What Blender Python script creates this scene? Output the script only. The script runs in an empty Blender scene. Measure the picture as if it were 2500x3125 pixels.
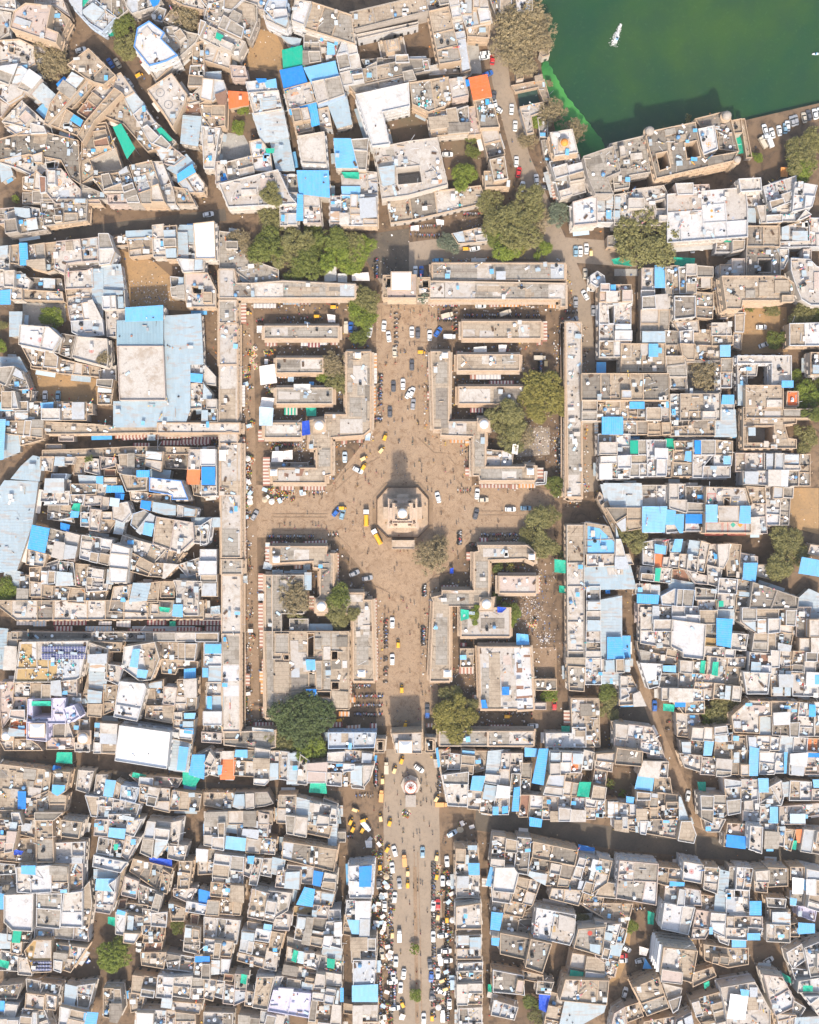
import bpy, math, random
from mathutils import Vector
from mathutils.geometry import tessellate_polygon
random.seed(7)
R = random.Random(11)
H = 410.0            # camera height over the ground, metres
HAZE = True
MPP = 0.12           # metres per photo pixel on the ground
sc = bpy.context.scene
COL = sc.collection

# ------------------------------------------------------------ camera, sky, sun
cam = bpy.data.cameras.new('camera')
camo = bpy.data.objects.new('camera', cam); COL.objects.link(camo)
camo.location = (0, 0, H)
cam.sensor_fit = 'VERTICAL'
cam.angle = 2*math.atan(187.5/H)
cam.clip_start = 1; cam.clip_end = 5000
sc.camera = camo
w = bpy.data.worlds.new("World"); sc.world = w; w.use_nodes = True
nt = w.node_tree
sky = nt.nodes.new('ShaderNodeTexSky'); sky.sky_type = 'NISHITA'; sky.sun_disc = False
SUN_EL = math.radians(47); SUN_AZ = math.radians(176)   # azimuth clockwise from +Y
sky.sun_elevation = SUN_EL; sky.sun_rotation = SUN_AZ
sky.air_density = 1.3; sky.dust_density = 3.0; sky.ozone_density = 1.0
bg = nt.nodes['Background']; bg.inputs[1].default_value = 0.15
nt.links.new(sky.outputs[0], bg.inputs[0])
sl = bpy.data.lights.new('sun', 'SUN'); sl.energy = 2.9; sl.angle = math.radians(3.0)
sl.color = (1.0, 0.90, 0.765)
so = bpy.data.objects.new('sun', sl); COL.objects.link(so)
sd = Vector((math.sin(SUN_AZ)*math.cos(SUN_EL), math.cos(SUN_AZ)*math.cos(SUN_EL), math.sin(SUN_EL)))
so.rotation_euler = sd.to_track_quat('Z', 'Y').to_euler()
so.location = (0, 0, 200)
sc.view_settings.view_transform = 'Standard'; sc.view_settings.look = 'None'
sc.view_settings.gamma = 1; sc.view_settings.exposure = 0.95
sc.view_settings.use_curve_mapping = False
sc.render.engine = 'CYCLES'
sc.cycles.max_bounces = 5; sc.cycles.diffuse_bounces = 3

# thin dusty air over the town
def haze():
    me = bpy.data.meshes.new('haze'); a, z0, z1 = 1300, -4, H+6
    me.from_pydata([(x*a, y*a, z) for z in (z0, z1) for x, y in ((-1, -1), (1, -1), (1, 1), (-1, 1))], [], [(3, 2, 1, 0), (4, 5, 6, 7), (0, 1, 5, 4), (1, 2, 6, 5), (2, 3, 7, 6), (3, 0, 4, 7)])
    m = bpy.data.materials.new('dusty air'); m.use_nodes = True; n = m.node_tree; n.nodes.remove(n.nodes['Principled BSDF'])
    v = n.nodes.new('ShaderNodeVolumePrincipled'); v.inputs['Color'].default_value = (.92, .93, .95, 1); v.inputs['Density'].default_value = .0001; v.inputs['Anisotropy'].default_value = .2
    n.links.new(v.outputs[0], n.nodes['Material Output'].inputs['Volume']); me.materials.append(m)
    o = bpy.data.objects.new('haze', me); COL.objects.link(o); o['kind'] = 'stuff'
if HAZE: haze()
# ------------------------------------------------------------ materials
MATS = {}
def newmat(name):
    m = bpy.data.materials.new(name); m.use_nodes = True
    n = m.node_tree; b = n.nodes['Principled BSDF']; b.inputs['Roughness'].default_value = .85
    b.inputs['Specular IOR Level'].default_value = .25
    return m, n, b
def N(n, t, **k):
    x = n.nodes.new(t)
    for a, v in k.items():
        if a in ('operation', 'blend_type', 'data_type', 'feature', 'wave_type', 'bands_direction', 'distance', 'attribute_name', 'noise_dimensions'): setattr(x, a, v)
        else: x.inputs[a.replace('_', ' ')].default_value = v
    return x
def mixc(n, fac, a, b, blend='MIX'):
    x = n.nodes.new('ShaderNodeMix'); x.data_type = 'RGBA'; x.blend_type = blend
    for sck, v in ((x.inputs[0], fac), (x.inputs[6], a), (x.inputs[7], b)):
        if isinstance(v, bpy.types.NodeSocket): n.links.new(v, sck)
        elif isinstance(v, (int, float)): sck.default_value = v
        else: sck.default_value = (*v, 1)
    return x.outputs[2]
def ramp(n, src, a, b, va=0, vb=1):
    x = n.nodes.new('ShaderNodeMapRange'); x.inputs[1].default_value = a; x.inputs[2].default_value = b
    x.inputs[3].default_value = va; x.inputs[4].default_value = vb
    n.links.new(src, x.inputs[0]); return x.outputs[0]
def pos(n):
    return n.nodes.new('ShaderNodeNewGeometry').outputs['Position']
def noise(n, p, s, det=4, rough=.6, dist=0):
    x = N(n, 'ShaderNodeTexNoise', Scale=s, Detail=det, Roughness=rough, Distortion=dist)
    n.links.new(p, x.inputs['Vector']); return x.outputs['Fac']
def tint(n):
    a = n.nodes.new('ShaderNodeAttribute'); a.attribute_name = 'tint'; return a.outputs['Fac']
def bump(n, b, h, st=.3, d=.05):
    x = N(n, 'ShaderNodeBump', Strength=st, Distance=d); n.links.new(h, x.inputs['Height']); n.links.new(x.outputs[0], b.inputs['Normal'])

def plaster(name, base, stain, amt=.5, alt=None, dark=.35, spots=None, slab=0):
    """weathered lime or cement surface: base, broad stains, grain, dark mould"""
    m, n, b = newmat(name); p = pos(n); t = tint(n)
    off = n.nodes.new('ShaderNodeVectorMath'); off.operation = 'ADD'
    cx = n.nodes.new('ShaderNodeCombineXYZ'); mt = N(n, 'ShaderNodeMath', operation='MULTIPLY'); mt.inputs[1].default_value = 321.
    n.links.new(t, mt.inputs[0]); n.links.new(mt.outputs[0], cx.inputs[0]); n.links.new(mt.outputs[0], cx.inputs[2])
    n.links.new(p, off.inputs[0]); n.links.new(cx.outputs[0], off.inputs[1]); q = off.outputs[0]
    c = mixc(n, t, base, alt or base)
    n1 = noise(n, q, .22, 6, .68, .6)
    c = mixc(n, ramp(n, n1, .5, .64, 0, amt), c, stain)
    n2 = noise(n, q, 1.4, 5, .7)
    c = mixc(n, ramp(n, n2, .3, .72, 0, .45), c, tuple(v*.72 for v in stain))
    n3 = noise(n, q, .5, 8, .75, .3)
    c = mixc(n, ramp(n, n3, .56, .68, 0, dark), c, (.055, .045, .038))
    n4 = noise(n, q, 6, 3, .7)
    c = mixc(n, ramp(n, n4, .25, .8, 0, .42), c, (.12, .1, .08)); n6 = noise(n, q, 2.6, 6, .8, .8); c = mixc(n, ramp(n, n6, .6, .68, 0, dark), c, (.07, .055, .045))
    if slab:
        br = N(n, 'ShaderNodeTexBrick', Scale=slab, Mortar_Size=.02); br.offset = .5
        br.inputs['Color1'].default_value = (1, 1, 1, 1); br.inputs['Color2'].default_value = (.84, .82, .8, 1); br.inputs['Mortar'].default_value = (.66, .63, .6, 1)
        n.links.new(q, br.inputs['Vector']); c = mixc(n, .7, c, br.outputs['Color'], 'MULTIPLY')
    n.links.new(c, b.inputs['Base Color']); bump(n, b, n4, .5, .04)
    MATS[name] = m; return m
def sheet(name, col, seam=1.0, rust=0, wear=.25, rough=.5, faded=None):
    m, n, b = newmat(name); p = pos(n); t = tint(n)
    b.inputs['Roughness'].default_value = rough
    c = mixc(n, t, col, faded or tuple(v*.82 for v in col))
    br = N(n, 'ShaderNodeTexBrick', Scale=seam, Mortar_Size=.012, Brick_Width=.9, Row_Height=3.2)
    br.inputs['Color1'].default_value = (1, 1, 1, 1); br.inputs['Color2'].default_value = (.88, .89, .9, 1); br.inputs['Mortar'].default_value = (.72, .72, .72, 1)
    n.links.new(p, br.inputs['Vector']); c = mixc(n, .9, c, br.outputs['Color'], 'MULTIPLY')
    n1 = noise(n, p, .9, 6, .7)
    c = mixc(n, ramp(n, n1, .45, .75, 0, wear), c, (.3, .27, .23))
    if rust:
        sp = n.nodes.new('ShaderNodeMapping'); sp.inputs['Scale'].default_value = (.25, 1, 1); n.links.new(p, sp.inputs[0])
        n2 = noise(n, sp.outputs[0], .7, 5, .6); c = mixc(n, ramp(n, n2, .53, .6, 0, rust), c, (.36, .2, .09))
    n.links.new(c, b.inputs['Base Color'])
    wv = N(n, 'ShaderNodeTexWave', Scale=1.6); n.links.new(p, wv.inputs['Vector']); bump(n, b, wv.outputs['Fac'], .35, .05)
    MATS[name] = m; return m
def plain(name, col, rough=.8, var=.25, sc_=3.0, spec=.25, metal=0):
    m, n, b = newmat(name); p = pos(n); b.inputs['Roughness'].default_value = rough
    b.inputs['Specular IOR Level'].default_value = spec; b.inputs['Metallic'].default_value = metal
    n1 = noise(n, p, sc_, 3, .6); c = mixc(n, ramp(n, n1, .3, .7, 0, var), col, tuple(v*.6 for v in col))
    n.links.new(c, b.inputs['Base Color']); MATS[name] = m; return m

# roof finishes by one-letter code used in the survey below
plaster('w', (.60, .56, .515), (.36, .29, .225), .8, (.47, .435, .405), .6)
plaster('W', (.61, .605, .605), (.47, .41, .35), .55, (.56, .57, .6), .3)
plaster('u', (.46, .5, .56), (.4, .37, .33), .6, (.42, .45, .48), .35)
plaster('g', (.355, .325, .285), (.22, .185, .145), .8, (.42, .38, .33), .5, slab=.16)
plaster('t', (.43, .35, .265), (.26, .2, .145), .8, (.49, .40, .305), .45, slab=.17)
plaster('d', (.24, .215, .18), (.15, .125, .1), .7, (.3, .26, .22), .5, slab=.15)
plaster('p', (.53, .43, .375), (.42, .33, .28), .6, (.47, .38, .34), .35)
plaster('m', (.28, .08, .09), (.2, .08, .08), .4, (.3, .12, .1), .2)
plaster('y', (.46, .3, .12), (.34, .22, .1), .6, (.5, .36, .18), .3)
plaster('v', (.56, .53, .68), (.44, .42, .52), .5, (.62, .6, .72), .2)
plaster('r', (.27, .15, .10), (.18, .1, .07), .7, (.34, .17, .11), .4, slab=1.3)
sheet('l', (.29, .37, .42), .9, .3, .4, .7, faded=(.39, .43, .45))
sheet('L', (.25, .36, .42), .6, 0, .15, .7)
sheet('s', (.48, .51, .52), .8, .75, .4)
sheet('c', (.05, .32, .66), 1.0, 0, .35, .42, faded=(.2, .42, .6))
sheet('k', (.02, .22, .62), 1.0, 0, .12, .42)
sheet('i', (.012, .07, .48), .3, 0, .1, .6)
sheet('e', (.0, .30, .19), .3, 0, .15, .7, faded=(.02, .38, .25))
sheet('o', (.66, .13, .03), .5, 0, .2, .6, faded=(.6, .22, .09))
sheet('h', (.55, .53, .5), .4, 0, .2, .7)
plaster('f', (.01, .06, .05), (.01, .05, .04), .2)
plaster('x', (.06, .055, .05), (.05, .045, .04), .2)
plaster('wall_pale', (.53, .465, .40), (.43, .36, .29), .5, (.6, .55, .5), .25)
plaster('wall_tan', (.52, .385, .27), (.44, .31, .2), .5, (.55, .425, .31), .25)
plaster('wall_grey', (.4, .345, .29), (.26, .22, .19), .5, (.45, .4, .36), .4)
plaster('wall_blue', (.34, .46, .62), (.4, .45, .5), .4, (.5, .58, .7), .2)
plaster('sandstone', (.53, .365, .24), (.38, .28, .19), .7, (.55, .45, .36), .3)
plaster('clock', (.62, .47, .36), (.5, .36, .27), .4, (.66, .52, .42), .12)
plain('white_paint', (.80, .78, .76), .6, .12)
plain('blue_paint', (.1, .26, .6), .7, .2)
plain('red_paint', (.42, .07, .05), .8, .3)
plain('orange_paint', (.7, .25, .05), .8, .2)
plain('grey_paint', (.16, .16, .17), .8, .2)
plain('green_paint', (.05, .3, .22), .8, .2)
plain('window_dark', (.035, .035, .038), .3, .2, spec=.5)
plain('wood_dark', (.09, .055, .035), .8)
plain('tank_black', (.02, .02, .022), .5)
plain('tank_white', (.72, .73, .74), .5)
plain('tank_blue', (.12, .25, .42), .5)
plain('metal', (.35, .35, .36), .5, .2, metal=.3)
plain('stripe_red', (.36, .17, .12), .9, .4)
plain('stripe_maroon', (.24, .07, .07), .9, .3)
plain('stripe_orange', (.62, .27, .09), .9, .3)
plain('stripe_white', (.56, .49, .42), .9, .4)
plain('canvas', (.66, .6, .55), .9, .25)
plain('canvas_blue', (.4, .5, .58), .9, .25)
plain('rubber', (.02, .02, .02), .8)
plain('glass', (.03, .04, .05), .1, .1, spec=.6)
plain('headlight', (.6, .6, .58), .2, .1, spec=.6)
plain('yellow_paint', (.72, .36, .03), .5, .15)
plain('cream_canvas', (.72, .5, .24), .7, .15)
for nm, c in dict(w=(.66, .66, .65), k=(.03, .12, .4), c=(.06, .3, .5), R=(.5, .03, .03), r=(.4, .06, .05), d=(.09, .09, .1), g=(.3, .3, .31), t=(.5, .43, .33), b=(.2, .32, .4), u=(.5, .6, .68), o=(.6, .3, .1)).items():
    plain('car_'+nm, c, .28, .1, 1.0, spec=.5)
for nm, c in dict(red=(.38, .07, .05), yellow=(.55, .37, .09), white=(.62, .6, .57), blue=(.1, .17, .33), green=(.09, .19, .08), orange=(.55, .22, .06), brown=(.16, .09, .05), pink=(.6, .2, .25), black=(.03, .03, .035), teal=(.05, .3, .3), sack=(.45, .36, .25)).items():
    plain('cloth_'+nm, c, .9, .35, 5)
for nm, c in dict(red=(.55, .04, .03), orange=(.7, .25, .02), yellow=(.75, .5, .04), green=(.1, .28, .05), white=(.6, .58, .52), pink=(.55, .12, .2), brown=(.2, .11, .06)).items():
    plain('fruit_'+nm, c, .8, .3, 6)
plain('skin', (.2, .1, .06), .7)
plain('pv_cell', (.02, .03, .12), .25, .1, spec=.5)
plain('bark', (.1, .075, .05), .95, .4)
def leafm(name, a, b2):
    m, n, b = newmat(name); p = pos(n)
    oi = n.nodes.new('ShaderNodeObjectInfo')
    n1 = noise(n, p, .55, 3, .6); n2 = noise(n, p, 3., 2, .6)
    c = mixc(n, ramp(n, n1, .35, .65), a, b2); c = mixc(n, ramp(n, n2, .3, .7, 0, .5), c, tuple(v*.5 for v in a))
    c = mixc(n, ramp(n, oi.outputs['Random'], 0, 1, 0, .45), c, tuple(v*.65 for v in b2))
    n.links.new(c, b.inputs['Base Color']); b.inputs['Roughness'].default_value = .7
    try: b.inputs['Subsurface Weight'].default_value = 0
    except Exception: pass
    MATS[name] = m
leafm('leaf_g', (.10, .125, .022), (.19, .205, .045))
leafm('leaf_o', (.155, .145, .045), (.26, .235, .09))
leafm('leaf_b', (.225, .175, .085), (.34, .265, .15))
leafm('leaf_l', (.13, .175, .02), (.23, .27, .04))
leafm('leaf_y', (.175, .16, .035), (.28, .235, .06))
leafm('leaf_d', (.06, .09, .028), (.115, .145, .05))
leafm('leaf_u', (.13, .16, .10), (.19, .21, .14))

def groundmat():
    m, n, b = newmat('street dirt'); p = pos(n); b.inputs['Roughness'].default_value = .95
    n1 = noise(n, p, .035, 6, .65, .8); n2 = noise(n, p, .25, 8, .72, .5); n3 = noise(n, p, 3.5, 5, .7)
    c = mixc(n, ramp(n, n1, .38, .62), (.125, .08, .048), (.225, .15, .092))
    c = mixc(n, ramp(n, n2, .48, .62, 0, .85), c, (.055, .038, .027))
    c = mixc(n, ramp(n, n3, .35, .75, 0, .5), c, (.14, .1, .07))
    vo = N(n, 'ShaderNodeTexVoronoi', Scale=1.1); n.links.new(p, vo.inputs['Vector'])
    c = mixc(n, ramp(n, vo.outputs['Distance'], .05, .11, .4, 0), c, (.42, .37, .32))
    n.links.new(c, b.inputs['Base Color']); bump(n, b, n3, .5, .06); MATS['ground'] = m
groundmat()
def paving():
    m, n, b = newmat('plaza paving'); p = pos(n); b.inputs['Roughness'].default_value = .9
    br = N(n, 'ShaderNodeTexBrick', Scale=1.1, Mortar_Size=.03); n.links.new(p, br.inputs['Vector'])
    mp = n.nodes.new('ShaderNodeMapping'); mp.inputs['Rotation'].default_value = (0, 0, .785); n.links.new(p, mp.inputs[0]); n.links.new(mp.outputs[0], br.inputs['Vector'])
    br.inputs['Color1'].default_value = (.43, .295, .185, 1); br.inputs['Color2'].default_value = (.355, .245, .155, 1); br.inputs['Mortar'].default_value = (.19, .135, .09, 1)
    n1 = noise(n, p, .07, 6, .7, .8); n2 = noise(n, p, .45, 8, .75, .6); n3 = noise(n, p, 5, 4, .7)
    n0 = noise(n, p, .16, 7, .75, 1.5); c0 = mixc(n, ramp(n, n0, .42, .62, 0, .7), br.outputs['Color'], (.235, .155, .095)); c = mixc(n, ramp(n, n1, .4, .65, 0, .5), c0, (.30, .22, .15))
    c = mixc(n, ramp(n, n2, .52, .63, 0, .8), c, (.165, .095, .052)); n5 = noise(n, p, 1.1, 6, .75, 1.2); c = mixc(n, ramp(n, n5, .55, .64, 0, .8), c, (.13, .085, .06))
    c = mixc(n, ramp(n, n3, .35, .75, 0, .35), c, (.2, .14, .095))
    n.links.new(c, b.inputs['Base Color']); MATS['paving'] = m
    m, n, b = newmat('worn asphalt'); p = pos(n)
    n1 = noise(n, p, .08, 6, .7, .5); n2 = noise(n, p, .8, 8, .75, .6); n3 = noise(n, p, 6, 4, .7)
    c = mixc(n, ramp(n, n1, .35, .65), (.25, .195, .145), (.31, .24, .175))
    c = mixc(n, ramp(n, n2, .5, .75, 0, .6), c, (.12, .09, .065)); c = mixc(n, ramp(n, n3, .3, .8, 0, .3), c, (.12, .1, .08))
    n.links.new(c, b.inputs['Base Color']); MATS['asphalt'] = m
paving()
def soil(name, a, b_, dk):
    m, n, b = newmat(name); p = pos(n); n1 = noise(n, p, .12, 6, .7, .6); n2 = noise(n, p, 1.3, 8, .75)
    c = mixc(n, ramp(n, n1, .4, .6), a, b_); c = mixc(n, ramp(n, n2, .5, .7, 0, .6), c, dk)
    n.links.new(c, b.inputs['Base Color']); bump(n, b, n2, .6, .1); MATS[name] = m
soil('G_y', (.34, .21, .10), (.27, .175, .09), (.14, .1, .065))
soil('G_g', (.3, .28, .25), (.36, .34, .31), (.16, .14, .12))
soil('G_t', (.21, .14, .085), (.27, .185, .12), (.1, .07, .05))
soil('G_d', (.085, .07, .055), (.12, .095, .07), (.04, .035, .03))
soil('G_i', (.17, .11, .07), (.13, .1, .06), (.07, .06, .04))
soil('G_w', (.21, .165, .12), (.29, .24, .19), (.1, .075, .055))
def water():
    m, n, b = newmat('lake water'); p = pos(n); b.inputs['Roughness'].default_value = .22; b.inputs['Specular IOR Level'].default_value = .35
    n1 = noise(n, p, .012, 4, .6, 1.2); n2 = noise(n, p, .06, 5, .6)
    c = mixc(n, ramp(n, n1, .4, .62), (.010, .048, .017), (.03, .07, .013)); c = mixc(n, ramp(n, n2, .4, .65, 0, .55), c, (.012, .04, .02)); n7 = noise(n, p, .7, 6, .75); c = mixc(n, ramp(n, n7, .55, .75, 0, .35), c, (.06, .12, .04))
    n.links.new(c, b.inputs['Base Color']); n3 = noise(n, p, 1.5, 4, .6); bump(n, b, n3, .35, .1); MATS['water'] = m
    m, n, b = newmat('algae'); p = pos(n); n1 = noise(n, p, .05, 5, .6, 1.); n2 = noise(n, p, 1.5, 6, .7)
    c = mixc(n, ramp(n, n1, .35, .65), (.015, .11, .03), (.06, .25, .05)); c = mixc(n, ramp(n, n2, .5, .75, 0, .4), c, (.07, .22, .07))
    n.links.new(c, b.inputs['Base Color']); b.inputs['Roughness'].default_value = .5; MATS['algae'] = m
water()

# ------------------------------------------------------------ mesh helpers
class MB:
    def __init__(s): s.v = []; s.f = []; s.m = []; s.t = []; s.names = []
    def mi(s, mat):
        if mat not in s.names: s.names.append(mat)
        return s.names.index(mat)
    def add(s, vs, fs, mat, t=.5):
        o = len(s.v); i = s.mi(mat); s.v += [tuple(v) for v in vs]
        for f in fs: s.f.append(tuple(a+o for a in f)); s.m.append(i); s.t.append(t)
    def merge(s, b):
        o = len(s.v); s.v += b.v; mp = [s.mi(x) for x in b.names]
        s.f += [tuple(a+o for a in f) for f in b.f]; s.m += [mp[i] for i in b.m]; s.t += b.t
    def box(s, c, d, mat, rot=0, t=.5, taper=1.0):
        x, y, z = c; a, b_, h = d[0]/2, d[1]/2, d[2]; co, si = math.cos(rot), math.sin(rot)
        vs = []
        for zz, k in ((z, 1), (z+h, taper)):
            for px, py in ((-a, -b_), (a, -b_), (a, b_), (-a, b_)):
                px *= k; py *= k; vs.append((x+px*co-py*si, y+px*si+py*co, zz))
        s.add(vs, [(0, 1, 5, 4), (1, 2, 6, 5), (2, 3, 7, 6), (3, 0, 4, 7), (4, 5, 6, 7), (3, 2, 1, 0)], mat, t)
    def cyl(s, c, r, h, mat, n=10, r2=None, t=.5):
        x, y, z = c; r2 = r if r2 is None else r2
        vs = [(x+r*math.cos(2*math.pi*i/n), y+r*math.sin(2*math.pi*i/n), z) for i in range(n)] + [(x+r2*math.cos(2*math.pi*i/n), y+r2*math.sin(2*math.pi*i/n), z+h) for i in range(n)]
        s.add(vs, [(i, (i+1) % n, n+(i+1) % n, n+i) for i in range(n)]+[tuple(range(n, 2*n)), tuple(range(n-1, -1, -1))], mat, t)
    def dome(s, c, r, mat, n=16, rings=6, hz=1.0, t=.5):
        x, y, z = c; vs = []; fs = []
        for j in range(rings):
            a = math.pi/2*j/rings
            for i in range(n): vs.append((x+r*math.cos(a)*math.cos(2*math.pi*i/n), y+r*math.cos(a)*math.sin(2*math.pi*i/n), z+r*hz*math.sin(a)))
        vs.append((x, y, z+r*hz))
        for j in range(rings-1):
            for i in range(n): fs.append((j*n+i, j*n+(i+1) % n, (j+1)*n+(i+1) % n, (j+1)*n+i))
        for i in range(n): fs.append(((rings-1)*n+i, (rings-1)*n+(i+1) % n, rings*n))
        s.add(vs, fs, mat, t)
    def beam(s, p, q, r, mat, n=5, r2=None):
        p = Vector(p); q = Vector(q); d = (q-p)
        if d.length < 1e-4: return
        d.normalize(); u = d.orthogonal().normalized(); v = d.cross(u); r2 = r if r2 is None else r2
        vs = [p+u*r*math.cos(2*math.pi*i/n)+v*r*math.sin(2*math.pi*i/n) for i in range(n)]+[q+u*r2*math.cos(2*math.pi*i/n)+v*r2*math.sin(2*math.pi*i/n) for i in range(n)]
        s.add(vs, [(i, (i+1) % n, n+(i+1) % n, n+i) for i in range(n)]+[tuple(range(n, 2*n)), tuple(range(n-1, -1, -1))], mat)
    def mesh(s, name):
        me = bpy.data.meshes.new(name); me.from_pydata(s.v, [], s.f)
        for x in s.names: me.materials.append(MATS[x])
        me.polygons.foreach_set('material_index', s.m)
        a = me.attributes.new('tint', 'FLOAT', 'FACE'); a.data.foreach_set('value', s.t)
        me.update(); return me
def link(name, data, parent=None, loc=(0, 0, 0), rz=0):
    o = bpy.data.objects.new(name, data); COL.objects.link(o); o.location = loc; o.rotation_euler = (0, 0, rz)
    if parent is not None: o.parent = parent
    return o
def build(name, mb, parent=None, loc=(0, 0, 0), rz=0): return link(name, mb.mesh(name), parent, loc, rz)

def area(p): return sum(p[i][0]*p[(i+1) % len(p)][1]-p[(i+1) % len(p)][0]*p[i][1] for i in range(len(p)))/2
def ccw(p): return list(p) if area(p) > 0 else list(reversed(p))
def cen(p): return (sum(a[0] for a in p)/len(p), sum(a[1] for a in p)/len(p))
def inside(x, y, p):
    c = False; j = len(p)-1
    for i in range(len(p)):
        if (p[i][1] > y) != (p[j][1] > y) and x < (p[j][0]-p[i][0])*(y-p[i][1])/(p[j][1]-p[i][1])+p[i][0]: c = not c
        j = i
    return c
def inset(p, d):
    n = len(p); out = []
    for i in range(n):
        a, b, c = Vector(p[i-1]), Vector(p[i]), Vector(p[(i+1) % n])
        e1 = (b-a); e2 = (c-b)
        if e1.length < 1e-5 or e2.length < 1e-5: out.append(tuple(b)); continue
        e1.normalize(); e2.normalize(); n1 = Vector((-e1.y, e1.x)); n2 = Vector((-e2.y, e2.x)); m = n1+n2
        if m.length < .2: m = n1*1.
        else: m.normalize()
        k = d/max(.45, m.dot(n1)); q = b+m*k; out.append((q.x, q.y))
    return out
def tess(loops):
    tr = tessellate_polygon([[Vector((a[0], a[1], 0)) for a in l] for l in loops])
    flat = [a for l in loops for a in l]; out = []
    for t in tr:
        t = tuple(t)
        ar = area([flat[i] for i in t])
        if abs(ar) < 1e-6: continue
        out.append(t if ar > 0 else (t[0], t[2], t[1]))
    return flat, out
def top(mb, loops, z, mat, t=.5):
    flat, tr = tess(loops); mb.add([(a[0], a[1], z) for a in flat], tr, mat, t)
def walls(mb, p, z0, z1, mat, t=.5, inward=False):
    n = len(p); vs = [(a[0], a[1], z0) for a in p]+[(a[0], a[1], z1) for a in p]
    fs = [(i, (i+1) % n, n+(i+1) % n, n+i) for i in range(n)]
    if inward: fs = [tuple(reversed(f)) for f in fs]
    mb.add(vs, fs, mat, t)
def prism(mb, p, z0, z1, mat, mtop=None, t=.5):
    walls(mb, p, z0, z1, mat, t); top(mb, [p], z1, mtop or mat, t)
def ring(mb, p, z0, z1, wd, mat, t=.5, outer=0.0):
    a = inset(p, -outer) if outer else p; b = inset(p, wd); n = len(p)
    vs = [(q[0], q[1], z0) for q in a]+[(q[0], q[1], z1) for q in a]+[(q[0], q[1], z1) for q in b]+[(q[0], q[1], z0) for q in b]
    fs = []
    for i in range(n):
        j = (i+1) % n
        fs += [(i, j, n+j, n+i), (n+i, n+j, 2*n+j, 2*n+i), (2*n+i, 2*n+j, 3*n+j, 3*n+i), (3*n+i, 3*n+j, j, i)]
    mb.add(vs, fs, mat, t)
def convex(p):
    n = len(p)
    for i in range(n):
        a, b, c = p[i-1], p[i], p[(i+1) % n]
        if (b[0]-a[0])*(c[1]-b[1])-(b[1]-a[1])*(c[0]-b[0]) < -.02: return False
    return True
def cut(p, o, d):
    """split convex polygon by the line through o along d"""
    L = []; Q = []; n = len(p)
    def sd_(a): return (a[0]-o[0])*-d[1]+(a[1]-o[1])*d[0]
    for i in range(n):
        a, b = p[i], p[(i+1) % n]; sa, sb = sd_(a), sd_(b)
        if sa >= 0: L.append(a)
        if sa <= 0: Q.append(a)
        if sa*sb < 0:
            k = sa/(sa-sb); x = (a[0]+(b[0]-a[0])*k, a[1]+(b[1]-a[1])*k); L.append(x); Q.append(x)
    return L, Q
def P(x, y, z=0):
    """photo pixel -> world point at height z"""
    k = (H-z)/H
    return ((x-1250)*MPP*k, (1562.5-y)*MPP*k)
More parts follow.
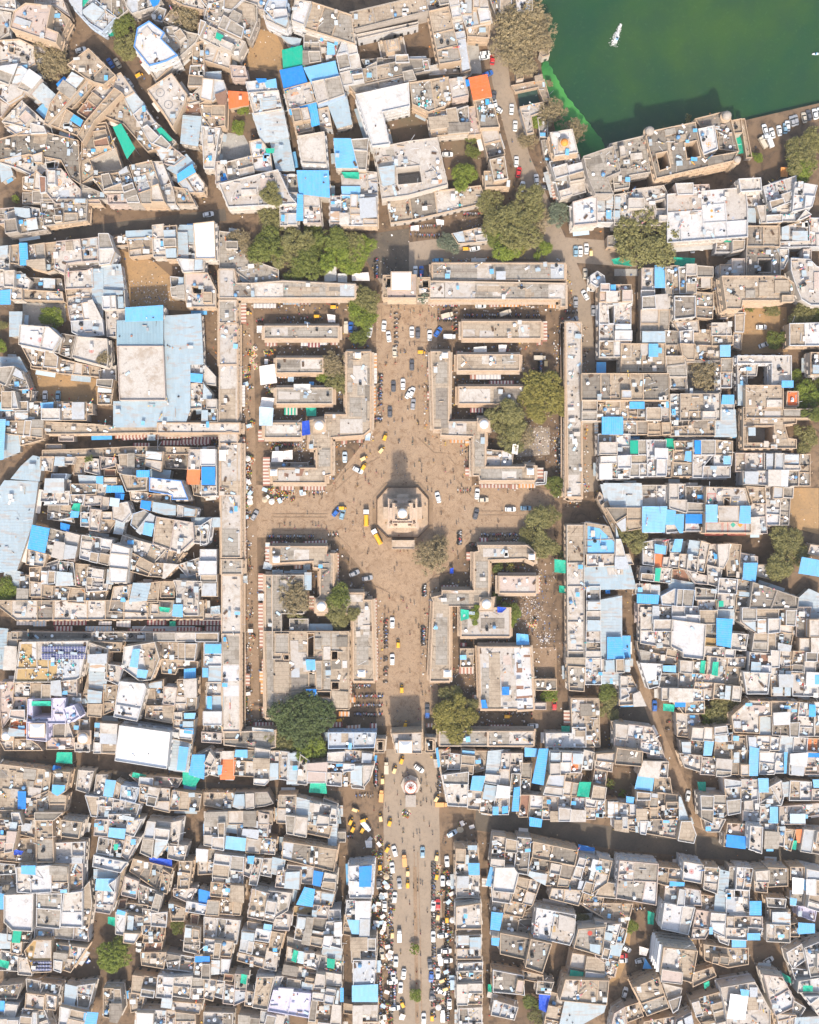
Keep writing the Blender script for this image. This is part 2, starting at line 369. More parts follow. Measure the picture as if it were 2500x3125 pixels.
SURVEY = """
@0,0
H w 7 0,0 13,0 14,9 0,7
H p 12 12,10 22,3 44,5 40,24 50,28 48,37 9,24 "mauve roofed mansion"
H t 8 45,6 59,17 50,36 50,28 41,24
H w 7 30,0 53,0 59,14 46,5 30,3
H w 6 0,10 10,12 8,28 0,34
H w 7 0,35 17,34 29,40 30,54 20,60 0,57 ; o 8,38 13,39 12,45 8,44
H w 8 0,60 20,57 36,68 26,80 0,70
H w 7 0,72 22,76 20,81 8,88 0,82
H w 6 0,85 9,89 2,99 0,99
H l 7 27,78 36,71 48,82 41,90
H w 8 3,103 19,86 39,104 30,110 12,105
H w 7 5,107 20,103 38,108 40,113 15,114
H d 8 0,118 14,114 26,109 66,119 68,155 60,150 52,135 25,130 0,135 ; rw 2 26,131 36,128 36,137 29,137
H w 6 0,137 12,130 26,131 36,138 50,136 48,146 38,144 33,150 16,142 ; Tu 8,133 18,128 18,134 10,138 ; o 39,134 47,133 46,142 40,142
H t 7 20,150 33,146 40,152 38,162 20,160
H w 8 40,144 52,143 60,152 68,160 68,172 48,172 40,163 ; rr 2 33,148 39,149 39,162 34,163
H g 6 20,163 40,163 47,172 20,172
H l 5 0,138 7,137 10,147 2,152
H u 8 60,0 80,0 98,15 87,27 76,20 62,5 ; Tl 78,2 88,9 80,19 68,10 ; Te 66,3 70,0 75,0 70,6
T e 3 89,27 97,20 98,30 93,31
H g 7 86,0 105,0 108,9 100,16 92,12 86,6
H u 8 108,0 135,0 130,6 112,12 107,6 ; Tk 126,0 135,0 133,4 129,6
H g 5 128,14 134,7 140,9 137,19 130,17
H t 6 138,18 144,10 149,11 153,21 148,24
H w 7 145,0 172,0 172,9 155,5
H W 13 116,24 126,18 139,28 136,33 150,47 140,52 126,56 113,40 "tall white house with blue edged parapets"
H g 8 139,24 147,23 158,28 168,30 165,36 142,58 150,47 136,32 ; rt 2 146,28 152,24 157,31 151,35
H w 9 126,57 140,52 146,55 132,68
H w 9 124,76 145,62 158,80 157,86 146,108 138,95 "white roof with two painted circles"
H w 6 157,86 170,73 172,73 172,85 160,88
H l 8 155,98 169,99 166,122 153,120
H r 5 147,90 158,85 172,85 172,98 157,97 "brown tiled roof"
H t 8 167,20 172,19 172,33 167,29
H t 8 163,38 172,35 172,55 163,54
H g 8 161,56 172,56 172,73 159,73
H w 6 170,99 179,98 176,124 167,122
H t 9 57,55 75,41 98,64 88,72 80,70 72,66 "grey roof wedge"
H w 8 98,64 102,62 113,78 106,82 96,73
H l 8 106,84 113,79 121,88 111,96
H t 9 62,62 73,68 55,90 41,105 38,104 43,88
H d 7 55,92 72,103 67,115 42,105
H t 7 75,70 79,73 61,92 56,90
H w 7 78,78 88,69 97,75 88,86
H r 7 66,95 79,79 88,86 75,101
H t 10 66,115 73,103 97,75 103,79 80,102 70,120
H t 7 103,80 112,97 133,125 125,128 105,105 88,98
H k 6 48,71 54,65 59,69 51,76
H c 6 31,93 36,88 41,92 38,100
H t 6 70,121 78,106 90,104 104,144 80,148 68,156 ; o 76,135 98,125 103,143 80,146
T e 8 95,107 102,104 114,125 107,134 101,120
H r 7 79,108 89,107 94,125 82,126
H w 8 113,97 121,90 131,104 120,108
H w 7 121,110 132,104 148,120 142,128 128,122 ; Te 132,109 136,107 146,118 140,120 ; Tm 126,118 131,114 133,119 128,121
H w 8 132,126 142,122 156,133 147,140 138,138
H l 8 142,142 157,131 163,138 152,148 ; Tc 149,147 162,138 165,145 150,154
H w 8 151,155 165,146 172,155 172,162 158,163
H w 10 110,140 128,136 140,172 120,172
H w 8 129,137 137,137 146,160 148,172 141,172
H t 8 79,150 100,146 106,163 88,163
H g 6 69,156 88,164 90,168 69,168
H g 8 101,146 108,141 119,172 109,172
H p 8 91,165 105,164 108,172 92,172
H p 7 70,169 84,168 86,172 69,172
H t 7 146,158 158,160 164,172 150,172
A 107,20 13 g
A 105,38 12 g
A 158,13 13 b
A 45,51 15 b
A 14,168 4 l
C w 68,42 15
C k 93,53 120
C t 99,53 120
C w 109,70 125
Y 117,63 30
@625,0
G y 45,24 60,28 66,40 65,60 35,56 36,44 44,26 "bare ochre dirt yard"
H w 8 -3,0 36,0 24,12 3,8
H g 8 3,5 24,-2 44,5 44,18 38,33 18,22 0,16 ; rt 1 25,0 42,4 43,17 24,10
H w 8 0,8 12,13 34,27 32,35 0,20
H w 9 -2,20 34,36 28,48 -4,32 ; Te 10,27 16,30 14,35 9,32
H w 7 -5,33 22,44 21,58 -3,50
H p 7 22,56 34,57 36,66 24,66
H l 6 -2,62 13,61 13,70 0,72
H w 7 0,69 17,71 19,78 8,88 -2,85 ; ro 1 13,73 18,73 18,80 13,80
H o 5 20,77 36,78 37,88 21,91 "orange painted flat roof with cracks"
G g 15,111 33,114 39,125 38,132 12,136 12,120 "grey paved yard"
G i 20,92 40,96 44,110 20,112 "sunken garden"
H w 8 30,0 54,0 54,8 46,8 43,4
H u 9 54,0 70,0 68,13 60,20 50,9 52,4 "tall white house with stepped roof rooms"
H w 11 50,10 69,9 71,20 69,25 52,17
H W 12 76,0 90,2 84,22 73,18 "narrow white tower house with a white cistern on its roof"
H t 9 90,2 124,13 127,38 82,24 "wide tan roof with dark square hatches" ; rd .2 100,22 107,24 106,28 100,26
H g 6 84,29 104,34 109,40 112,52 84,56 ; rt .3 90,38 99,39 98,44 89,43
T c 7 103,35 109,37 110,46 103,46
H w 6 109,35 128,42 131,58 114,62 111,46
T e 7 65,42 82,38 85,55 78,58 66,59 "green tarpaulin hall roof" 
T k 8 63,59 82,55 87,70 67,77
T c 8.5 83,57 110,51 114,68 90,71
H l 6 65,31 81,33 79,39 70,36
H w 8 113,63 132,58 134,70 117,73
H w 9 67,76 89,70 92,83 94,86 71,92
T c 8 71,92 94,86 97,105 90,107 88,93 72,97
H t 9 74,95 87,93 91,110 78,113
H u 8 91,72 114,67 118,82 96,90
H l 8 100,78 119,82 123,104 112,107 106,92
H w 7 95,93 104,91 107,108 97,106
H w 10 78,115 101,111 103,139 82,138 "white walled terrace with pale blue floor"
H W 8 35,70 45,69 60,74 62,77 37,78
T c 9 50,68 60,66 61,74 52,74
T k 9 43,66 52,66 52,69 45,70
H w 8 37,79 62,77 65,92 42,96 ; rl .5 46,83 60,81 62,90 47,93
H l 8 41,96 65,91 70,115 49,120
H w 7 38,120 47,118 55,128 57,145 42,144 ; Te 51,125 59,125 58,129 52,129
H l 6 56,119 70,117 75,143 61,143
H u 8 16,138 40,132 42,146 20,152
H k 8 14,147 21,146 21,152 14,152
H w 9 12,155 62,143 72,165 78,172 20,175 "big mottled white roof"
H w 8 10,137 18,136 20,152 10,155
H w 6 0,95 6,97 8,106 0,106
H r 8 -4,88 18,80 17,106 6,108 -2,98
H w 8 -2,107 13,109 11,118 8,142 0,142
H c 8 78,144 104,144 105,166 80,163 "sky blue sheet roof with ridges"
H c 9 109,117 123,117 129,141 111,141 "bright blue sheet roof"
H t 7 124,120 138,119 136,145 130,145
H g 5 55,148 78,148 80,162 72,162
H w 8 63,163 78,163 78,190 64,190
T c 9 78,163 83,164 83,186 77,186
H w 8 84,164 96,165 98,188 84,188
T e 5 115,145 130,145 130,151 118,150
H g 5 116,150 132,149 142,150 146,158 117,160
H c 8 116,158 130,158 130,166 117,166
H w 9 115,165 145,166 145,190 115,190 ; Tu 130,167 144,166 145,183 131,184
H w 8 106,166 115,166 115,188 106,188
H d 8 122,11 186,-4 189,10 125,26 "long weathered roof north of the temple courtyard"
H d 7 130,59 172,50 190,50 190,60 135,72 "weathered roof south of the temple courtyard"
H W 10 127,80 172,70 173,90 150,95 156,122 141,124 "large white C shaped hotel roof"
H t 8 122,73 175,62 178,70 127,79
H W 5 127,30 180,19 180,22 129,34 "white arcade strip beside the temple court"
H w 8 142,125 172,119 196,116 205,156 172,165 149,168 145,140 "square stone building around a small court" ; o 162,142 181,140 183,154 163,156 ; Tl 146,141 160,139 160,155 150,157
H w 6 128,145 145,146 146,170 134,172
A 56,168 10 o
A 34,93 6 l
A 29,108 6 l
C w 26,-2 10
@1250,0
G i 0,86 17,100 17,115 8,117 -18,120 -22,95 "dark courtyard garden"
G i 24,115 48,112 58,120 62,150 35,160 25,130 "red brown dirt court"
H d 9 16,10 33,6 44,52 25,55 "long weathered flat roof"
H w 8 33,0 40,0 47,33 39,35
H g 7 -8,2 32,-8 33,6 -8,14
H w 9 40,0 64,0 68,20 48,24 43,12
H t 7 48,24 67,21 66,32 49,31
G g 48,34 58,36 61,62 50,62 "grey walled strip"
H w 7 40,36 47,34 51,60 44,62
H d 6 -40,51 14,49 17,62 -30,70
H w 5 16,57 42,51 44,62 17,64
H t 9 0,70 33,65 36,82 30,90 16,95 2,88 "pink restaurant terrace set with tables and a mat"
H p 10 33,67 47,65 50,81 36,84 "mauve hipped canopy roof"
H o 11 50,66 65,63 69,81 54,84 "bright orange tarpaulin roof"
T k 9 47,67 50,67 51,72 48,73
H t 9 55,85 69,82 76,108 59,109 "long terrace with cafe tables"
H t 8 16,96 39,92 42,107 18,110
H g 7 40,93 49,90 50,107 42,107
H p 8 50,91 55,90 60,113 50,114
H t 8 18,108 50,106 50,112 19,115
H t 7 60,110 73,108 80,130 66,133
H w 10 67,135 80,132 83,151 71,153 "white roof with rows of round skylights"
H t 8 63,145 70,145 72,155 84,153 84,157 64,158
H g 4 68,0 102,0 101,12 73,14
H W 8 90,0 103,0 103,9 91,10
H t 4 106,4 110,6 109,11 104,11
H t 4 110,42 117,41 118,47 112,49 109,46
H t 4 89,60 96,60 96,67 90,68
H t 4 105,64 112,62 113,68 106,69
G f 91,78 107,74 110,88 93,91 "dark green tank water"
H t 2 86,73 113,68 118,85 113,86 108,74 89,78
H w 5 93,91 112,87 113,94 102,98 104,112 99,113
H g 4 108,100 116,100 116,116 110,115
H w 13 118,112 137,109 142,129 122,132 "tall white temple with an orange dome" ; D 131,119 3.6
H w 9 118,137 142,131 148,162 127,168
H g 4 111,119 118,118 122,134 120,150 113,130
S 119,156 122,155 125,167 121,168
H g 14 146,132 172,123 178,145 166,150 172,164 156,164 150,150 "weathered stone lakeside palace block"
A 93,20 21 b
A 108,33 14 b
A 85,42 15 b
A 96,50 14 b
A 107,17 12 b
A 121,95 12 b
A 139,111 11 b
A 105,104 8 l
A 100,118 8 b
A 118,70 3 b
A 53,118 6 g
A 54,127 6 g
A 48,148 12 l
C w 64,45 5
C w 63,48 10
C R 70,50 85
C k 66,62 20
C d 71,81 80
C w 72,88 100
C w 74,92 150
C w 86,92 87
C w 89,106 87
C w 90,136 88
C R 92,145 80
C w 95,157 80
C w 107,151 95
C w 117,151 5
C d 114,158 0
C w 32,130 0
@1875,0
H g 10 -4,122 25,115 27,128 30,145 12,148 12,158 0,160
H d 12 26,115 34,110 68,103 72,124 76,133 104,128 100,136 35,151 30,130 "weathered palace wing with a corner cupola beside the lake" ; o 35,130 44,128 47,141 38,144 ; o 59,121 69,119 72,132 61,134 ; rt .4 44,116 47,117 50,138 47,138
H d 11 68,101 92,95 97,100 104,128 88,126 86,112 82,106 72,107
H w 12 70,109 84,106 87,126 75,131 "white palace roof bearing an orange painted emblem"
H g 10 87,116 98,114 100,127 88,126 ; o 87,117 91,116 92,123 88,124
H t 6 96,103 106,101 107,112 98,113
T e 1 99,112 105,111 110,129 103,130
H t 3 106,101 109,101 115,133 111,133
U 30,110 4
U 95,97 4
U 104,134 3
H w 8 0,165 16,162 17,160 41,157 44,163 45,190 30,190 0,190 ; o 34,170 42,168 43,176 35,176
H p 10 50,157 79,156 80,165 52,166
H W 9 44,164 110,158 112,175 112,200 44,205 "long white terrace painted with red and blue rosettes"
H w 12 104,151 123,150 124,161 106,162 "white roof with a round turret"
H w 8 111,163 121,162 121,175 112,178
H w 8 125,158 152,149 153,168 140,174 130,178
H W 10 152,154 170,157 165,175 150,178 
H t 6 -18,158 12,148 12,152 -16,166
C w 127,109 105
C w 133,112 105
C w 139,110 98
C w 146,106 95
C w 129,115 10
C b 144,108 90
C g 150,102 105
C g 153,101 100
C t 160,99 100
C d 164,97 100
C w 169,96 100
C w 173,95 100
V t 125,120 120
V w 131,119 110
A 168,115 14 o
A 155,130 15 o
A 162,140 14 l
A 120,132 6 l
A 62,100 4 o
T y 3 140,141 146,141 146,149 140,149
B 4,28 62
B 168,46 180
@0,625
H w 6 0,4 12,3 20,9 20,14 0,16
H u 6 5,8 22,2 34,4 34,11 6,15 ; Tl 12,2 25,3 26,12 13,9
H d 7 7,15 37,11 40,21 8,26
H g 8 35,-4 74,-4 73,13 38,18
H w 8 -2,36 9,35 8,55 -2,54
H t 8 9,35 18,34 16,50 9,49
T c 9 16,32 23,32 24,51 17,51
H g 7 24,35 38,33 40,56 26,52
H t 7 39,33 48,32 46,55 40,57
H w 8 48,31 68,29 70,48 57,50 55,58 46,54 47,42 "white roof with two round red marks"
H w 8 68,30 83,28 83,47 70,48 ; o 72,38 76,37 76,43 73,43 ; rl .6 76,28 82,28 82,34 76,34
H w 10 84,25 92,25 97,40 93,50 85,51
H g 6 71,48 84,48 84,54 72,54 57,56 57,50
H t 4 95,29 107,26 108,34 96,35
G y 97,36 130,48 144,60 157,78 168,84 167,90 105,86 104,60 "rubble strewn ochre waste ground"
H l 6 107,23 129,22 129,28 107,29
H t 6 108,29 128,28 129,42 110,44 ; rt -3 110,31 126,31 126,39 110,40
H w 8 129,18 138,17 140,44 130,44
H t 8 138,19 149,18 150,46 141,46
H l 8 149,24 157,24 158,46 150,46
H w 8 150,46 172,47 172,56 155,57
H l 7 152,18 164,18 164,32 157,32 157,24 150,24
H w 6 158,33 165,33 165,46 158,46
H w 9 163,16 181,14 182,46 165,46 "clean white rectangular roof north of the brown yard"
H w 7 156,58 175,58 182,72 182,86 158,86 156,70 ; o 162,69 170,69 170,75 163,75
H g 5 144,61 156,62 156,79 146,78
H w 7 0,58 18,57 26,64 24,71 0,70
T c 7 0,72 10,71 9,84 0,84
H w 7 10,70 19,71 19,80 10,80
H t 6 19,72 53,74 54,81 20,80
H d 3 26,62 52,63 54,72 27,71
G g 19,80 38,80 55,83 56,98 48,103 20,101 "grey yard with a tree"
H l 7 9,91 18,91 17,110 9,110
H w 7 55,57 73,56 78,54 79,70 56,71
H w 7 56,71 78,71 79,82 58,85
H w 7 58,86 79,82 86,96 60,98
H l 8 78,55 86,55 86,82 79,82
H l 8 86,51 101,51 104,72 87,72
H l 7 76,83 86,82 86,95 79,96
H w 7 60,98 87,96 88,110 72,112 61,108 "roof marked with an orange cross"
H w 7 88,72 105,73 106,88 89,89
H w 7 90,90 105,89 105,97 98,99 98,111 91,111
H W 9 17,101 42,103 52,112 45,124 16,118 "white roof with square vents and pink motif"
H g 8 42,104 53,112 50,125 44,124
H d 6 53,109 64,111 60,129 51,126
H w 9 65,111 91,113 92,130 91,137 61,129 "bright white roof with one red rosette"
H t 5 20,121 45,124 51,129 50,138 28,136
H t 4 51,130 85,138 85,145 52,142 27,138 27,135
H d 3 52,133 73,137 73,141 52,140
H w 5 84,140 98,136 98,148 85,147
H t 6 84,148 97,148 94,168 83,168
A 92,131 6 b
G y 26,137 50,141 84,147 82,168 28,166 26,150 "brown earth yard with one parked car"
H l 6 1,129 16,129 22,140 20,141 0,137
H g 8 0,138 14,137 20,141 25,155 14,156 0,150
H w 9 3,158 15,158 18,172 3,172
H t 7 0,150 14,150 27,157 26,165 16,164 14,158 0,160
T c 7 34,167 45,166 45,175 35,176
H w 5 20,168 34,168 34,176 20,176
H w 6 45,168 60,168 60,176 46,176
H t 6 60,168 78,168 78,176 60,176
H c 10 106,87 137,85 137,97 106,98 "blue-grey canopy roof north of the big blue-grey canopy"
H L 9 99,98 137,97 137,118 99,119 "large ridged blue-grey canopy roof over the market hall"
H w 9 99,119 138,119 140,165 101,165 "weathered cream hall roof with raised frame"
H l 7 138,94 169,92 171,134 160,134 160,172 155,187 96,187 96,166 141,166 "very large L shaped pale blue sheet roof"
H w 6 160,135 172,134 182,145 182,152 161,150
H w 7 161,151 172,150 180,160 178,170 160,172
A 42,95 9 l
A 48,100 6 l
A -2,120 9 l
A 1,102 6 o
C w 38,161 90
C b 49,161 90
S 97,193 171,190 171,194 97,197
@625,625
H g 5 13,23 30,25 34,45 62,55 62,64 40,66 26,56 13,53
M g 6 12,54 25,54 27,66 40,66 66,64 127,67 127,79 27,79 12,79 "long west arcade roof inside the north gate" ; Pw 39,66 66,66 66,79 39,79 ; Pw 13,55 24,55 24,79 13,79 ; Pu 114,67 126,67 126,77 114,77
S 41,83 60,83 60,87 41,87 w
S 66,82 80,82 80,84 66,84 u
S 80,82 89,82 89,84 80,84 r
M w 6 12,80 27,80 27,100 12,100 ; Pg 13,82 25,82 25,99 13,99
S 29,83 35,83 35,100 29,100 r
M w 6 12,100 28,100 28,135 12,135 ; Pw 13,118 26,118 26,135 13,135
S 28,101 31,101 31,110 28,110 w
M w 6 12,135 28,135 28,245 12,245 "long north south arcade roof on the west side of the market" ; Pt 13,155 26,155 26,190 13,190 ; Pg 14,200 26,200 26,225 14,225
S 30,152 34,152 34,170 30,170 w
S 30,196 34,196 34,215 30,215 r
S 28,120 31,120 31,134 28,134 w
M g 5 50,102 113,102 113,113 50,113 "northwest stall hall row" ; Pw 56,103 70,103 70,110 56,110
S 51,115 61,115 61,119 51,119 r
S 87,115 97,115 97,120 87,120 m
S 81,115 87,115 87,119 81,119 w
S 97,114 103,114 103,118 97,118 w
S 106,114 112,114 112,118 106,118 r
T w 3 44,102 50,102 50,108 44,108
T w 3 103,92 110,93 110,99 104,99
T u 3 84,98 88,99 91,102 84,101
M g 5 60,129 100,129 100,142 60,142 "second stall hall below the northwest hall" ; Pw 81,130 98,130 98,138 81,138 ; Pd 62,131 80,131 80,137 62,137
S 62,142 70,142 70,146 62,146 t
T u 3 70,142 75,142 75,149 70,149
T w 4 46,136 59,134 61,150 47,152
T w 4 48,162 59,163 57,173 46,174
T u 3 46,170 58,171 57,186 46,186
M g 5 60,154 108,154 108,168 60,168 "third stall hall below the northwest hall" ; Pw 62,157 80,158 80,164 62,164
T c 3 88,149 92,149 92,152 88,152
T g 3 75,151 89,151 89,156 75,156
T e 3 85,169 94,169 94,178 86,178
S 67,169 78,169 78,177 67,177 e
S 141,125 145,125 145,137 141,137 r
S 141,137 145,137 145,150 141,150 w
S 141,152 144,152 144,172 141,172 r
A 54,10 13 o
A 56,38 17 g
A 40,40 11 b
A 75,30 15 g
A 66,46 13 g
A 82,47 15 g
A 75,58 9 g
A 107,28 15 g
A 122,35 13 g
A 112,44 14 l
A 132,40 12 l
A 122,50 11 l
A 99,52 9 g
A 90,35 9 g
A 92,20 8 g
A 28,30 9 b
A 134,80 11 g
A 130,88 9 l
A 136,94 9 l
A 131,114 9 g
A 108,134 11 b
A 103,146 8 l
A 113,149 10 o
A 118,155 8 o
W t 100,50 111,51 111,64 101,65
W w 124,58 138,57 139,64 124,64
W t 112,58 120,58 120,66 112,66
Y 95,94 0
Y 109,86 0
Y 36,91 0
C w 151,102 85
C w 155,111 98
V t 119,103 90
C k 123,103 90
C d 127,103 90
C w 139,107 80
C d 135,104 90
C w 167,151 90
C d 159,153 90
C w 172,159 60
C t 160,124 90
C w 3,8 10
Y 85,144 0
G d 135,25 172,20 172,60 145,62 135,45 "oily dark ground north of the gate"
F 37,120 43,140 14
F 51,124 57,133 10
F 51,151 59,162 14
F 34,140 40,155 10
Q 41,62 47,66
N 41,96 50,100 5
N 60,92 100,100 14
N 141,45 148,62 12
N 141,140 155,172 14
N 150,90 172,130 10
@1250,625
M g 6 19,49 131,49 131,64 19,64 "arcade roof strip north of the east arcade" ; Pw 57,49 69,49 69,63 57,63 ; Pu 119,50 131,50 131,62 119,62 ; Pd 20,54 57,54 57,57 20,57 ; Tu 73,56 81,56 81,63 73,63 ; Tc 30,58 34,58 34,62 30,62
M g 7 16,64 132,66 132,86 127,86 127,80 16,80 "long east arcade roof inside the north gate" ; Pw 30,64 55,64 55,79 30,79 ; Pw 117,67 131,67 131,79 117,79 ; Pw 17,66 29,66 29,78 17,78
S 67,81 75,81 75,86 67,86 r
S 76,81 92,81 92,86 76,86 o
S 93,81 100,81 100,85 93,85 o
S 117,81 125,81 125,87 117,87 o
S 16,82 30,82 30,85 16,85 r
H t 9 -22,60 -10,60 -10,78 -22,78 ; o -19,62 -14,62 -14,69 -19,69
H p 11 -13,60 -5,60 -5,59 6,59 6,79 -19,79 -19,70 -13,70 "north gatehouse with a white pyramid roof" ; K -7,64 12
H t 9 7,62 17,62 17,78 7,78 ; o 11,63 16,63 16,70 11,70
M t 5 44,98 111,98 111,113 44,113 "northeast stall hall row" ; Pw 45,105 55,105 55,111 45,111 ; Pw 59,106 71,106 71,112 59,112 ; Pw 92,101 101,101 101,112 92,112
S 112,98 116,98 116,115 112,115 r
S 107,115 112,115 112,118 107,118 r
M t 5 40,126 93,126 93,140 40,140 "second stall hall below the northeast hall" ; Pw 61,127 73,127 73,134 61,134 ; Pg 78,127 88,127 88,134 78,134
S 51,143 56,143 56,147 51,147 r
S 56,143 66,143 66,147 56,147 w
S 66,143 77,143 77,147 66,147 w
S 67,148 88,148 88,152 67,152 m
T g 3 54,120 65,119 65,125 54,125
T w 3 75,118 82,118 81,124 75,124
S 39,123 45,123 45,126 39,126 r
M t 5 41,153 96,153 96,168 41,168 "third stall hall below the northeast hall" ; Pw 42,155 68,155 68,167 42,167 ; Pd 71,155 94,155 94,167 71,167
S 51,171 62,171 62,175 51,175 m
S 15,137 18,137 18,144 15,144 r
S 15,157 18,157 18,164 15,164 r
M w 7 131,98 138,98 143,103 145,110 145,246 131,246 "narrow rounded end roof running down the east side of the market" ; Pg 132,135 144,135 144,175 132,175 ; Pg 132,195 144,195 144,215 132,215
S 127,120 130,120 130,126 127,126 u
S 128,132 131,132 131,140 128,140 w
H w 5 36,25 63,19 65,31 41,33
H w 10 137,-2 158,-8 158,16 138,18 "house with a blue speckled roof terrace"
H w 8 158,-5 176,-2 176,15 158,15 
H g 6 167,27 185,25 185,36 167,35
T g 3 52,45 64,45 64,48 52,48
T w 3 22,12 29,13 29,17 23,17
T t 3 1,18 8,17 8,22 1,22
V t 32,93 15
V t 81,91 20
V t 110,129 0
V w 34,111 0
H t 4 -20,-6 60,-16 65,-1 0,14 -16,16 "ochre terraced roof with planters beside the square"
H W 7 152,60 158,56 164,60 165,66 158,70 152,66 "white octagonal kiosk roof at the street corner"
H p 9 160,68 174,68 186,68 186,82 160,82 
H w 9 160,83 186,83 186,101 160,101 ; o 167,85 172,85 172,100 168,100
H w 8 160,101 186,101 186,115 160,115
H w 9 160,115 186,115 186,128 160,128
H c 6 158,133 165,133 165,142 158,142
T e 3 170,46 185,42 188,52 172,50
A 85,15 18 o
A 70,12 13 o
A 97,24 16 o
A 105,10 13 b
A 80,36 14 l
A 92,38 10 y
A 74,30 11 g
A 112,38 9 l
A 98,0 16 o
A 70,0 12 o
A 126,9 10 u
A 32,33 9 u
A 12,81 5 u
A 115,158 17 y
A 105,165 13 y
A 125,165 13 y
A 110,150 8 g
Y 48,37 0
Y 32,47 0
Y 10,124 0
Y 115,133 90
Y 147,158 90
Y 153,40 90
C w 55,37 10
C c 24,47 5
C w 5,56 90
C k 10,56 90
C w 60,85 0
C w 2,107 90
C d 7,108 90
C w 17,110 90
C k 24,107 55
C w 2,158 70
C d 2,135 90
C g 3,168 85
C b 140,39 90
C w 144,39 90
C w 149,37 90
C w 154,71 175
C w 148,76 120
C t 148,58 90
C g 155,89 90
C g 138,97 30
C g 140,82 90
C w 154,148 80
C k 149,150 85
C r 153,163 80
N 24,93 38,100 20
N 0,15 30,30 30
N 45,5 62,12 20
N 28,83 42,88 14
N 104,126 116,146 30
N 45,90 110,97 30
N 104,81 113,85 10
N 130,88 142,92 6
N 36,90 42,110 6
@1875,625
H w 7 -8,-6 24,-5 22,12 0,14 -8,13
H l 5 51,13 104,13 104,20 50,21 "long pale cyan sheet roof"
H g 5 52,20 86,21 86,27 52,26
H e 7 93,21 98,21 98,31 93,31
H w 8 99,18 110,18 108,38 99,40
H w 6 86,31 98,31 98,40 85,40
H w 6 106,-6 118,0 118,17 106,16
H w 7 118,3 139,2 139,16 122,17 ; Tl 122,10 130,10 130,16 122,16
H w 7 139,2 150,0 163,10 155,14 140,14
H d 8 111,18 139,18 139,36 111,36 "dark cluttered stone roof block"
H w 7 139,20 165,12 165,31 139,31 ; Tl 150,22 163,22 163,30 150,30
H w 7 164,12 180,12 180,35 139,36 139,32 164,31
H d 9 111,35 134,35 139,44 139,59 120,60 111,60 ; o 121,46 132,46 132,57 121,57
H l 7 134,37 138,37 138,45 134,45
H w 8 148,45 164,46 170,52 180,55 180,85 165,85 157,80 151,65 148,55 "mottled white roof wrapping round two courts"
H w 7 139,38 146,38 146,46 142,54 139,54
H w 7 159,38 165,38 165,54 159,54
G g 0,54 20,54 20,60 0,60
H w 8 89,51 99,51 99,61 89,61
H w 8 99,46 109,46 109,60 99,60
T e 4 50,44 68,45 67,52 51,52
H w 7 23,54 33,54 33,72 23,72
T c 8 34,51 42,51 43,70 34,70
H g 7 43,53 48,53 49,77 43,77
H t 7 47,52 54,52 54,75 48,75
H g 7 54,53 60,53 60,75 55,75 ; Py 55,69 58,69 58,72 55,72
H w 8 60,51 68,51 68,75 60,75
H d 5 68,53 81,54 81,70 72,72 68,70 ; Tw 73,61 81,61 81,70 73,70
H t 6 82,62 90,63 90,73 82,73
H w 7 22,72 34,72 34,78 22,78
H w 7 22,79 48,77 48,88 22,89 ; Tw 42,78 47,78 47,87 42,87
H g 9 50,77 68,77 68,95 50,97 "grey roof with high parapet"
H g 7 22,89 46,89 45,106 22,106
H t 6 69,74 83,75 82,96 69,95
H t 14 90,60 142,60 151,66 151,78 140,81 108,81 107,88 94,88 "tall stone haveli with long parapets" ; rt 2 141,76 151,76 151,82 141,82
H t 5 88,88 108,88 110,92 90,94
G y 107,86 145,86 146,124 107,126 "ochre earth yard with two white cars"
H t 4 100,92 108,92 106,122 100,120
H w 8 147,100 185,99 185,119 147,119 "large mottled white roof east of the ochre yard"
H w 7 50,99 70,98 71,108 55,108
H w 8 82,100 97,100 98,110 82,110
H w 8 55,107 66,106 66,118 56,117
H t 7 67,106 80,106 81,119 67,118
H g 7 22,107 42,107 42,117 22,117
H g 7 43,106 53,107 53,118 43,118
H t 7 82,111 99,111 99,118 82,119
H t 8 5,117 43,117 43,141 5,141 "tan roof with one blue tarpaulin in its corner" ; rw .5 22,117 29,117 29,127 22,127
T c 9 29,117 37,117 37,128 29,128
H t 7 43,118 53,118 53,127 43,127
H t 7 54,118 80,119 89,120 89,131 60,131 56,127
H g 7 43,128 58,128 60,145 44,145
T c 9 89,118 98,118 98,128 89,128
H g 8 60,132 89,132 89,158 60,158 ; o 61,133 84,133 84,157 61,157
H w 7 89,130 98,130 98,154 89,154
H w 9 103,127 149,127 149,152 132,152 132,134 103,134 "U shaped white roof round a green court"
H w 7 104,135 120,135 119,144 106,144 111,151 105,151
H t 10 110,152 142,152 142,172 180,172 180,180 110,180 "broad weathered tan roof"
H w 7 103,134 111,135 111,152 104,152
H w 8 145,157 155,157 155,170 144,170 "brick stacked roof" ; Po 146,158 154,158 154,169 146,169
T c 8 141,148 151,148 151,154 141,154
H l 8 105,152 112,152 112,168 105,168
T c 8 91,160 101,160 101,168 90,168
H t 11 -28,142 46,142 46,165 -28,165 "tan roof with a wide dark terrace" ; ru 2.5 6,156 15,156 15,163 6,163 
H t 9 -28,166 46,166 46,182 -28,182
H g 7 47,146 60,146 61,155 47,155
H u 8 47,160 55,160 55,182 47,182
H g 8 55,159 89,159 89,182 55,182 "dark square roof with a crack"
H t 8 165,125 185,125 185,143 165,143
H w 8 90,168 100,168 100,182 90,182
A 28,27 25 o
A 12,35 10 o
A 73,145 12 b
A 158,90 11 o
A 130,89 8 o
A 114,88 4 g
A 135,112 9 g
A 170,94 8 g
A 162,158 14 l
A 154,146 7 l
A 155,170 10 o
A 172,152 8 g
Y 61,34 90
C w 66,36 90
C w 74,34 80
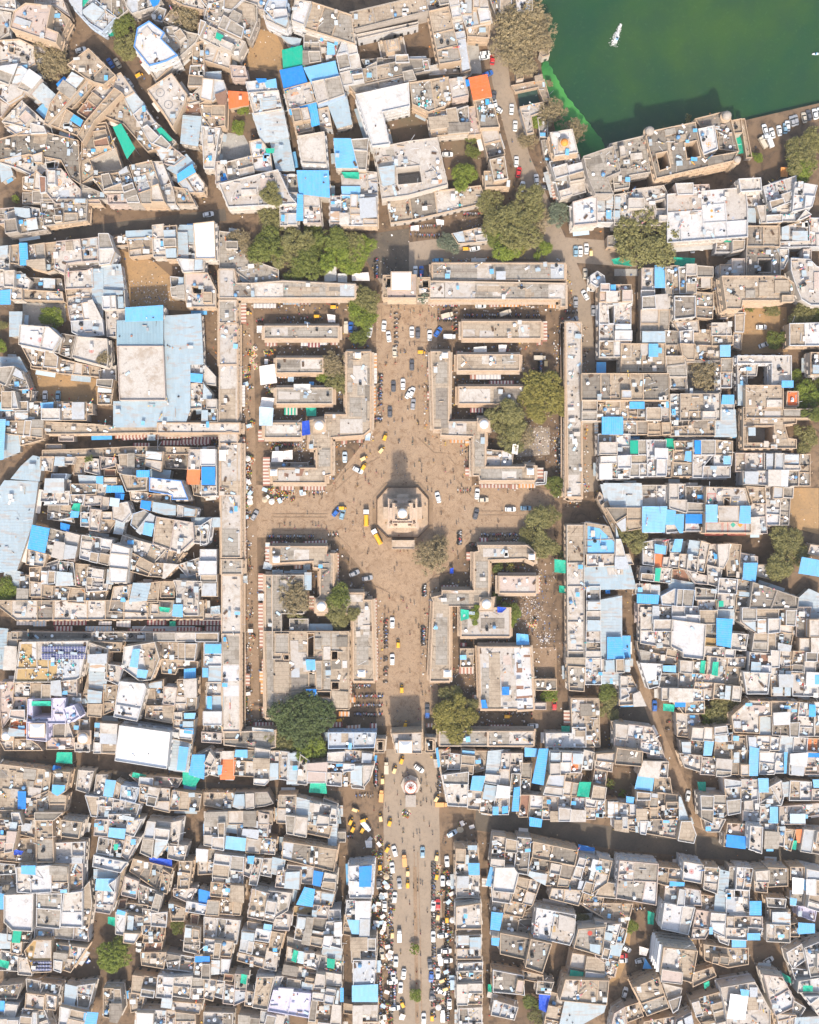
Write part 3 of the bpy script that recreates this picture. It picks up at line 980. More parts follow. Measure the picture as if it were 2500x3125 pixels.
C w 124,103 0
C w 126,118 20
@0,1250
T c 8 -8,8 5,8 3,42 -8,44
H w 5 0,-6 14,-6 14,8 0,8
H t 7 14,-6 73,-6 73,9 14,9
H t 6 5,10 38,10 38,24 5,20 ; Pw 18,12 36,12 36,20 18,20
H l 5 3,20 17,20 16,35 4,40
H t 4 17,20 37,22 37,25 18,30
H t 6 38,10 80,12 95,14 97,13 160,12 185,12 185,19 110,20 60,21 39,21 "long narrow shop roof north of the striped awning alley"
H w 4 50,22 63,22 63,27 50,27
S 103,21 122,21 122,25 103,26 m
T l 4 124,21 131,21 131,26 124,26
S 131,20 156,20 156,24 131,25 r
S 162,21 185,21 185,25 162,25 m
H t 5 36,34 72,33 110,31 128,31 185,32 185,36 160,38 100,39 36,41 "long narrow shop roof south of the striped awning alley"
S 112,28 126,28 126,31 112,31 m
S 136,26 175,26 175,30 136,30 m
H w 4 39,29 53,29 53,33 39,33
H l 5 28,39 36,41 33,60 10,58 18,48 "curved corrugated sheet roof along the lane"
H l 5 4,60 32,61 27,96 14,135 -8,138 -8,78 "rusting patched sheet roof bending south"
H w 7 35,40 46,40 44,52 35,50
H l 7 47,40 54,40 54,47 46,47
H w 7 54,40 64,40 62,46 54,46
H t 4 64,41 72,40 72,55 63,55
H w 7 73,41 83,42 84,55 72,52
H w 7 85,40 98,41 99,47 86,50
H r 7 88,50 98,50 98,56 88,56
H d 5 102,38 125,38 122,50 103,48
H w 9 124,35 138,36 136,52 123,47
H w 7 98,46 118,51 117,58 100,53
T c 8 115,51 126,51 126,57 115,57
H l 7 126,51 143,52 142,58 126,58
H t 6 138,37 158,38 158,50 140,49
H w 9 160,34 170,34 168,50 159,50
H o 8 159,50 168,51 167,62 158,62
H u 7 44,54 57,54 55,60 43,60
H l 9 39,59 53,59 53,69 38,69
H w 7 36,69 46,69 46,77 35,77
H w 7 46,69 59,69 58,80 38,80
H l 7 67,56 82,57 82,63 68,62
T c 9 81,56 87,56 87,63 81,62
H w 8 87,57 99,57 99,63 87,63
H d 7 60,63 82,63 81,71 61,72
H w 7 82,63 92,63 88,73 82,72
T c 7 90,64 103,64 105,70 89,70
T k 7 97,70 105,71 104,76 97,75
H w 10 101,54 125,57 124,68 107,69 "narrow tapering white roof"
H W 11 126,57 153,60 159,76 145,76 145,72 126,69 "blue edged white angular house"
H w 7 110,69 125,70 125,77 111,76
H t 7 125,71 144,72 144,78 126,77
H w 7 60,72 72,72 70,80 61,79
H w 7 72,73 86,73 86,80 72,81
H w 8 86,73 93,74 92,84 85,85
T u 9 93,74 101,75 100,82 92,81
H g 4 42,80 60,80 63,95 41,92
T e 7 62,79 68,79 67,86 60,84
T c 8 60,85 67,86 66,91 59,91
H w 7 69,80 84,84 83,96 69,96
H w 8 69,87 77,87 76,98 69,98
H w 8 77,84 86,85 83,102 76,101
H w 9 86,86 95,86 95,93 86,93
H w 7 96,80 108,78 111,87 104,95 96,92
H t 6 86,93 98,94 92,103 84,103
H l 7 98,94 105,95 103,105 96,104
H w 8 120,76 142,79 166,84 165,90 140,89 119,83
H w 9 132,90 163,95 164,110 152,121 129,113 "white roof criss-crossed by sealed cracks"
H u 8 113,88 122,85 131,90 129,98 120,104 111,97
T c 10 122,95 130,96 128,107 120,105
H w 8 163,98 176,98 174,113 164,112
H l 7 162,92 185,92 185,98 163,98
T k 6 51,95 59,97 58,103 51,101
T c 10 27,97 42,100 38,121 23,117
H w 7 42,100 57,104 54,125 38,121
H w 7 57,103 68,106 64,124 53,125
H w 8 70,106 96,110 92,131 68,125
H p 7 53,120 64,122 64,128 53,126
H w 8 104,106 115,110 130,114 140,118 128,131 108,122 102,113
H W 10 97,113 111,117 108,145 95,145 94,125
H t 8 110,120 130,130 125,140 108,135
H w 7 129,115 143,119 143,129 130,130
H t 7 143,119 155,121 148,130 141,128
H t 7 128,129 150,131 140,141 126,140
H w 8 24,118 40,122 37,132 23,130
H w 6 38,130 52,125 50,130 40,133
H t 7 26,133 35,133 33,145 26,144
H g 7 36,133 49,130 48,146 36,147
H g 7 50,128 62,129 64,148 48,148
H t 7 65,130 76,131 73,150 65,148
H w 8 75,133 89,135 87,150 74,148
H l 8 91,135 97,136 95,147 90,146
H w 7 26,145 36,146 35,157 26,157
H t 6 37,148 60,150 56,161 36,158
H t 6 60,150 72,151 72,163 58,162
H w 8 73,147 91,147 90,152 74,153
H t 6 72,154 91,153 88,163 71,164
H r 6 27,158 36,158 36,166 27,166
H l 6 44,161 72,163 71,168 44,166
H l 4 5,134 19,138 17,155 4,145
H t 4 18,139 26,140 24,170 16,170
H w 6 96,149 112,147 109,160 125,161 126,172 92,170 "grey flat roof with a rooftop stair"
H l 9 113,147 126,147 123,160 110,161
H t 7 127,146 135,145 133,162 124,162
H t 7 136,145 147,145 147,158 136,158
H w 9 147,144 170,145 170,150 167,152 167,173 156,173 150,165 149,150
T e 6 134,166 144,167 142,171 135,170
T c 9 146,164 154,164 154,175 145,174
H w 7 166,138 180,138 180,145 167,144
H w 8 127,163 134,164 134,172 127,172
H w 6 150,131 168,125 172,137 158,140
G d 164,72 172,72 172,92 166,90
H t 6 162,60 175,60 175,74 164,72
A 5,155 10 l
A 79,42 4 g
A 4,150 9 o
@625,1250
M t 6 119,-49 140,-49 140,17 134,22 107,24 107,55 102,56 102,62 57,62 55,49 94,49 94,33 88,33 88,9 101,7 101,4 119,4 "stepped northwest arcade block facing the clock tower" ; Pw 114,8 133,8 133,20 114,20 ; Pg 96,34 106,34 106,48 96,48 ; Pw 62,51 80,51 80,60 62,60 ; Pr 76,50 84,50 82,56 77,56 ; Pr 67,53 71,54 70,57 67,56 ; Pw 125,-37 137,-37 137,-22 125,-22 ; Pg 122,-10 132,-10 132,6 122,6 ; D 96,13 4.3 ; K 58,53 4.5 ; K 129,-46 4
S 141,-47 145,-47 145,-35 141,-35 o
S 141,-35 145,-35 145,-22 141,-22 w
S 141,-20 144,-20 144,0 141,0 o
S 141,0 144,0 144,4 141,4 o
S 115,25 120,25 120,29 115,29 r
S 128,25 133,25 133,28 128,28 r
T u 5 136,20 140,20 139,26 135,26
S 63,64 75,64 75,68 63,68 r
S 83,64 101,64 101,68 83,68 r
S 49,40 55,40 55,64 49,64 r
M g 5 50,11 82,11 82,24 50,24 "fourth stall hall left of the royal blue tarpaulin" ; Pw 52,13 80,13 80,20 52,20
S 45,17 50,17 50,27 45,27 r
S 51,24 62,24 62,27 51,27 r
T i 6 82,10 88,9 89,21 82,22
T w 4 57,35 66,35 66,44 56,44
T w 4 66,35 74,34 74,42 66,42
H g 4 56,45 87,45 87,49 56,49
G t 5,98 20,98 20,100 5,100
M w 6 13,28 31,28 31,125 14,125 "long west arcade roof opposite the clock tower" ; Pt 13,60 30,60 30,72 13,72 ; Pg 15,100 28,100 28,126 15,126
S 31,61 35,61 35,66 31,66 r
S 31,99 35,99 35,125 31,125 r
M g 6 14,126 32,126 32,139 14,139 
S 31,135 35,135 35,139 31,139 r
M w 6 14,139 31,139 31,278 14,278 "southern length of the west arcade roof" ; Pg 15,200 30,200 30,230 15,230
T l 4 31,140 36,140 36,146 31,146
S 31,147 34,147 34,166 31,166 o
T w 7 12,34 18,34 18,43 12,43
M w 7 -40,11 30,11 30,20 -40,20
S -20,20 8,20 8,24 -20,24 m
S -20,25 5,25 5,29 -20,29 m
M t 6 56,115 103,115 103,121 109,121 109,154 134,154 134,160 141,160 143,229 125,229 125,172 94,172 94,159 97,156 97,134 91,133 91,128 56,130 "stepped southwest arcade block facing the clock tower" ; Pg 64,116 80,116 80,126 64,126 ; Pw 75,118 88,118 88,127 75,127 ; Pd 97,134 106,134 106,155 97,155 ; Pw 112,156 133,156 133,162 112,162 ; Pw 129,168 139,168 139,185 129,185 ; Pg 128,190 138,190 138,215 128,215 ; D 98,166 4.3 ; K 60,126 4.5
S 51,112 55,112 55,120 51,120 u
S 56,111 63,111 63,115 56,115 m
S 69,112 77,112 77,115 69,115 m
S 83,111 103,110 103,114 83,115 m
S 51,116 56,116 56,129 51,129 r
S 110,121 113,121 113,148 110,148 r
S 75,130 82,130 82,134 75,134 r
T l 3 83,130 89,130 89,135 83,135
T l 3 50,128 58,130 56,135 49,134
S 143,159 145,159 145,229 143,229 r
M g 5 51,139 57,139 57,260 51,260 
S 45,138 50,138 50,154 45,154 r
T g 4 45,155 50,155 50,161 45,161
S 45,163 50,163 50,185 45,185 r
H g 6 57,139 84,139 84,172 65,172 65,210 57,210 "grey roof with tree rising through its court"
T l 7 84,137 90,137 90,152 84,152
T l 4 57,135 66,135 66,139 57,139
T l 4 72,135 86,135 86,138 72,138
S 88,157 92,157 92,168 88,168 r
A 77,158 14 b
A 116,160 12 g
A 110,170 9 o
A 77,172 10 o
A 125,170 6 o
H w 8 -3,98 6,92 3,112 -3,114
H W 7 -3,118 10,118 10,138 -3,138
H t 6 -2,139 11,139 11,157 -2,157
H g 7 -2,-8 11,-8 11,10 -2,10
H W 8 -2,34 10,34 10,72 -2,73
T l 5 5,166 13,165 13,172 5,172
H w 4 -3,172 14,172 14,177 -3,177
Y 152,23 70
Y 149,34 50
Y 134,41 30
Y 134,48 60
C w 129,51 -25
C u 118,40 90
Y 116,83 0
C k 111,86 50
C b 116,88 75
X 136,91 90
X 145,107 118
C g 126,138 25
C g 137,142 10
C g 42,89 60
C d 156,2 90
F 51,66 64,78 30
F 64,66 74,75 12
F 32,65 40,82 26
F 56,27 64,35 12
F 34,38 40,44 8
F 31,45 38,62 22
F 35,10 43,14 5
N 90,68 100,72 6
F 32,85 40,95 10
F 32,170 40,172 5
N 53,103 92,111 30
N 104,103 113,108 6
N 143,5 150,12 10
N 65,27 80,33 10
F 64,68 86,76 14
@1250,1250
M t 6 18,-49 34,-49 33,10 57,10 57,7 67,7 67,19 64,19 64,48 97,48 97,46 106,47 106,60 59,60 58,56 53,56 53,23 26,22 26,17 20,17 "stepped northeast arcade block facing the clock tower" ; Pw 33,11 48,11 48,21 33,21 ; Pg 55,25 63,25 63,48 55,48 ; Pg 60,50 95,50 95,59 60,59 ; Pw 78,52 90,52 90,59 78,59 ; Pg 22,-40 32,-40 32,-22 22,-22 ; Pd 22,-18 32,-18 32,8 22,8 ; D 63,12 4.3 ; K 102,52 4.5 ; K 30,-46 4
S 15,-35 18,-35 18,-28 15,-28 r
S 15,-15 18,-15 18,-8 15,-8 r
S 34,25 46,25 46,28 34,28 o
S 47,25 50,25 50,30 47,30 o
S 47,49 51,49 51,56 47,56 r
S 59,63 84,63 84,66 59,66 r
S 85,63 91,63 91,67 85,67 r
S 92,62 106,62 106,66 92,66 o
S 106,49 113,49 113,61 106,61 r
H w 4 113,52 116,52 115,63 106,64 106,61 113,61
H w 4 65,34 87,36 86,48 65,48
T w 2 87,29 92,29 91,38 86,37
M g 6 134,71 146,71 146,75 134,75
M w 7 131,-74 145,-74 146,74 133,74 "narrow roof down the east side north of the lane" ; Pg 133,15 145,15 145,55 133,55 ; Pw 133,-40 145,-40 145,-28 133,-28
S 129,25 132,25 132,38 129,38 r
M t 6 57,114 99,114 106,120 106,130 97,126 67,127 67,158 71,158 71,170 58,170 58,166 34,166 34,229 17,229 20,162 18,158 27,156 27,152 54,152 54,120 58,119 "stepped southeast arcade block facing the clock tower" ; Pw 62,117 80,117 80,124 62,124 ; Pg 56,128 66,128 66,150 56,150 ; Pg 28,155 50,155 50,164 28,164 ; Pg 22,175 32,175 32,215 22,215 ; D 65,164 4.3 ; K 103,124 4
S 59,108 66,108 66,113 59,113 m
S 72,111 92,111 92,114 72,114 m
S 92,109 98,109 98,113 92,113 m
S 48,120 51,120 51,127 48,127 r
S 27,148 41,148 41,152 27,152 m
S 17,160 20,160 20,172 17,172 r
M p 5 75,140 107,140 107,155 75,155 "pale pink stall hall in the southeast quarter" ; Pw 90,149 101,149 101,153 90,153
S 107,140 110,140 110,155 107,155 r
T e 5 122,126 132,127 132,138 122,137
T e 4 126,148 133,149 133,155 126,154
H w 7 132,97 147,97 147,231 133,231 "narrow roof with fallen beams east of the green tarpaulins" 
H g 8 147,95 150,95 168,98 173,111 173,122 148,122 "blue tiled tapering roof" ; Pc 150,98 160,100 173,112 173,121 150,121
H w 8 149,122 185,122 188,130 149,132
H l 8 148,132 185,131 190,150 148,151 ; Pw 166,133 180,133 180,139 167,139
H g 7 149,149 160,149 160,161 149,161
T k 4 165,152 169,152 169,155 165,155
H w 8 149,161 160,161 161,231 148,231
H l 7 162,161 178,158 178,230 162,230
H W 8 160,40 185,39 185,58 160,58
T c 9 162,6 180,6 180,21 162,21
H w 7 159,21 185,21 185,38 159,38
S 156,10 159,10 159,20 156,20 u
H l 7 162,64 183,63 195,86 167,83
H t 6 160,70 172,85 180,105 176,110 158,75
A 80,2 16 o
A 90,12 13 o
A 75,12 10 o
A 112,2 14 y
A 85,25 11 o
A 95,22 10 b
A 124,63 9 g
A 108,96 15 o
A 112,112 13 o
A 100,105 8 o
A 118,92 9 o
A 18,125 14 b
A 24,115 9 b
A 130,122 5 g
A 75,132 6 g
A 84,132 5 y
A 74,160 6 g
A 86,168 9 g
A 54,169 6 l
A 98,112 7 o
G w 88,15 118,15 118,38 90,40 "littered pale ground"
C w 24,74 105
C w 57,71 85
C t 62,76 0
C w 85,84 0
C b 98,83 0
C d 56,88 75
T i 2 34,134 37,133 37,138 34,138
N 38,103 46,116 16
N 9,148 16,158 14
N 60,103 95,108 20
N 40,65 52,72 6
N 50,112 56,116 4
N 120,25 132,50 16
T e 3 43,168 50,169 50,176 43,178
T i 3 74,166 82,167 78,171 74,171
@1875,1250
H g 7 -4,7 18,7 18,21 -4,21
H t 6 18,-4 27,-4 27,21 19,21
H t 8 28,0 46,0 46,21 28,22
H u 8 47,2 63,2 63,14 47,14
H t 8 47,15 62,14 63,2 84,2 84,22 47,22
H l 9 85,1 101,1 102,22 85,22
H t 9 108,-2 153,-2 153,12 143,13 146,24 153,25 153,33 108,33 "broad stone mansion roof around a square court" ; o 112,14 134,14 134,28 112,28 ; Tl 113,15 119,15 119,22 113,22
H g 6 0,23 12,23 12,38 0,38
H w 7 12,26 27,26 27,56 12,56 ; Pr 12,26 27,26 27,33 12,33
H w 7 0,39 12,39 13,57 0,57
H W 8 27,26 43,26 42,56 28,56 ; rt .5 34,40 42,40 42,49 35,48
H w 8 43,34 49,34 47,57 43,57
H e 7 43,25 50,25 50,34 43,34
H t 7 50,27 65,27 65,34 51,34
H t 8 50,35 65,35 65,56 49,56
T c 9 60,35 65,35 65,44 59,43
H w 8 66,26 84,26 84,38 66,38
H t 8 85,26 99,27 99,38 85,38
H w 8 66,39 82,39 74,48 74,57 66,57
H W 8 75,48 97,48 97,57 74,57
H W 8 84,39 99,38 98,47 84,47
T c 9.5 92,39 98,39 98,46 92,46
H w 8 102,37 125,37 125,51 102,52 
H w 8 126,37 154,38 154,51 126,51
H W 9 108,52 144,52 143,64 108,63 ; Pc 109,58 114,58 114,61 109,61 ; Pt 118,55 123,55 122,62 118,61
H g 7 144,52 154,52 154,64 145,64
H t 5 156,38 164,38 164,64 155,64
H l 8 -8,63 22,63 23,82 -2,83
H w 7 23,64 44,64 43,82 24,81
H w 7 45,63 59,63 59,87 45,83
H g 8 60,65 76,65 75,86 60,86
H c 9 24,82 44,82 42,103 24,103 "bright sky blue roof beside a rooftop yard"
T c 9 44,84 52,85 51,97 43,97
T c 9 52,88 59,88 58,104 55,104 51,97
H w 7 43,97 51,97 55,103 43,104
H W 8 60,87 75,87 75,102 60,102 ; Tk 60,88 74,88 74,96 60,96
H w 11 77,65 110,66 114,81 115,104 76,104 "white painted patterned roof with red border lines and green diamonds" ; o 92,74 97,74 97,81 92,81 ; rw 1.5 87,81 105,81 105,95 88,95
T c 13 77,80 87,80 87,95 77,95
T c 13 106,81 115,81 115,96 105,96
H w 9 116,79 126,80 128,104 114,104 106,100
H t 9 111,65 126,66 127,79 116,79
H w 8 127,65 140,66 138,97 128,97
H g 7 140,66 148,66 146,97 139,97
H t 6 -8,83 22,83 22,100 5,103
G y 149,66 172,66 172,105 152,100 146,96 "ochre dirt lot at right edge"
H w 7 34,110 45,110 43,122 34,120 
T c 8 34,113 44,115 43,122 34,121
H w 7 46,112 52,110 50,120 46,120
T c 9 51,109 58,109 56,120 48,120
H l 8 64,111 72,112 70,124 62,122
H w 8 73,111 80,113 75,137 69,136 
H w 7 24,112 34,110 33,131 24,130
H o 8 34,122 41,122 40,133 34,132
H w 8 41,124 47,124 45,133 40,132
H w 7 22,132 48,134 47,146 21,143
H w 7 47,121 55,121 53,133 46,132
H w 7 55,122 62,122 60,135 54,133
H w 9 62,123 70,124 69,137 61,135
H r 5 49,135 60,135 63,145 49,143
H w 8 61,136 77,140 78,147 68,146
H w 7 79,114 95,113 94,125 90,133 78,130
H t 5 86,121 93,123 92,134 84,132
H t 7 95,113 106,114 105,125 104,140 95,140 94,127
H w 7 78,131 90,134 88,149 79,147
H w 8 88,142 103,143 102,155 87,154
H w 8 106,121 120,124 120,129 107,128
T c 10 109,129 121,129 119,145 108,143
H w 7 104,129 108,129 108,143 103,143
H w 6 121,131 135,131 133,143 120,140
H l 7 30,148 38,148 38,156 30,156
H w 7 18,147 30,147 30,155 18,155
T c 8 19,155 38,156 37,164 19,163
H l 6 46,143 67,147 66,153 47,150
H u 8 50,151 67,152 65,166 40,164 39,157
H g 7 68,150 85,152 84,160 68,160
H w 8 87,155 101,155 100,168 87,168 ; Te 88,161 92,161 92,166 88,166
H p 8 20,164 48,165 48,180 20,180
H W 8 48,165 70,166 70,180 48,180
H w 7 70,161 85,160 85,180 71,180
H l 8 86,169 100,169 100,180 86,180
H d 10 116,145 155,158 154,168 113,168 "dark grey triangular block roof"
H t 8 104,143 116,146 113,170 102,170
H l 5 155,160 164,152 175,157 172,176 158,176
T c 9 158,124 180,128 180,142 155,138 "large bright blue tarpaulin at the right edge"
H w 6 165,114 180,116 180,125 163,121
H w 6 0,96 6,116 10,133 0,133
A 17,111 13 o
A 144,112 14 o
A 140,128 17 o
A 150,122 12 o
A 162,20 11 o
A 160,30 9 o
A 161,5 9 g
A 158,-8 9 l
@0,1875
H t 6 -8,-12 172,-12 172,4 14,5 "long shop roof above the lower awning alley"
S 14,6 28,6 28,9 14,9 w
S 28,6 39,5 39,10 28,10 u
S 45,5 73,5 73,9 45,9 m
S 83,6 94,6 94,9 83,9 w
S 98,6 110,5 110,11 98,10 w
S 124,5 140,5 140,9 124,9 m
T e 4 143,6 148,6 148,10 143,10
S 149,5 185,5 185,9 149,9 m
H g 5 10,14 78,15 78,21 10,21 "grey rear strip of shop roofs below the awning alley"
H g 5 79,15 185,15 185,22 79,22
S 46,10 61,10 61,14 46,14 m
S 72,10 94,10 94,14 72,14 u
S 108,12 118,12 118,14 108,14 m
S 129,12 139,12 139,14 129,14 m
S 149,11 170,11 170,14 149,14 m
H t 5 8,15 16,15 15,45 6,45
H l 5 -5,12 6,13 3,45 -5,45
H W 9 17,23 75,22 68,53 65,55 46,57 12,57 "hotel roof with solar panels and an ochre terrace" ; Py 18,25 27,25 27,38 49,39 47,57 14,57 ; Pu 50,37 67,36 67,52 49,52 ; J 35,27 12 2
H l 6 76,45 90,50 88,64 76,62
H r 7 75,62 88,64 86,86 75,85 
H w 8 76,24 91,29 90,48 77,47
H w 8 90,42 105,44 100,59 89,54
H w 9 105,27 131,23 135,37 128,55 118,56 103,45 "white roof with one narrow blue sheet"
T c 9 112,29 118,29 116,45 109,44
T c 8 116,46 125,47 123,54 115,53
H t 6 80,23 103,24 102,31 90,31 81,28
H t 6 134,24 167,24 165,38 134,37
H t 6 136,38 167,40 166,45 150,45 148,50 137,49
T c 7 155,46 165,45 165,54 155,54
H t 7 150,55 166,54 166,68 150,68
H W 10 101,56 122,58 124,62 116,90 96,86 "concrete roof with thick white parapet"
H t 6 122,58 138,55 138,74 122,75
H w 8 139,61 149,62 147,76 138,75
H w 8 124,77 147,77 145,91 123,87 ; rt .5 137,77 147,77 146,91 136,90
H w 7 148,69 166,70 165,80 148,82
T c 8 155,83 165,83 164,88 155,88
H w 7 147,82 154,82 154,89 147,88
H w 7 147,89 164,89 162,108 146,104 ; Tl 154,90 163,90 163,95 154,95
T c 8 155,96 163,96 163,101 155,100
H t 6 88,59 99,60 97,80 88,84
H w 7 81,91 100,92 98,116 80,116
H W 11 101,93 144,99 141,130 97,123 "huge plain bright white tent roof"
H p 7 1,57 12,57 11,76 13,80 3,95 1,80
H t 7 13,58 45,58 45,70 12,69
H w 9 46,56 65,54 65,68 46,66
H v 9 24,71 56,70 56,92 23,92 "lavender shrine courtyard with a green canopy" ; o 28,72 44,72 44,87 28,87 
T e 6 27,73 43,73 43,77 27,77
H p 9 13,70 23,70 23,102 8,102 ; Po 9,90 22,90 22,101 9,101
H v 10 23,90 40,90 40,107 23,105 "lavender pyramid hall roof" ; K 31,98 9
H v 11 53,79 63,76 68,86 58,92 "lavender fan shaped fluted roof"
H t 6 46,93 67,86 68,100 62,104 46,103
H w 7 58,67 68,67 68,75 58,75
D 4,103 4
D 69,105 4.5
H p 6 40,104 63,104 63,113 40,113
H w 7 64,108 76,108 76,115 64,115
H t 5 0,105 25,105 33,110 36,114 5,114
T e 5 48,116 61,116 61,126 47,125
T k 5 45,127 52,128 51,132 44,131
H t 5 69,75 76,46 76,100 68,100
H w 6 80,106 97,107 97,117 81,116
H l 7 143,104 160,110 158,132 143,130
T c 9 151,111 159,112 156,132 149,131
T c 9 162,118 173,118 172,139 159,135
T e 5 154,131 170,136 164,146 154,143
H t 6 -4,125 38,130 44,133 42,150 35,155 20,160 20,165 -4,165 "patched stone roof terrace"
T k 7 15,149 22,149 22,164 15,164
H t 8 46,132 59,133 56,148 50,152 45,149
H t 7 20,157 42,148 57,152 55,165 48,171 20,171
H t 7 0,165 19,165 22,175 0,178
H w 7 67,131 79,132 75,150 65,147
H w 7 82,135 91,135 87,152 80,150
T c 8 89,139 98,140 95,154 87,153
H w 8 73,152 92,154 118,160 114,173 78,169 
H u 8 103,144 118,146 114,158 102,155
H t 8 119,143 135,146 132,160 118,157
H w 7 132,146 143,147 143,166 130,163
H t 7 146,148 170,151 168,165 143,164
H w 7 98,140 103,143 100,155 96,154
H w 5 110,135 154,138 150,145 118,142 
S 137,138 147,139 147,142 137,142 m
T e 5 112,133 123,135 123,139 111,137
@625,1875
S 0,4 15,4 15,9 0,9 m
S 16,4 30,4 30,8 16,8 r
S 0,10 30,10 30,14 0,14 m
M w 6 14,16 30,16 30,99 15,99 "south end of the west arcade roof with two bright white patches" ; PW 15,43 29,43 29,56 16,56 ; PW 15,60 29,60 29,69 16,69 ; Pg 15,18 29,18 29,42 16,42
S 31,32 35,32 35,50 31,50 r
S 32,50 38,50 38,60 32,60 r
H W 8 0,24 14,24 14,43 0,43 ; Tc 0,25 14,25 14,33 0,33
H l 7 4,43 13,43 13,57 4,57 
T c 8 -2,45 3,45 3,53 -2,53
H w 7 2,57 14,57 14,68 2,68
H l 7 2,69 15,70 15,80 6,80 2,79 ; Tc 2,69 6,69 6,80 2,79
H w 6 0,81 15,81 15,98 0,99
H w 7 -2,99 14,100 14,108 -2,107
H t 6 50,14 122,14 122,80 107,80 107,86 60,86 58,84 52,82 "large southwest quarter shop block with flat patched roofs" ; o 87,16 92,16 92,36 87,36 ; o 66,34 71,34 71,38 67,38 ; o 107,57 113,57 113,63 107,63 ; o 88,49 93,49 93,62 88,62 ; o 94,65 106,65 106,70 94,70 ; o 107,31 112,31 112,38 107,38 ; rg 1.2 59,16 71,16 71,33 59,33 ; rt .8 59,40 71,40 71,66 60,66 ; rg 1.5 93,39 99,39 99,63 94,63 ; rt .7 107,64 121,65 121,79 107,79 ; rd 1 73,65 86,65 86,79 73,79 ; Pg 52,15 58,15 58,80 53,80 ; Pw 72,22 79,22 79,32 86,32 86,45 73,45 ; Pu 73,45 80,45 80,53 73,53 ; Pw 100,27 106,27 106,38 100,38 ; Pg 93,15 106,15 106,26 93,26 ; Pd 73,53 86,53 86,64 73,64 ; Pg 107,15 113,15 113,30 107,30 ; Pd 107,39 115,39 115,46 107,46 ; PW 116,39 120,39 120,45 116,45 ; Pt 115,15 120,15 120,38 115,38 ; Pg 100,39 106,39 106,63 100,63 ; Pw 94,71 106,71 106,82 100,82
H t 5 57,5 65,5 65,16 57,16 
T c 7 85,38 93,38 94,47 86,47
T k 7 85,63 94,63 94,73 89,72
S 46,12 51,12 51,28 46,28 r
S 48,38 51,38 51,48 48,48 r
S 46,48 51,48 51,57 46,57 o
S 47,57 51,57 51,67 47,67 o
S 48,78 51,78 51,85 48,85 r
S 52,5 56,5 56,14 52,14 r
S 113,82 122,82 122,86 113,86 o
S 122,70 127,70 127,74 122,74 o
S 122,40 124,40 124,68 122,68 r
S 143,20 146,20 146,54 143,54 r
S 126,54 140,54 140,57 126,57 r
H g 5 72,4 87,4 87,14 72,14
H l 4 88,9 107,9 107,14 88,14
K 132,50 5
S 41,91 58,91 58,96 41,96 m
T l 4 40,95 58,97 58,99 40,98
S 106,91 116,91 116,95 106,95 m
S 119,94 131,93 131,96 119,97 r
S 139,92 145,92 145,96 139,96 m
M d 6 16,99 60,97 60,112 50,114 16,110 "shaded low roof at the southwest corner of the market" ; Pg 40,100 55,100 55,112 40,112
H u 7 104,99 145,99 143,112 104,113 "pale blue roof beside the south gatehouse" ; rt .5 115,100 121,100 121,108 115,108
H t 8 144,105 152,105 151,116 143,116 ; o 146,107 150,107 150,114 146,114
H p 11 157,100 183,99 183,117 161,117 "south gatehouse with a white hipped skylight" ; K 169,112 8
H t 8 186,104 194,104 194,116 186,116 ; o 188,106 192,106 192,114 188,114
A 79,80 20 d
A 95,85 14 d
A 70,95 13 d
A 85,98 15 d
A 64,104 12 g
A 92,112 14 l
A 75,110 10 g
A 112,3 12 g
H w 7 -8,120 5,113 10,120 3,135 0,136 -8,136
H w 7 5,116 14,116 12,136 3,134
T c 6 11,127 15,127 14,135 11,135
H o 7 14,122 25,122 24,138 14,138 ; Pw 14,115 25,115 25,122 14,122
H t 6 25,115 43,114 42,136 25,135
T c 8 26,114 36,114 36,121 25,120
H w 8 43,112 55,114 54,140 51,143 42,142
H t 8 55,115 63,115 63,138 55,139
H w 7 63,115 71,116 70,139 62,138
H l 8 71,118 80,117 80,142 70,142 ; Pd 72,123 79,124 79,127 72,127
H w 8 81,118 88,123 86,143 78,142
H p 7 88,125 103,124 102,140 87,140
H w 7 104,116 118,115 117,133 103,133 ; Pr 105,117 115,117 115,131 105,131
H w 7 118,114 132,115 142,116 140,127 124,130 117,131
H w 7 103,133 115,133 115,144 103,143
H t 6 116,131 123,131 122,143 116,143
H w 7 123,126 142,126 139,138 134,144 123,141
H w 4 123,143 135,141 135,147 124,146
T e 5 89,141 102,142 103,151 88,150
H t 6 0,150 24,150 25,152 22,165 15,163 0,160
H g 6 26,150 53,149 58,158 52,160 30,163 24,161
H w 6 16,155 24,157 22,166 16,164
H g 7 2,166 30,165 57,165 57,176 2,176
H w 8 63,152 77,152 76,176 61,175
H l 8 78,155 90,158 87,176 76,174
H w 8 90,158 111,162 111,176 90,176 
T l 5 111,166 114,164 115,176 111,176
H g 5 100,154 113,159 112,163 100,160
C w 158,7 90
C w 158,38 90
Y 163,25 90
Y 166,63 90
Y 114,89 20
Y 169,93 80
Y 166,123 70
Y 160,131 70
Y 127,165 -20
W t 99,58 0
V t 153,129 90
N 126,65 150,88 60
N 125,58 140,62 12
N 151,0 154,58 20
N 123,15 127,45 30
N 127,145 150,160 10
N 140,125 148,145 20
F 32,12 42,30 8
F 33,60 38,90 12
F 168,166 172,172 10
@1250,1875
S 17,7 22,7 22,32 17,32 r
S 17,34 22,34 22,54 17,54 r
S 22,53 36,53 36,57 22,57 r
K 32,50 5
M w 6 43,-6 85,-6 85,19 43,19 "cluttered stall hall beside the turquoise tarpaulin" ; Pd 60,3 80,3 80,12 60,12 ; Pg 43,3 49,3 49,13 43,13
H t 5 43,29 54,29 53,44 43,44 
S 42,44 54,44 54,50 42,50 r
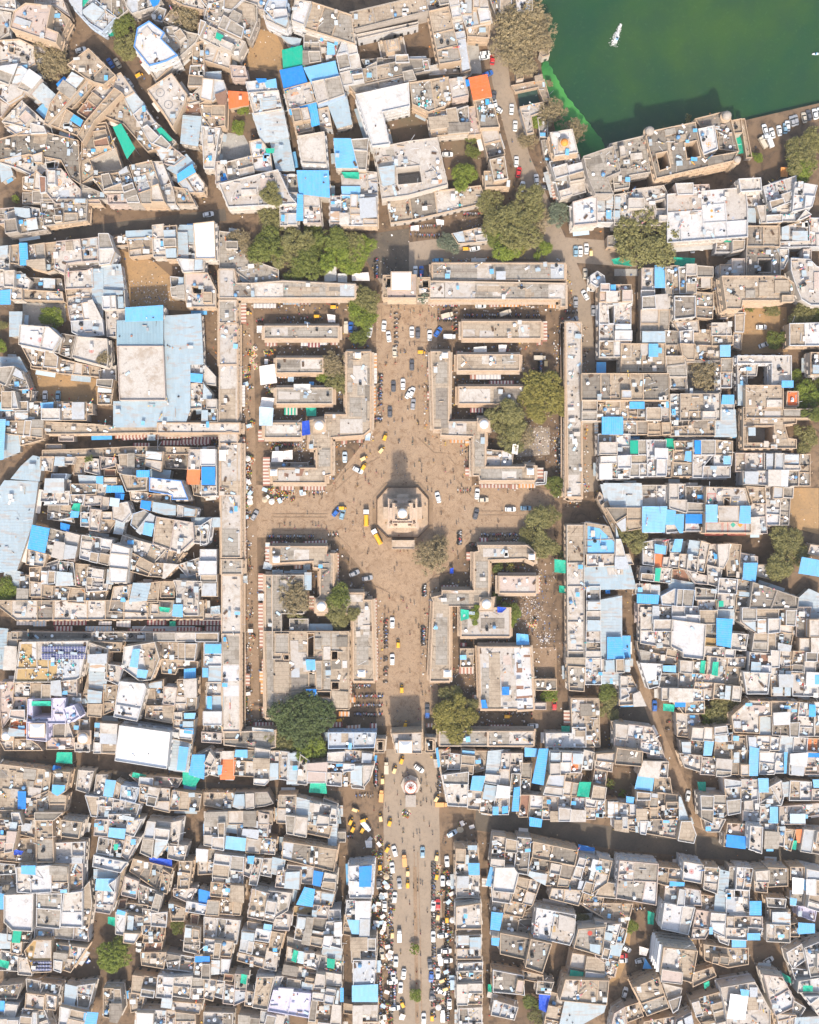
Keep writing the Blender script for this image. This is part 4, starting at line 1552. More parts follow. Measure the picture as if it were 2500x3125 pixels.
S 43,24 48,24 48,27 43,27 m
S 66,23 76,23 76,27 66,27 m
S 77,25 88,25 88,27 77,27 m
T c 5 90,16 100,17 101,26 90,26
M w 6 58,27 102,27 105,80 91,81 90,80 60,80 "broad southeast quarter hall with a rust streaked roof" ; Pg 61,45 67,45 67,79 61,79 ; Pt 67,32 76,32 77,79 67,79 ; PW 88,28 102,28 105,80 91,80 ; Pr 90,40 95,42 95,49 90,49 ; Pr 90,60 96,60 96,63 90,63 ; Pr 90,69 104,68 104,70 90,71 ; Pr 96,34 103,34 103,36 96,36
T k 7 78,61 84,61 84,68 78,68
T k 7 60,72 64,72 66,79 61,79
H w 5 105,74 115,74 115,80 105,80
G t 103,28 124,27 124,54 105,54 "small sunken formal garden"
H t 3 105,54 124,54 124,64 106,64 "low pavilion frame with rows of white pots" ; Pd 108,56 114,56 114,62 108,62 ; Pd 116,56 123,56 123,62 116,62
H g 6 132,19 146,19 146,24 132,24
H t 6 132,25 146,25 146,41 132,41
H t 6 147,20 154,20 154,42 147,42
H w 8 133,43 148,44 147,65 134,64 "white rectangular roof with high walls"
H c 7 154,19 185,19 185,38 154,38
H w 7 154,38 185,37 185,48 154,48
H g 5 149,48 160,48 160,58 149,58
H t 6 136,71 159,71 160,111 148,111 148,100 137,95 ; Pw 137,72 147,72 147,94 137,94
H W 7 115,100 137,100 137,95 148,95 148,111 115,111
S 130,81 136,81 136,93 130,93 r
T e 4 128,94 135,94 135,99 128,99
S 53,68 58,68 58,72 53,72 r
S 67,93 85,93 85,97 67,97 m
S 53,94 60,94 60,98 53,98 m
S 14,92 25,92 25,95 14,95 r
M g 6 25,98 66,98 66,111 25,111 "low shaded roof east of the south gatehouse"
M w 6 66,98 105,98 105,111 66,111 ; Pw 85,99 104,99 104,110 85,110 ; Pg 67,99 84,99 84,110 67,110
A 34,80 15 y
A 45,82 13 y
A 38,92 15 y
A 35,70 10 g
A 50,78 9 o
A 28,82 9 b
A 117,69 7 l
A 165,75 11 o
A 168,65 9 g
A 170,83 8 o
A 54,2 6 l
A 85,3 9 l
A 168,142 5 g
H t 6 25,114 34,114 32,130 27,133
T c 6 22,113 24,112 26,128 24,129
H w 3 20,122 25,122 25,129 21,129
H w 6 34,117 44,118 42,130 32,130
H t 7 44,113 55,114 53,134 43,132
H t 6 55,115 66,115 65,130 54,133
H l 7 67,116 78,115 76,135 65,134
H w 7 78,117 85,117 84,130 77,130
H g 8 27,135 50,132 49,162 32,161 "grey flat corner roof with a tan parapet"
T c 8 53,136 64,136 61,149 51,148
H w 7 50,148 61,149 59,164 49,163
H w 7 64,134 76,135 71,168 59,166 ; Pg 70,140 73,140 72,158 70,158
H w 6 76,130 84,131 83,152 73,152
H w 6 85,117 95,117 94,135 84,134
H w 8 72,153 84,153 83,168 71,168
T c 6 70,162 75,162 75,169 70,169
T c 6 78,162 83,161 83,167 78,168
H g 7 86,134 93,134 93,152 84,152
T c 8 88,146 93,145 92,166 86,166
H r 7 94,152 101,152 99,170 92,170
T c 7 97,112 108,113 107,120 97,120
T c 9 109,113 117,113 113,144 103,142
H d 4 95,125 103,125 101,148 93,148
H W 9 118,115 146,116 144,132 118,134 ; Po 122,118 143,118 142,131 130,131 126,127
H w 9 117,134 130,134 128,152 112,150
H w 8 132,132 145,134 140,152 129,151
T e 8 143,141 153,141 151,154 141,153
H w 7 147,114 155,116 153,130 145,130
H w 7 102,152 112,153 111,172 101,172
H w 6 112,153 125,154 124,172 112,172
H w 7 125,152 136,152 134,172 125,172
H w 6 136,154 158,155 156,172 135,172
H t 5 115,111 155,112 155,115 116,116
H t 6 156,130 166,132 163,155 152,154
H w 6 156,116 172,115 170,132 156,129
H t 6 158,156 175,156 175,170 158,170 ; Pl 158,157 164,157 164,170 158,170
H w 7 148,153 158,155 156,162 148,160
H t 5 170,90 180,90 180,110 174,108
O 1,146 4
C w 8,130 -35
Y 83,86 0
C w 104,94 0
C R 122,76 90
C d 15,80 90
C k 15,83 90
Y 23,155 60
V o 27,160 0
N 9,10 14,26 14
N 80,82 104,85 8
N 20,125 30,150 10
F 90,3 108,14 6
@1875,1875
H w 8 22,-6 48,-6 48,28 22,24 ; PW 31,10 42,12 40,26 31,24
H W 9 48,4 77,8 75,38 57,36 57,32 47,27 "long bright white ribbed roof"
H t 5 19,23 30,25 57,32 56,37 20,30
H w 7 21,30 53,37 52,41 23,40
H w 7 22,41 40,42 37,60 29,62
T c 8 41,43 52,43 52,49 41,48
H w 8 54,38 78,40 77,50 54,48
T e 8.5 73,39 77,39 76,50 72,49
T e 8.5 83,40 88,40 87,52 82,51
H g 7 37,50 53,50 53,61 37,61
H w 7 54,49 68,50 66,62 54,60
H w 7 78,35 95,37 94,50 93,58 68,56 69,50 78,50
H g 6 77,5 86,5 86,19 77,19
T c 10 86,3 100,4 98,28 86,26 "tall sky blue sheet roof between cluttered terraces"
H y 7 76,19 86,20 86,27 76,26
H w 8 99,16 112,17 110,30 98,29
H w 7 76,27 92,28 92,36 76,35
H W 8 93,29 102,29 101,37 92,36
H w 7 94,37 110,36 109,44 95,43
H t 7 94,44 106,45 104,58 93,57
H w 9 106,-6 137,-6 137,14 120,16 106,6
H t 8 117,16 150,16 147,31 115,30
H t 8 137,-4 151,-4 149,16 137,14
H w 6 153,-6 165,-6 162,19 153,18
H g 8 162,4 185,4 185,18 162,18
H t 8 155,20 185,20 185,32 155,30
H w 9 114,32 131,33 131,49 113,48 ; Pr 114,34 131,34 131,49 113,48
H w 9 131,30 148,31 147,68 132,68 ; Pt 136,54 147,54 147,68 136,68
H w 10 108,48 131,49 129,67 111,67 "pale house with windowed west wall"
H t 9 150,31 180,32 180,50 149,49
H W 9 148,48 185,50 185,69 150,68
T c 10 169,51 178,51 178,59 169,59
H w 8 40,62 75,63 75,72 40,72
H w 8 68,57 84,58 83,71 75,71 75,63 67,62
H t 8 84,58 105,60 104,72 83,70
H t 7 51,73 75,73 75,83 58,83 ; Tk 51,73 60,73 60,78 51,78
T e 7 41,75 51,76 50,82 41,81
H w 7 52,83 70,84 72,90 64,96 63,103 53,102
H w 9 98,85 113,72 132,73 132,85 122,86 122,100 100,99 "angled white roof east of a bushy tree"
H w 9 132,73 155,74 153,90 133,91
H g 8 133,91 154,90 153,102 133,101
H w 7 155,74 168,75 168,102 154,102
H l 8 123,86 132,88 132,101 123,101
H w 8 168,74 185,74 185,102 168,102
H w 7 64,94 82,95 82,106 63,104 ; Pr 70,95 77,95 77,105 70,105
H w 7 83,94 99,92 98,106 88,107 83,106
H t 7 99,101 111,102 110,115 99,114
H d 5 55,106 75,106 74,118 56,117
H w 7 55,117 73,119 72,132 59,128
T c 8 76,106 84,107 82,119 75,119
H w 8 74,120 97,122 96,134 90,135 72,134
H t 7 85,107 98,107 98,121 84,119
H t 7 99,115 111,114 111,134 98,134
H w 7 111,102 131,102 130,115 112,114
H W 8 131,103 139,104 138,114 131,114
H l 8 139,102 150,103 149,116 139,115
H w 7 151,103 162,104 161,115 150,115
H t 6 162,104 178,105 178,116 162,115 ; Po 163,105 166,105 166,115 163,115 ; Po 168,105 171,105 171,115 168,115
T c 9 114,111 122,113 121,136 113,136 "long sky blue sheet roof on end above an alley"
H w 7 122,116 136,116 134,134 122,134
H W 8 136,117 143,117 143,133 135,133
T c 9 143,116 146,116 145,134 143,134
H w 7 147,117 160,116 158,135 147,134
H w 7 160,115 185,116 185,134 160,134
H w 8 92,138 106,140 105,166 95,168
H w 7 106,139 121,139 120,155 106,157
T c 8 121,138 130,138 130,150 122,150
H w 7 122,150 140,140 142,153 140,160 122,161
H l 7 142,142 148,141 147,153 142,153
H w 7 148,140 165,141 165,156 147,156
T c 8 167,139 180,139 180,146 168,146
H w 7 166,147 180,147 180,156 166,156
H w 7 108,156 123,155 122,176 108,176
T c 8 131,162 138,162 138,176 131,176
H w 7 123,160 131,160 131,176 122,176
H w 7 139,162 185,158 185,166 160,170 160,176 139,176
T u 8 148,168 161,168 161,176 148,176
H g 7 71,151 94,152 94,168 85,176 72,170
T e 4 70,141 77,141 77,149 71,148
T c 8 -6,19 6,19 9,37 -6,38
H w 6 0,38 11,38 13,46 0,47
H w 6 4,51 14,52 24,75 4,76
H g 6 -4,52 4,52 4,65 -4,65
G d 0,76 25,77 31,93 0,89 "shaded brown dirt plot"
H w 7 0,91 31,95 37,107 37,118 0,110
H t 10 2,112 24,115 23,128 0,126 "small crenellated stone roof"
H w 7 25,106 38,108 42,121 28,120
H w 7 24,123 45,124 44,137 20,134
T c 8 20,134 34,136 32,149 17,147
H t 7 34,137 46,137 48,150 33,150
H t 7 18,148 40,150 55,152 62,172 18,172
T c 7 10,153 17,154 16,160 10,159
H w 7 0,158 17,160 30,165 30,178 0,178
G w 28,164 60,162 63,172 30,178
G i 0,128 18,130 16,158 0,156 "small overgrown green yard"
A 6,150 4 l
A 84,80 13 o
A 97,77 12 o
A 83,88 9 l
A -4,75 8 o
C k 34,77 90
C w 62,153 80
C k 10,23 90
N 40,75 50,100 4
@0,2500
H p 9 0,0 17,1 13,25 0,27
H w 6 17,0 31,0 30,15 17,12 ; Tu 18,3 27,4 25,10 18,10
H t 8 31,-6 45,-6 46,27 46,36 31,36 "broad tan roof with a stained square"
H w 9 52,0 70,2 67,16 52,14 "pale pink roof edged with an ochre wall"
H t 6 46,-5 52,0 52,16 46,16
H W 7 47,20 72,19 71,36 47,36 ; Pw 47,20 72,20 72,28 47,28
H t 6 13,16 30,16 30,37 0,34 0,29 12,28
H W 9 14,40 44,38 44,61 28,62 15,61 "white roof with painted wheels and a blue double tank" ; Tc 18,39 30,39 30,47 18,46
H w 9 45,38 58,39 58,61 45,60
H w 8 59,37 70,37 70,58 60,60
H g 5 0,37 13,38 14,45 0,46
H W 9 4,63 29,62 28,94 11,93 4,86 "large white roof with four painted rings and an ochre square"
H w 8 31,62 53,62 51,92 31,90 "pink floored roof with long shadow"
H W 8 54,62 70,60 70,91 51,90 "ribbed white roof beside a tan wall"
H t 7 71,58 76,52 78,70 75,90 70,92
H d 5 7,90 28,93 26,103 7,102
H w 7 46,91 74,90 75,102 46,99
H w 6 30,91 45,92 43,101 30,100
H y 9 29,101 44,101 44,128 27,129 21,110 "ochre walled house with solar panels on its lower roof" ; Pw 31,102 43,102 43,117 28,117 ; J 27,120 4 3
H w 8 49,105 73,108 60,128 48,124 48,114
H w 6 10,103 19,103 18,113 10,112
H l 6 0,97 9,98 9,108 0,108
T e 6 0,118 8,120 7,126 0,124
H w 6 2,110 20,113 16,120 16,127 0,126 0,118
H w 6 16,116 27,118 27,131 16,130 
T c 9 -4,62 4,63 3,76 -4,76
T i 6 12,25 20,27 18,30 12,30
H g 3 0,46 14,47 14,62 0,62
H w 9 81,0 92,0 91,14 80,13
H w 8 92,-4 110,-4 106,8 92,7
T c 9 92,7 106,8 105,17 91,15
H g 7 84,15 95,17 93,30 82,28
H w 7 95,17 106,18 102,33 93,31 ; Te 96,21 100,21 99,26 96,26
H w 8 106,0 120,0 113,14 106,12
H w 7 107,14 118,15 108,34 103,30
H W 9 80,30 92,33 108,36 102,44 79,39
T c 9 81,50 97,50 96,61 80,60
H l 7 80,43 99,44 98,51 80,49
H w 8 82,61 100,48 97,68 93,79 81,77
T e 5 91,82 98,83 97,90 91,88
H t 5 100,47 107,40 104,55 98,70 97,60
H w 8 126,0 145,2 143,18 133,32 120,26 124,8
H w 8 143,3 153,1 150,22 141,22
H w 8 143,20 158,22 155,35 142,32
T i 5 126,32 145,34 145,40 126,36
H t 6 113,33 146,41 140,58 132,58 110,43
H w 8 106,48 117,52 115,66 103,63 
H g 6 117,54 138,62 135,75 118,70
H t 7 138,42 144,46 141,62 135,60 
H t 8 152,35 162,35 159,58 150,58
H r 6 101,67 108,66 106,75 99,76
H d 6 108,70 125,72 124,80 106,77
H W 9 98,78 107,78 105,97 98,96 ; Tc 99,76 106,78 105,81 98,80
H w 9 107,79 121,82 119,95 115,102 106,101 ; Tl 108,81 113,82 112,94 107,93
H w 8 128,79 141,78 140,90 128,89
H w 7 121,75 130,76 126,97 121,96
H w 7 147,58 165,58 160,70 147,64
H W 8 158,69 175,72 175,80 157,77
H t 7 129,89 137,91 136,103 121,103 122,97
H r 6 123,104 137,103 136,110 122,112
H t 7 143,70 157,75 155,85 145,85
H r 6 161,79 168,80 167,89 161,88
H g 7 157,89 169,91 168,113 155,110
H d 6 119,112 140,112 138,125 120,122
H t 7 165,113 178,113 178,132 164,131
H g 6 140,112 165,116 163,128 142,125
H t 6 113,130 133,133 131,147 112,144
H w 8 134,131 147,132 145,150 132,149
H w 8 147,133 162,132 160,150 146,148
H w 7 162,132 175,133 175,150 162,150
H t 7 88,142 102,142 104,160 100,168 88,165 
H t 7 109,146 122,147 119,160 111,162
H l 8 137,151 145,152 144,159 136,158
H w 7 145,153 170,155 168,163 145,160
H t 7 141,160 165,163 165,180 140,180 
H w 7 117,160 140,161 139,180 116,180
H d 6 0,140 19,138 15,150 0,150
H g 7 23,134 35,136 34,146 24,146
H g 7 35,137 52,139 50,147 35,146
H w 8 23,146 38,148 37,160 22,158 
H w 8 39,147 48,149 47,160 39,159
H w 8 20,159 38,160 45,180 18,180
H l 7 56,140 65,142 62,156 55,155
H g 7 66,140 80,138 75,158 66,160
H w 7 53,155 75,160 72,172 52,170
T c 9 71,162 83,163 80,180 69,180
H w 6 0,152 17,154 14,166 0,165 ; Tc 0,153 4,153 4,162 0,162
H w 7 0,166 18,166 16,180 0,180
A 93,115 13 l
A 98,108 10 g
A 88,120 8 l
A 150,91 6 g
Y 107,103 -30
Y 96,127 0
C k 72,118 -40
C w 119,110 0
C w 119,105 0
@625,2500
H w 8 0,2 18,1 17,24 0,21
H l 7 19,-4 27,-2 26,11 19,10
H w 7 27,-4 46,0 45,17 28,14 ; Tu 32,8 46,9 45,17 31,14
H w 8 46,-6 54,-4 53,14 45,13
T c 9 18,14 35,16 34,27 17,25
H g 6 36,14 60,17 59,29 35,27
H w 8 69,-5 87,-3 86,13 70,10
H t 8 87,2 107,6 105,15 86,11
H l 8 104,-5 111,-3 110,24 105,22
H t 9 66,18 112,25 109,44 65,33 "roof divided into five shaded bays" ; Pu 66,19 75,20 73,34 65,32 ; Pd 75,20 97,24 95,37 73,33
H w 6 -5,24 17,26 10,45 -5,46
H w 7 10,27 34,30 32,55 7,52
T c 9 36,31 42,31 41,38 36,37
H w 8 35,32 42,38 38,48 33,46
H w 9 42,32 49,33 44,55 38,54
H w 7 48,33 57,33 56,48 46,46
H l 8 58,33 67,35 65,47 57,45
H w 8 62,43 81,42 80,58 60,56 ; Pu 64,44 80,44 79,55 63,54
H w 8 70,38 93,40 91,54 82,53 82,42 70,41
H w 9 92,41 111,45 110,58 91,54
H t 8 6,53 33,55 33,67 5,64 ; PW 15,56 20,56 19,66 14,65 ; Tw 25,58 29,58 29,61 25,61
H t 6 4,66 32,68 30,80 2,78
H k 7 -4,60 4,62 3,72 -4,71
H w 9 40,58 55,62 50,85 36,82 "pitted white roof between two alleys"
H w 9 54,60 73,62 70,76 60,82 58,86 50,84
H w 8 60,78 73,80 71,93 58,92
T c 10 84,57 93,59 91,74 77,72 "sky blue tarpaulin above a white terrace"
H w 9 92,60 110,61 107,73 91,71
H y 7 76,73 91,74 90,82 75,80
H w 9 92,72 105,73 103,83 91,82
H g 9 79,80 103,83 99,105 76,100
H w 9 105,76 114,76 114,87 105,86
H w 9 103,86 115,85 115,108 100,104
H w 7 36,85 48,87 45,94 36,92
T c 9 50,88 57,89 56,95 49,94
H w 8 32,93 43,94 40,112 30,110
H W 9 44,92 56,94 54,103 42,101
H t 8 57,94 67,96 63,112 54,110 
H d 6 42,103 54,105 51,118 40,115
H w 8 53,108 62,110 60,127 50,125
H w 7 29,112 50,117 49,124 28,118 
H w 6 0,82 30,85 27,104 0,98
H w 7 0,100 24,103 22,115 0,113
H w 6 0,116 22,117 20,128 0,130
H g 6 70,98 98,106 97,113 70,107
H w 8 70,107 84,112 83,120 69,119
T e 9 75,110 79,111 77,121 73,119
T u 8 79,111 85,112 83,122 78,121
H w 9 84,112 98,114 95,126 84,122
H l 8 101,106 115,110 114,118 99,113
H w 8 97,114 115,118 115,128 95,126 ; Te 103,117 110,118 109,126 103,125
H t 7 68,121 95,126 93,136 66,132
H w 8 95,127 115,130 115,139 93,138 
H g 7 67,132 93,136 91,150 60,146
H w 9 92,138 114,142 113,154 91,150
T c 9 114,142 117,142 117,154 114,154
H W 8 60,132 66,132 58,150 55,148
H v 9 58,143 90,146 88,167 53,161 "lavender walled house with white roof blocks" ; rW 1 62,142 75,143 74,149 62,148
H t 8 91,150 115,154 115,170 88,167 ; Po 100,159 103,159 103,162 100,162
H t 7 88,167 116,170 116,180 86,180
H w 8 44,132 59,132 53,160 40,158 "long cream roof beside the lavender house"
H w 7 26,130 36,131 34,152 25,156
T e 8 31,130 36,131 35,139 30,138
H w 7 35,144 44,146 41,157 34,156
H r 7 17,129 25,130 24,136 16,135
H w 7 17,138 26,140 25,155 16,154
H w 7 10,135 17,136 15,150 8,148
H w 8 0,133 10,135 7,152 0,150
H g 6 0,162 24,163 23,180 0,180 
H d 5 30,163 47,165 47,180 30,180
H w 7 48,160 70,165 70,175 47,170
H g 6 47,171 70,175 70,184 47,184
H g 4 112,10 119,10 119,19 112,19
H W 9 121,39 143,37 141,66 122,66 "white terrace painted bright blue along its east side" ; Tk 130,40 141,39 140,57 130,57 ; rw 1 132,42 137,42 136,50 133,49
H w 8 120,68 139,68 138,96 124,95 119,80
H t 8 118,80 124,80 123,97 117,96
H g 8 124,98 144,98 144,118 124,118
H w 9 125,118 144,118 143,140 125,140 "white roof piled with bright sheets"
T c 10 124,140 146,139 146,154 124,154 "sky blue roof covering the south street row"
H w 8 126,155 145,155 145,170 126,170
H t 7 126,170 146,170 146,182 126,182
H t 6 117,154 125,155 125,164 117,163
Y 123,2 65
Y 125,8 65
Y 133,9 65
Y 134,1 20
Y 154,25 60
Y 171,45 90
Y 171,55 90
Y 158,97 90
C w 160,27 105
C w 158,41 97
C w 160,66 85
C w 161,120 88
C w 159,133 95
C w 158,137 5
C w 165,142 88
C w 160,159 5
V w 136,6 -50
V w 164,98 90
W w 135,18 141,18 141,24 136,24
F 139,15 150,20 10
F 142,28 152,36 12
F 140,65 150,100 40
N 120,12 125,16 10
N 154,125 162,132 14
N 156,138 163,155 20
F 146,30 156,65 30
F 150,65 160,120 50
F 146,105 156,160 30
P 165,10 172,170 20
P 150,60 158,170 30
F 140,95 146,110 10
F 150,155 168,172 20
@1250,2500
G t 3,40 6,40 8,172 5,172 "planted median"
A 5,110 5 l
A 6,149 5.5 l
H t 8 39,23 57,24 58,36 39,35
T l 8 49,22 57,22 57,26 49,26
H w 8 39,28 50,28 50,46 39,47 ; Tl 41,30 50,30 50,38 41,38
T c 9 49,37 59,37 59,47 50,47
H w 8 39,47 58,47 58,65 40,65 ; Tu 40,48 50,48 50,58 40,58
H w 9 39,73 60,70 61,92 39,92 "white street row roof behind a windowed wall"
H t 7 39,93 60,92 60,98 40,98
H w 8 40,98 60,97 60,108 40,108 ; Tl 41,98 50,98 50,106 41,106
H w 8 40,109 60,109 60,117 40,117 
H t 7 40,119 60,119 60,128 40,128
H w 8 41,121 61,120 61,127 50,127 41,127
H g 9 40,128 61,127 61,136 41,137
H w 9 40,138 61,138 61,155 40,155
H g 7 42,159 60,158 61,182 42,182
S 61,50 66,50 66,57 61,57 w
T c 7 68,40 72,41 69,57 64,56
H w 8 71,14 81,15 79,39 68,37
H t 7 81,14 91,16 88,36 79,36
H g 9 91,15 102,16 99,46 88,44
H t 9 104,18 142,26 139,39 103,32 "long tan roof in three bays along the dark street" 
H t 8 103,32 139,39 133,56 115,55 107,51 99,46
H W 9 72,40 88,40 92,46 88,62 70,60 "bright white roof piled against a blue tarpaulin"
H w 7 69,56 86,62 84,70 70,68
H t 8 92,48 110,52 103,72 86,68
H t 9 120,58 146,60 142,72 118,66
H w 8 142,30 160,34 153,62 134,55
H w 10 160,33 170,35 166,53 153,62
H w 7 163,52 175,54 174,66 156,64
H t 7 147,63 163,66 160,80 146,72
H t 6 80,70 99,70 95,82 80,79
H g 6 70,69 80,70 78,80 69,78
T c 9 69,78 79,79 76,94 68,93
T c 9 69,100 76,100 75,107 69,106
H w 7 70,94 77,95 76,100 69,100
H t 6 79,80 92,82 90,96 77,94
H d 4 93,80 103,73 104,100 92,97
H t 8 76,95 103,100 98,118 76,113 "brown stained concrete roof block"
H w 9 107,74 140,80 139,97 135,106 104,99 "white roof with an ochre round patch" ; Py 119,90 123,90 123,95 119,95 ; rw 1 126,80 140,84 138,96 125,93
H t 10 102,100 120,104 112,129 97,124 "tan roof with a row of square wells"
H g 7 70,126 96,131 97,148 92,147 70,145 "plain concrete roof behind a windowed facade" ; rp 2 91,135 97,136 95,147 89,146
H t 6 95,127 112,131 112,137 96,134
H g 7 108,136 121,137 118,147 107,146
T i 6 109,147 119,147 115,163 109,160
H w 5 66,145 75,148 74,152 65,150
H u 8 71,152 91,158 88,168 69,164
T e 5 66,139 69,139 69,146 66,145
A 103,155 9 g
A 107,165 7 o
A 143,85 9 o
H w 11 142,92 165,90 162,115 138,108 "white roof bearing a pink disc" ; Tl 152,105 161,106 160,114 152,111
H w 10 164,89 178,88 173,105 162,104
H w 7 137,112 165,116 175,120 172,132 150,133 133,133
H t 10 131,134 168,135 166,156 126,152 "dark stepped concrete roof beside a side lane"
H l 7 132,152 165,155 163,162 145,172 127,174 
H t 5 119,145 131,148 125,175 113,174
T k 4 142,21 156,24 156,27 142,26
T c 8 101,-2 112,0 111,7 101,6
C b 11,28 90
C w 20,73 85
C w 20,99 90
C w 28,98 5
C w 31,111 0
C w 32,119 0
V w 28,165 90
C w 12,168 90
Y 19,167 90
Y 23,48 80
Y 23,32 80
Y 24,82 80
Y 31,143 20
C w 27,145 -30
C u 36,12 30
C R 24,72 90
C w 28,52 90
Y 28,136 20
C w 24,130 90
Q 26,16
F 40,2 56,8 10
F 24,35 36,72 30
F 24,80 37,160 60
N 24,85 32,95 16
N 20,120 36,160 20
P 5,10 22,160 30
P 0,0 30,12 20
F 0,0 8,6 14
@1875,2500
H w 7 0,0 27,0 25,11 0,7
H t 7 27,0 63,0 67,11 65,18 25,11
H w 8 75,-3 93,0 88,10 78,10
H p 8 95,3 111,4 110,14 105,13 94,12
H w 8 93,11 112,13 109,24 92,22
H W 12 114,5 125,6 124,29 113,25 "tall narrow white house with chequered roof"
H w 7 126,3 137,3 135,22 125,22 ; Tc 128,20 134,20 134,27 128,27
H w 8 136,6 143,6 142,22 135,21
H t 7 144,8 152,9 148,26 143,24
T e 7 151,18 154,18 153,26 149,25
H o 7 153,9 159,9 158,20 154,19
H w 7 159,8 180,10 180,30 156,26
H w 9 4,34 37,37 35,72 1,66 "mottled white roof strewn with washing"
H t 8 37,40 59,42 58,55 43,55 36,53 
H W 10 58,35 75,38 73,54 57,51 "white roof with one red cross rosette"
H w 8 76,40 88,41 86,62 75,58 ; 
H w 8 43,55 72,60 73,72 42,70 
H l 8 88,43 96,45 93,78 85,76
H g 7 97,40 103,40 101,58 95,57
H w 8 103,40 116,41 113,59 102,58
H w 8 117,42 128,41 128,61 118,60
H t 8 128,40 146,41 146,56 129,57 "square pinkish roof with a low rim"
H w 8 148,40 159,40 159,50 148,50
H w 8 160,40 175,43 172,62 160,60
T W 9 150,49 160,50 159,63 150,63
T c 9 160,51 166,51 166,61 160,60
H w 8 94,59 113,60 113,80 94,80 ; o 101,59 106,60 106,66 101,65
T c 9 114,69 124,69 124,81 114,81
H g 7 128,66 144,67 143,74 129,73
H w 7 131,76 147,76 147,88 131,88
H g 6 148,60 162,62 160,72 148,72
T c 8 148,66 154,67 153,73 148,72
H w 7 162,60 180,62 180,78 160,72
H v 7 155,73 170,75 168,85 154,80
T c 9 155,87 169,88 169,96 155,97
H w 8 128,88 147,89 147,103 128,102 
H t 7 147,88 155,87 155,98 148,98
H t 6 73,63 85,65 82,78 73,76
H W 9 42,70 68,74 62,97 39,92 "white roof covered in small bird-like marks"
H p 8 69,76 81,78 79,92 66,90 
H w 8 81,78 93,79 92,98 80,92
T c 8 80,91 83,91 83,97 80,97
H w 8 94,81 124,82 124,92 94,90 
H w 9 94,91 112,92 111,101 94,100 
H w 8 112,90 125,91 123,97 112,96
T c 9 99,101 111,101 111,108 99,108
T c 9 112,96 123,96 123,102 112,102
H w 7 66,92 80,93 76,100 65,100
H w 8 86,97 97,100 96,106 88,103
H t 7 75,105 96,108 112,108 112,121 95,124 76,118
H w 15 41,107 70,110 65,137 38,130 "tallest white building showing a striped west wall" ; rp 1.5 40,126 58,129 57,139 39,137
H t 9 15,141 37,132 46,158 27,165 "tan roof with broken corner below the tall white building"
H t 8 40,137 56,141 52,157 48,160
H t 6 8,158 20,154 24,165 11,170
H w 8 0,163 8,158 10,175 -4,180
H t 6 66,129 82,124 85,131 66,140
T e 4 28,77 34,79 33,89 28,88
T c 4 26,117 32,126 24,126
T w 4 21,107 29,109 27,115 21,114
A 14,89 7 l
G y 5,95 14,95 12,115 2,140 -5,140 "dusty ochre lane"
C w 10,109 -30
C R 7,115 0
C w 7,119 0
C w 22,119 15
C w 9,146 75
C w 130,119 30
H w 8 89,141 118,136 131,160 131,175 95,175 92,155 "white roof behind a pale cyan wall" 
T W 10 98,147 113,149 110,169 95,168
T c 10 106,143 114,144 113,149 107,149
H w 9 125,130 141,132 151,150 150,158 135,165 130,150 "white roof ending in a blunt south corner"
H w 8 136,163 152,164 150,180 140,180
T e 5 141,129 148,133 149,138 143,136
H w 8 145,112 157,105 160,118 150,125 147,120
H w 9 160,108 180,100 180,130 165,132
H g 6 149,125 165,127 166,134 152,134
H W 9 155,136 180,132 180,145 154,145
T e 9 159,140 167,140 167,145 159,145
H w 8 158,146 180,146 180,165 175,168
H g 6 150,152 160,158 155,166 150,163
H l 8 153,168 172,167 170,180 152,180
H t 6 64,152 88,145 92,158 97,175 75,175 68,165
H w 8 52,168 64,162 68,180 50,180
H t 6 25,170 52,165 52,180 22,180
H t 7 -30,70 15,71 0,132 -10,130 -8,110 10,92 0,88
H w 8 -4,88 10,92 4,114 -8,112 
H w 9 -16,85 0,88 -8,120 -16,115
T e 5 75,138 80,136 80,140 76,143
N 15,72 25,78 6
"""
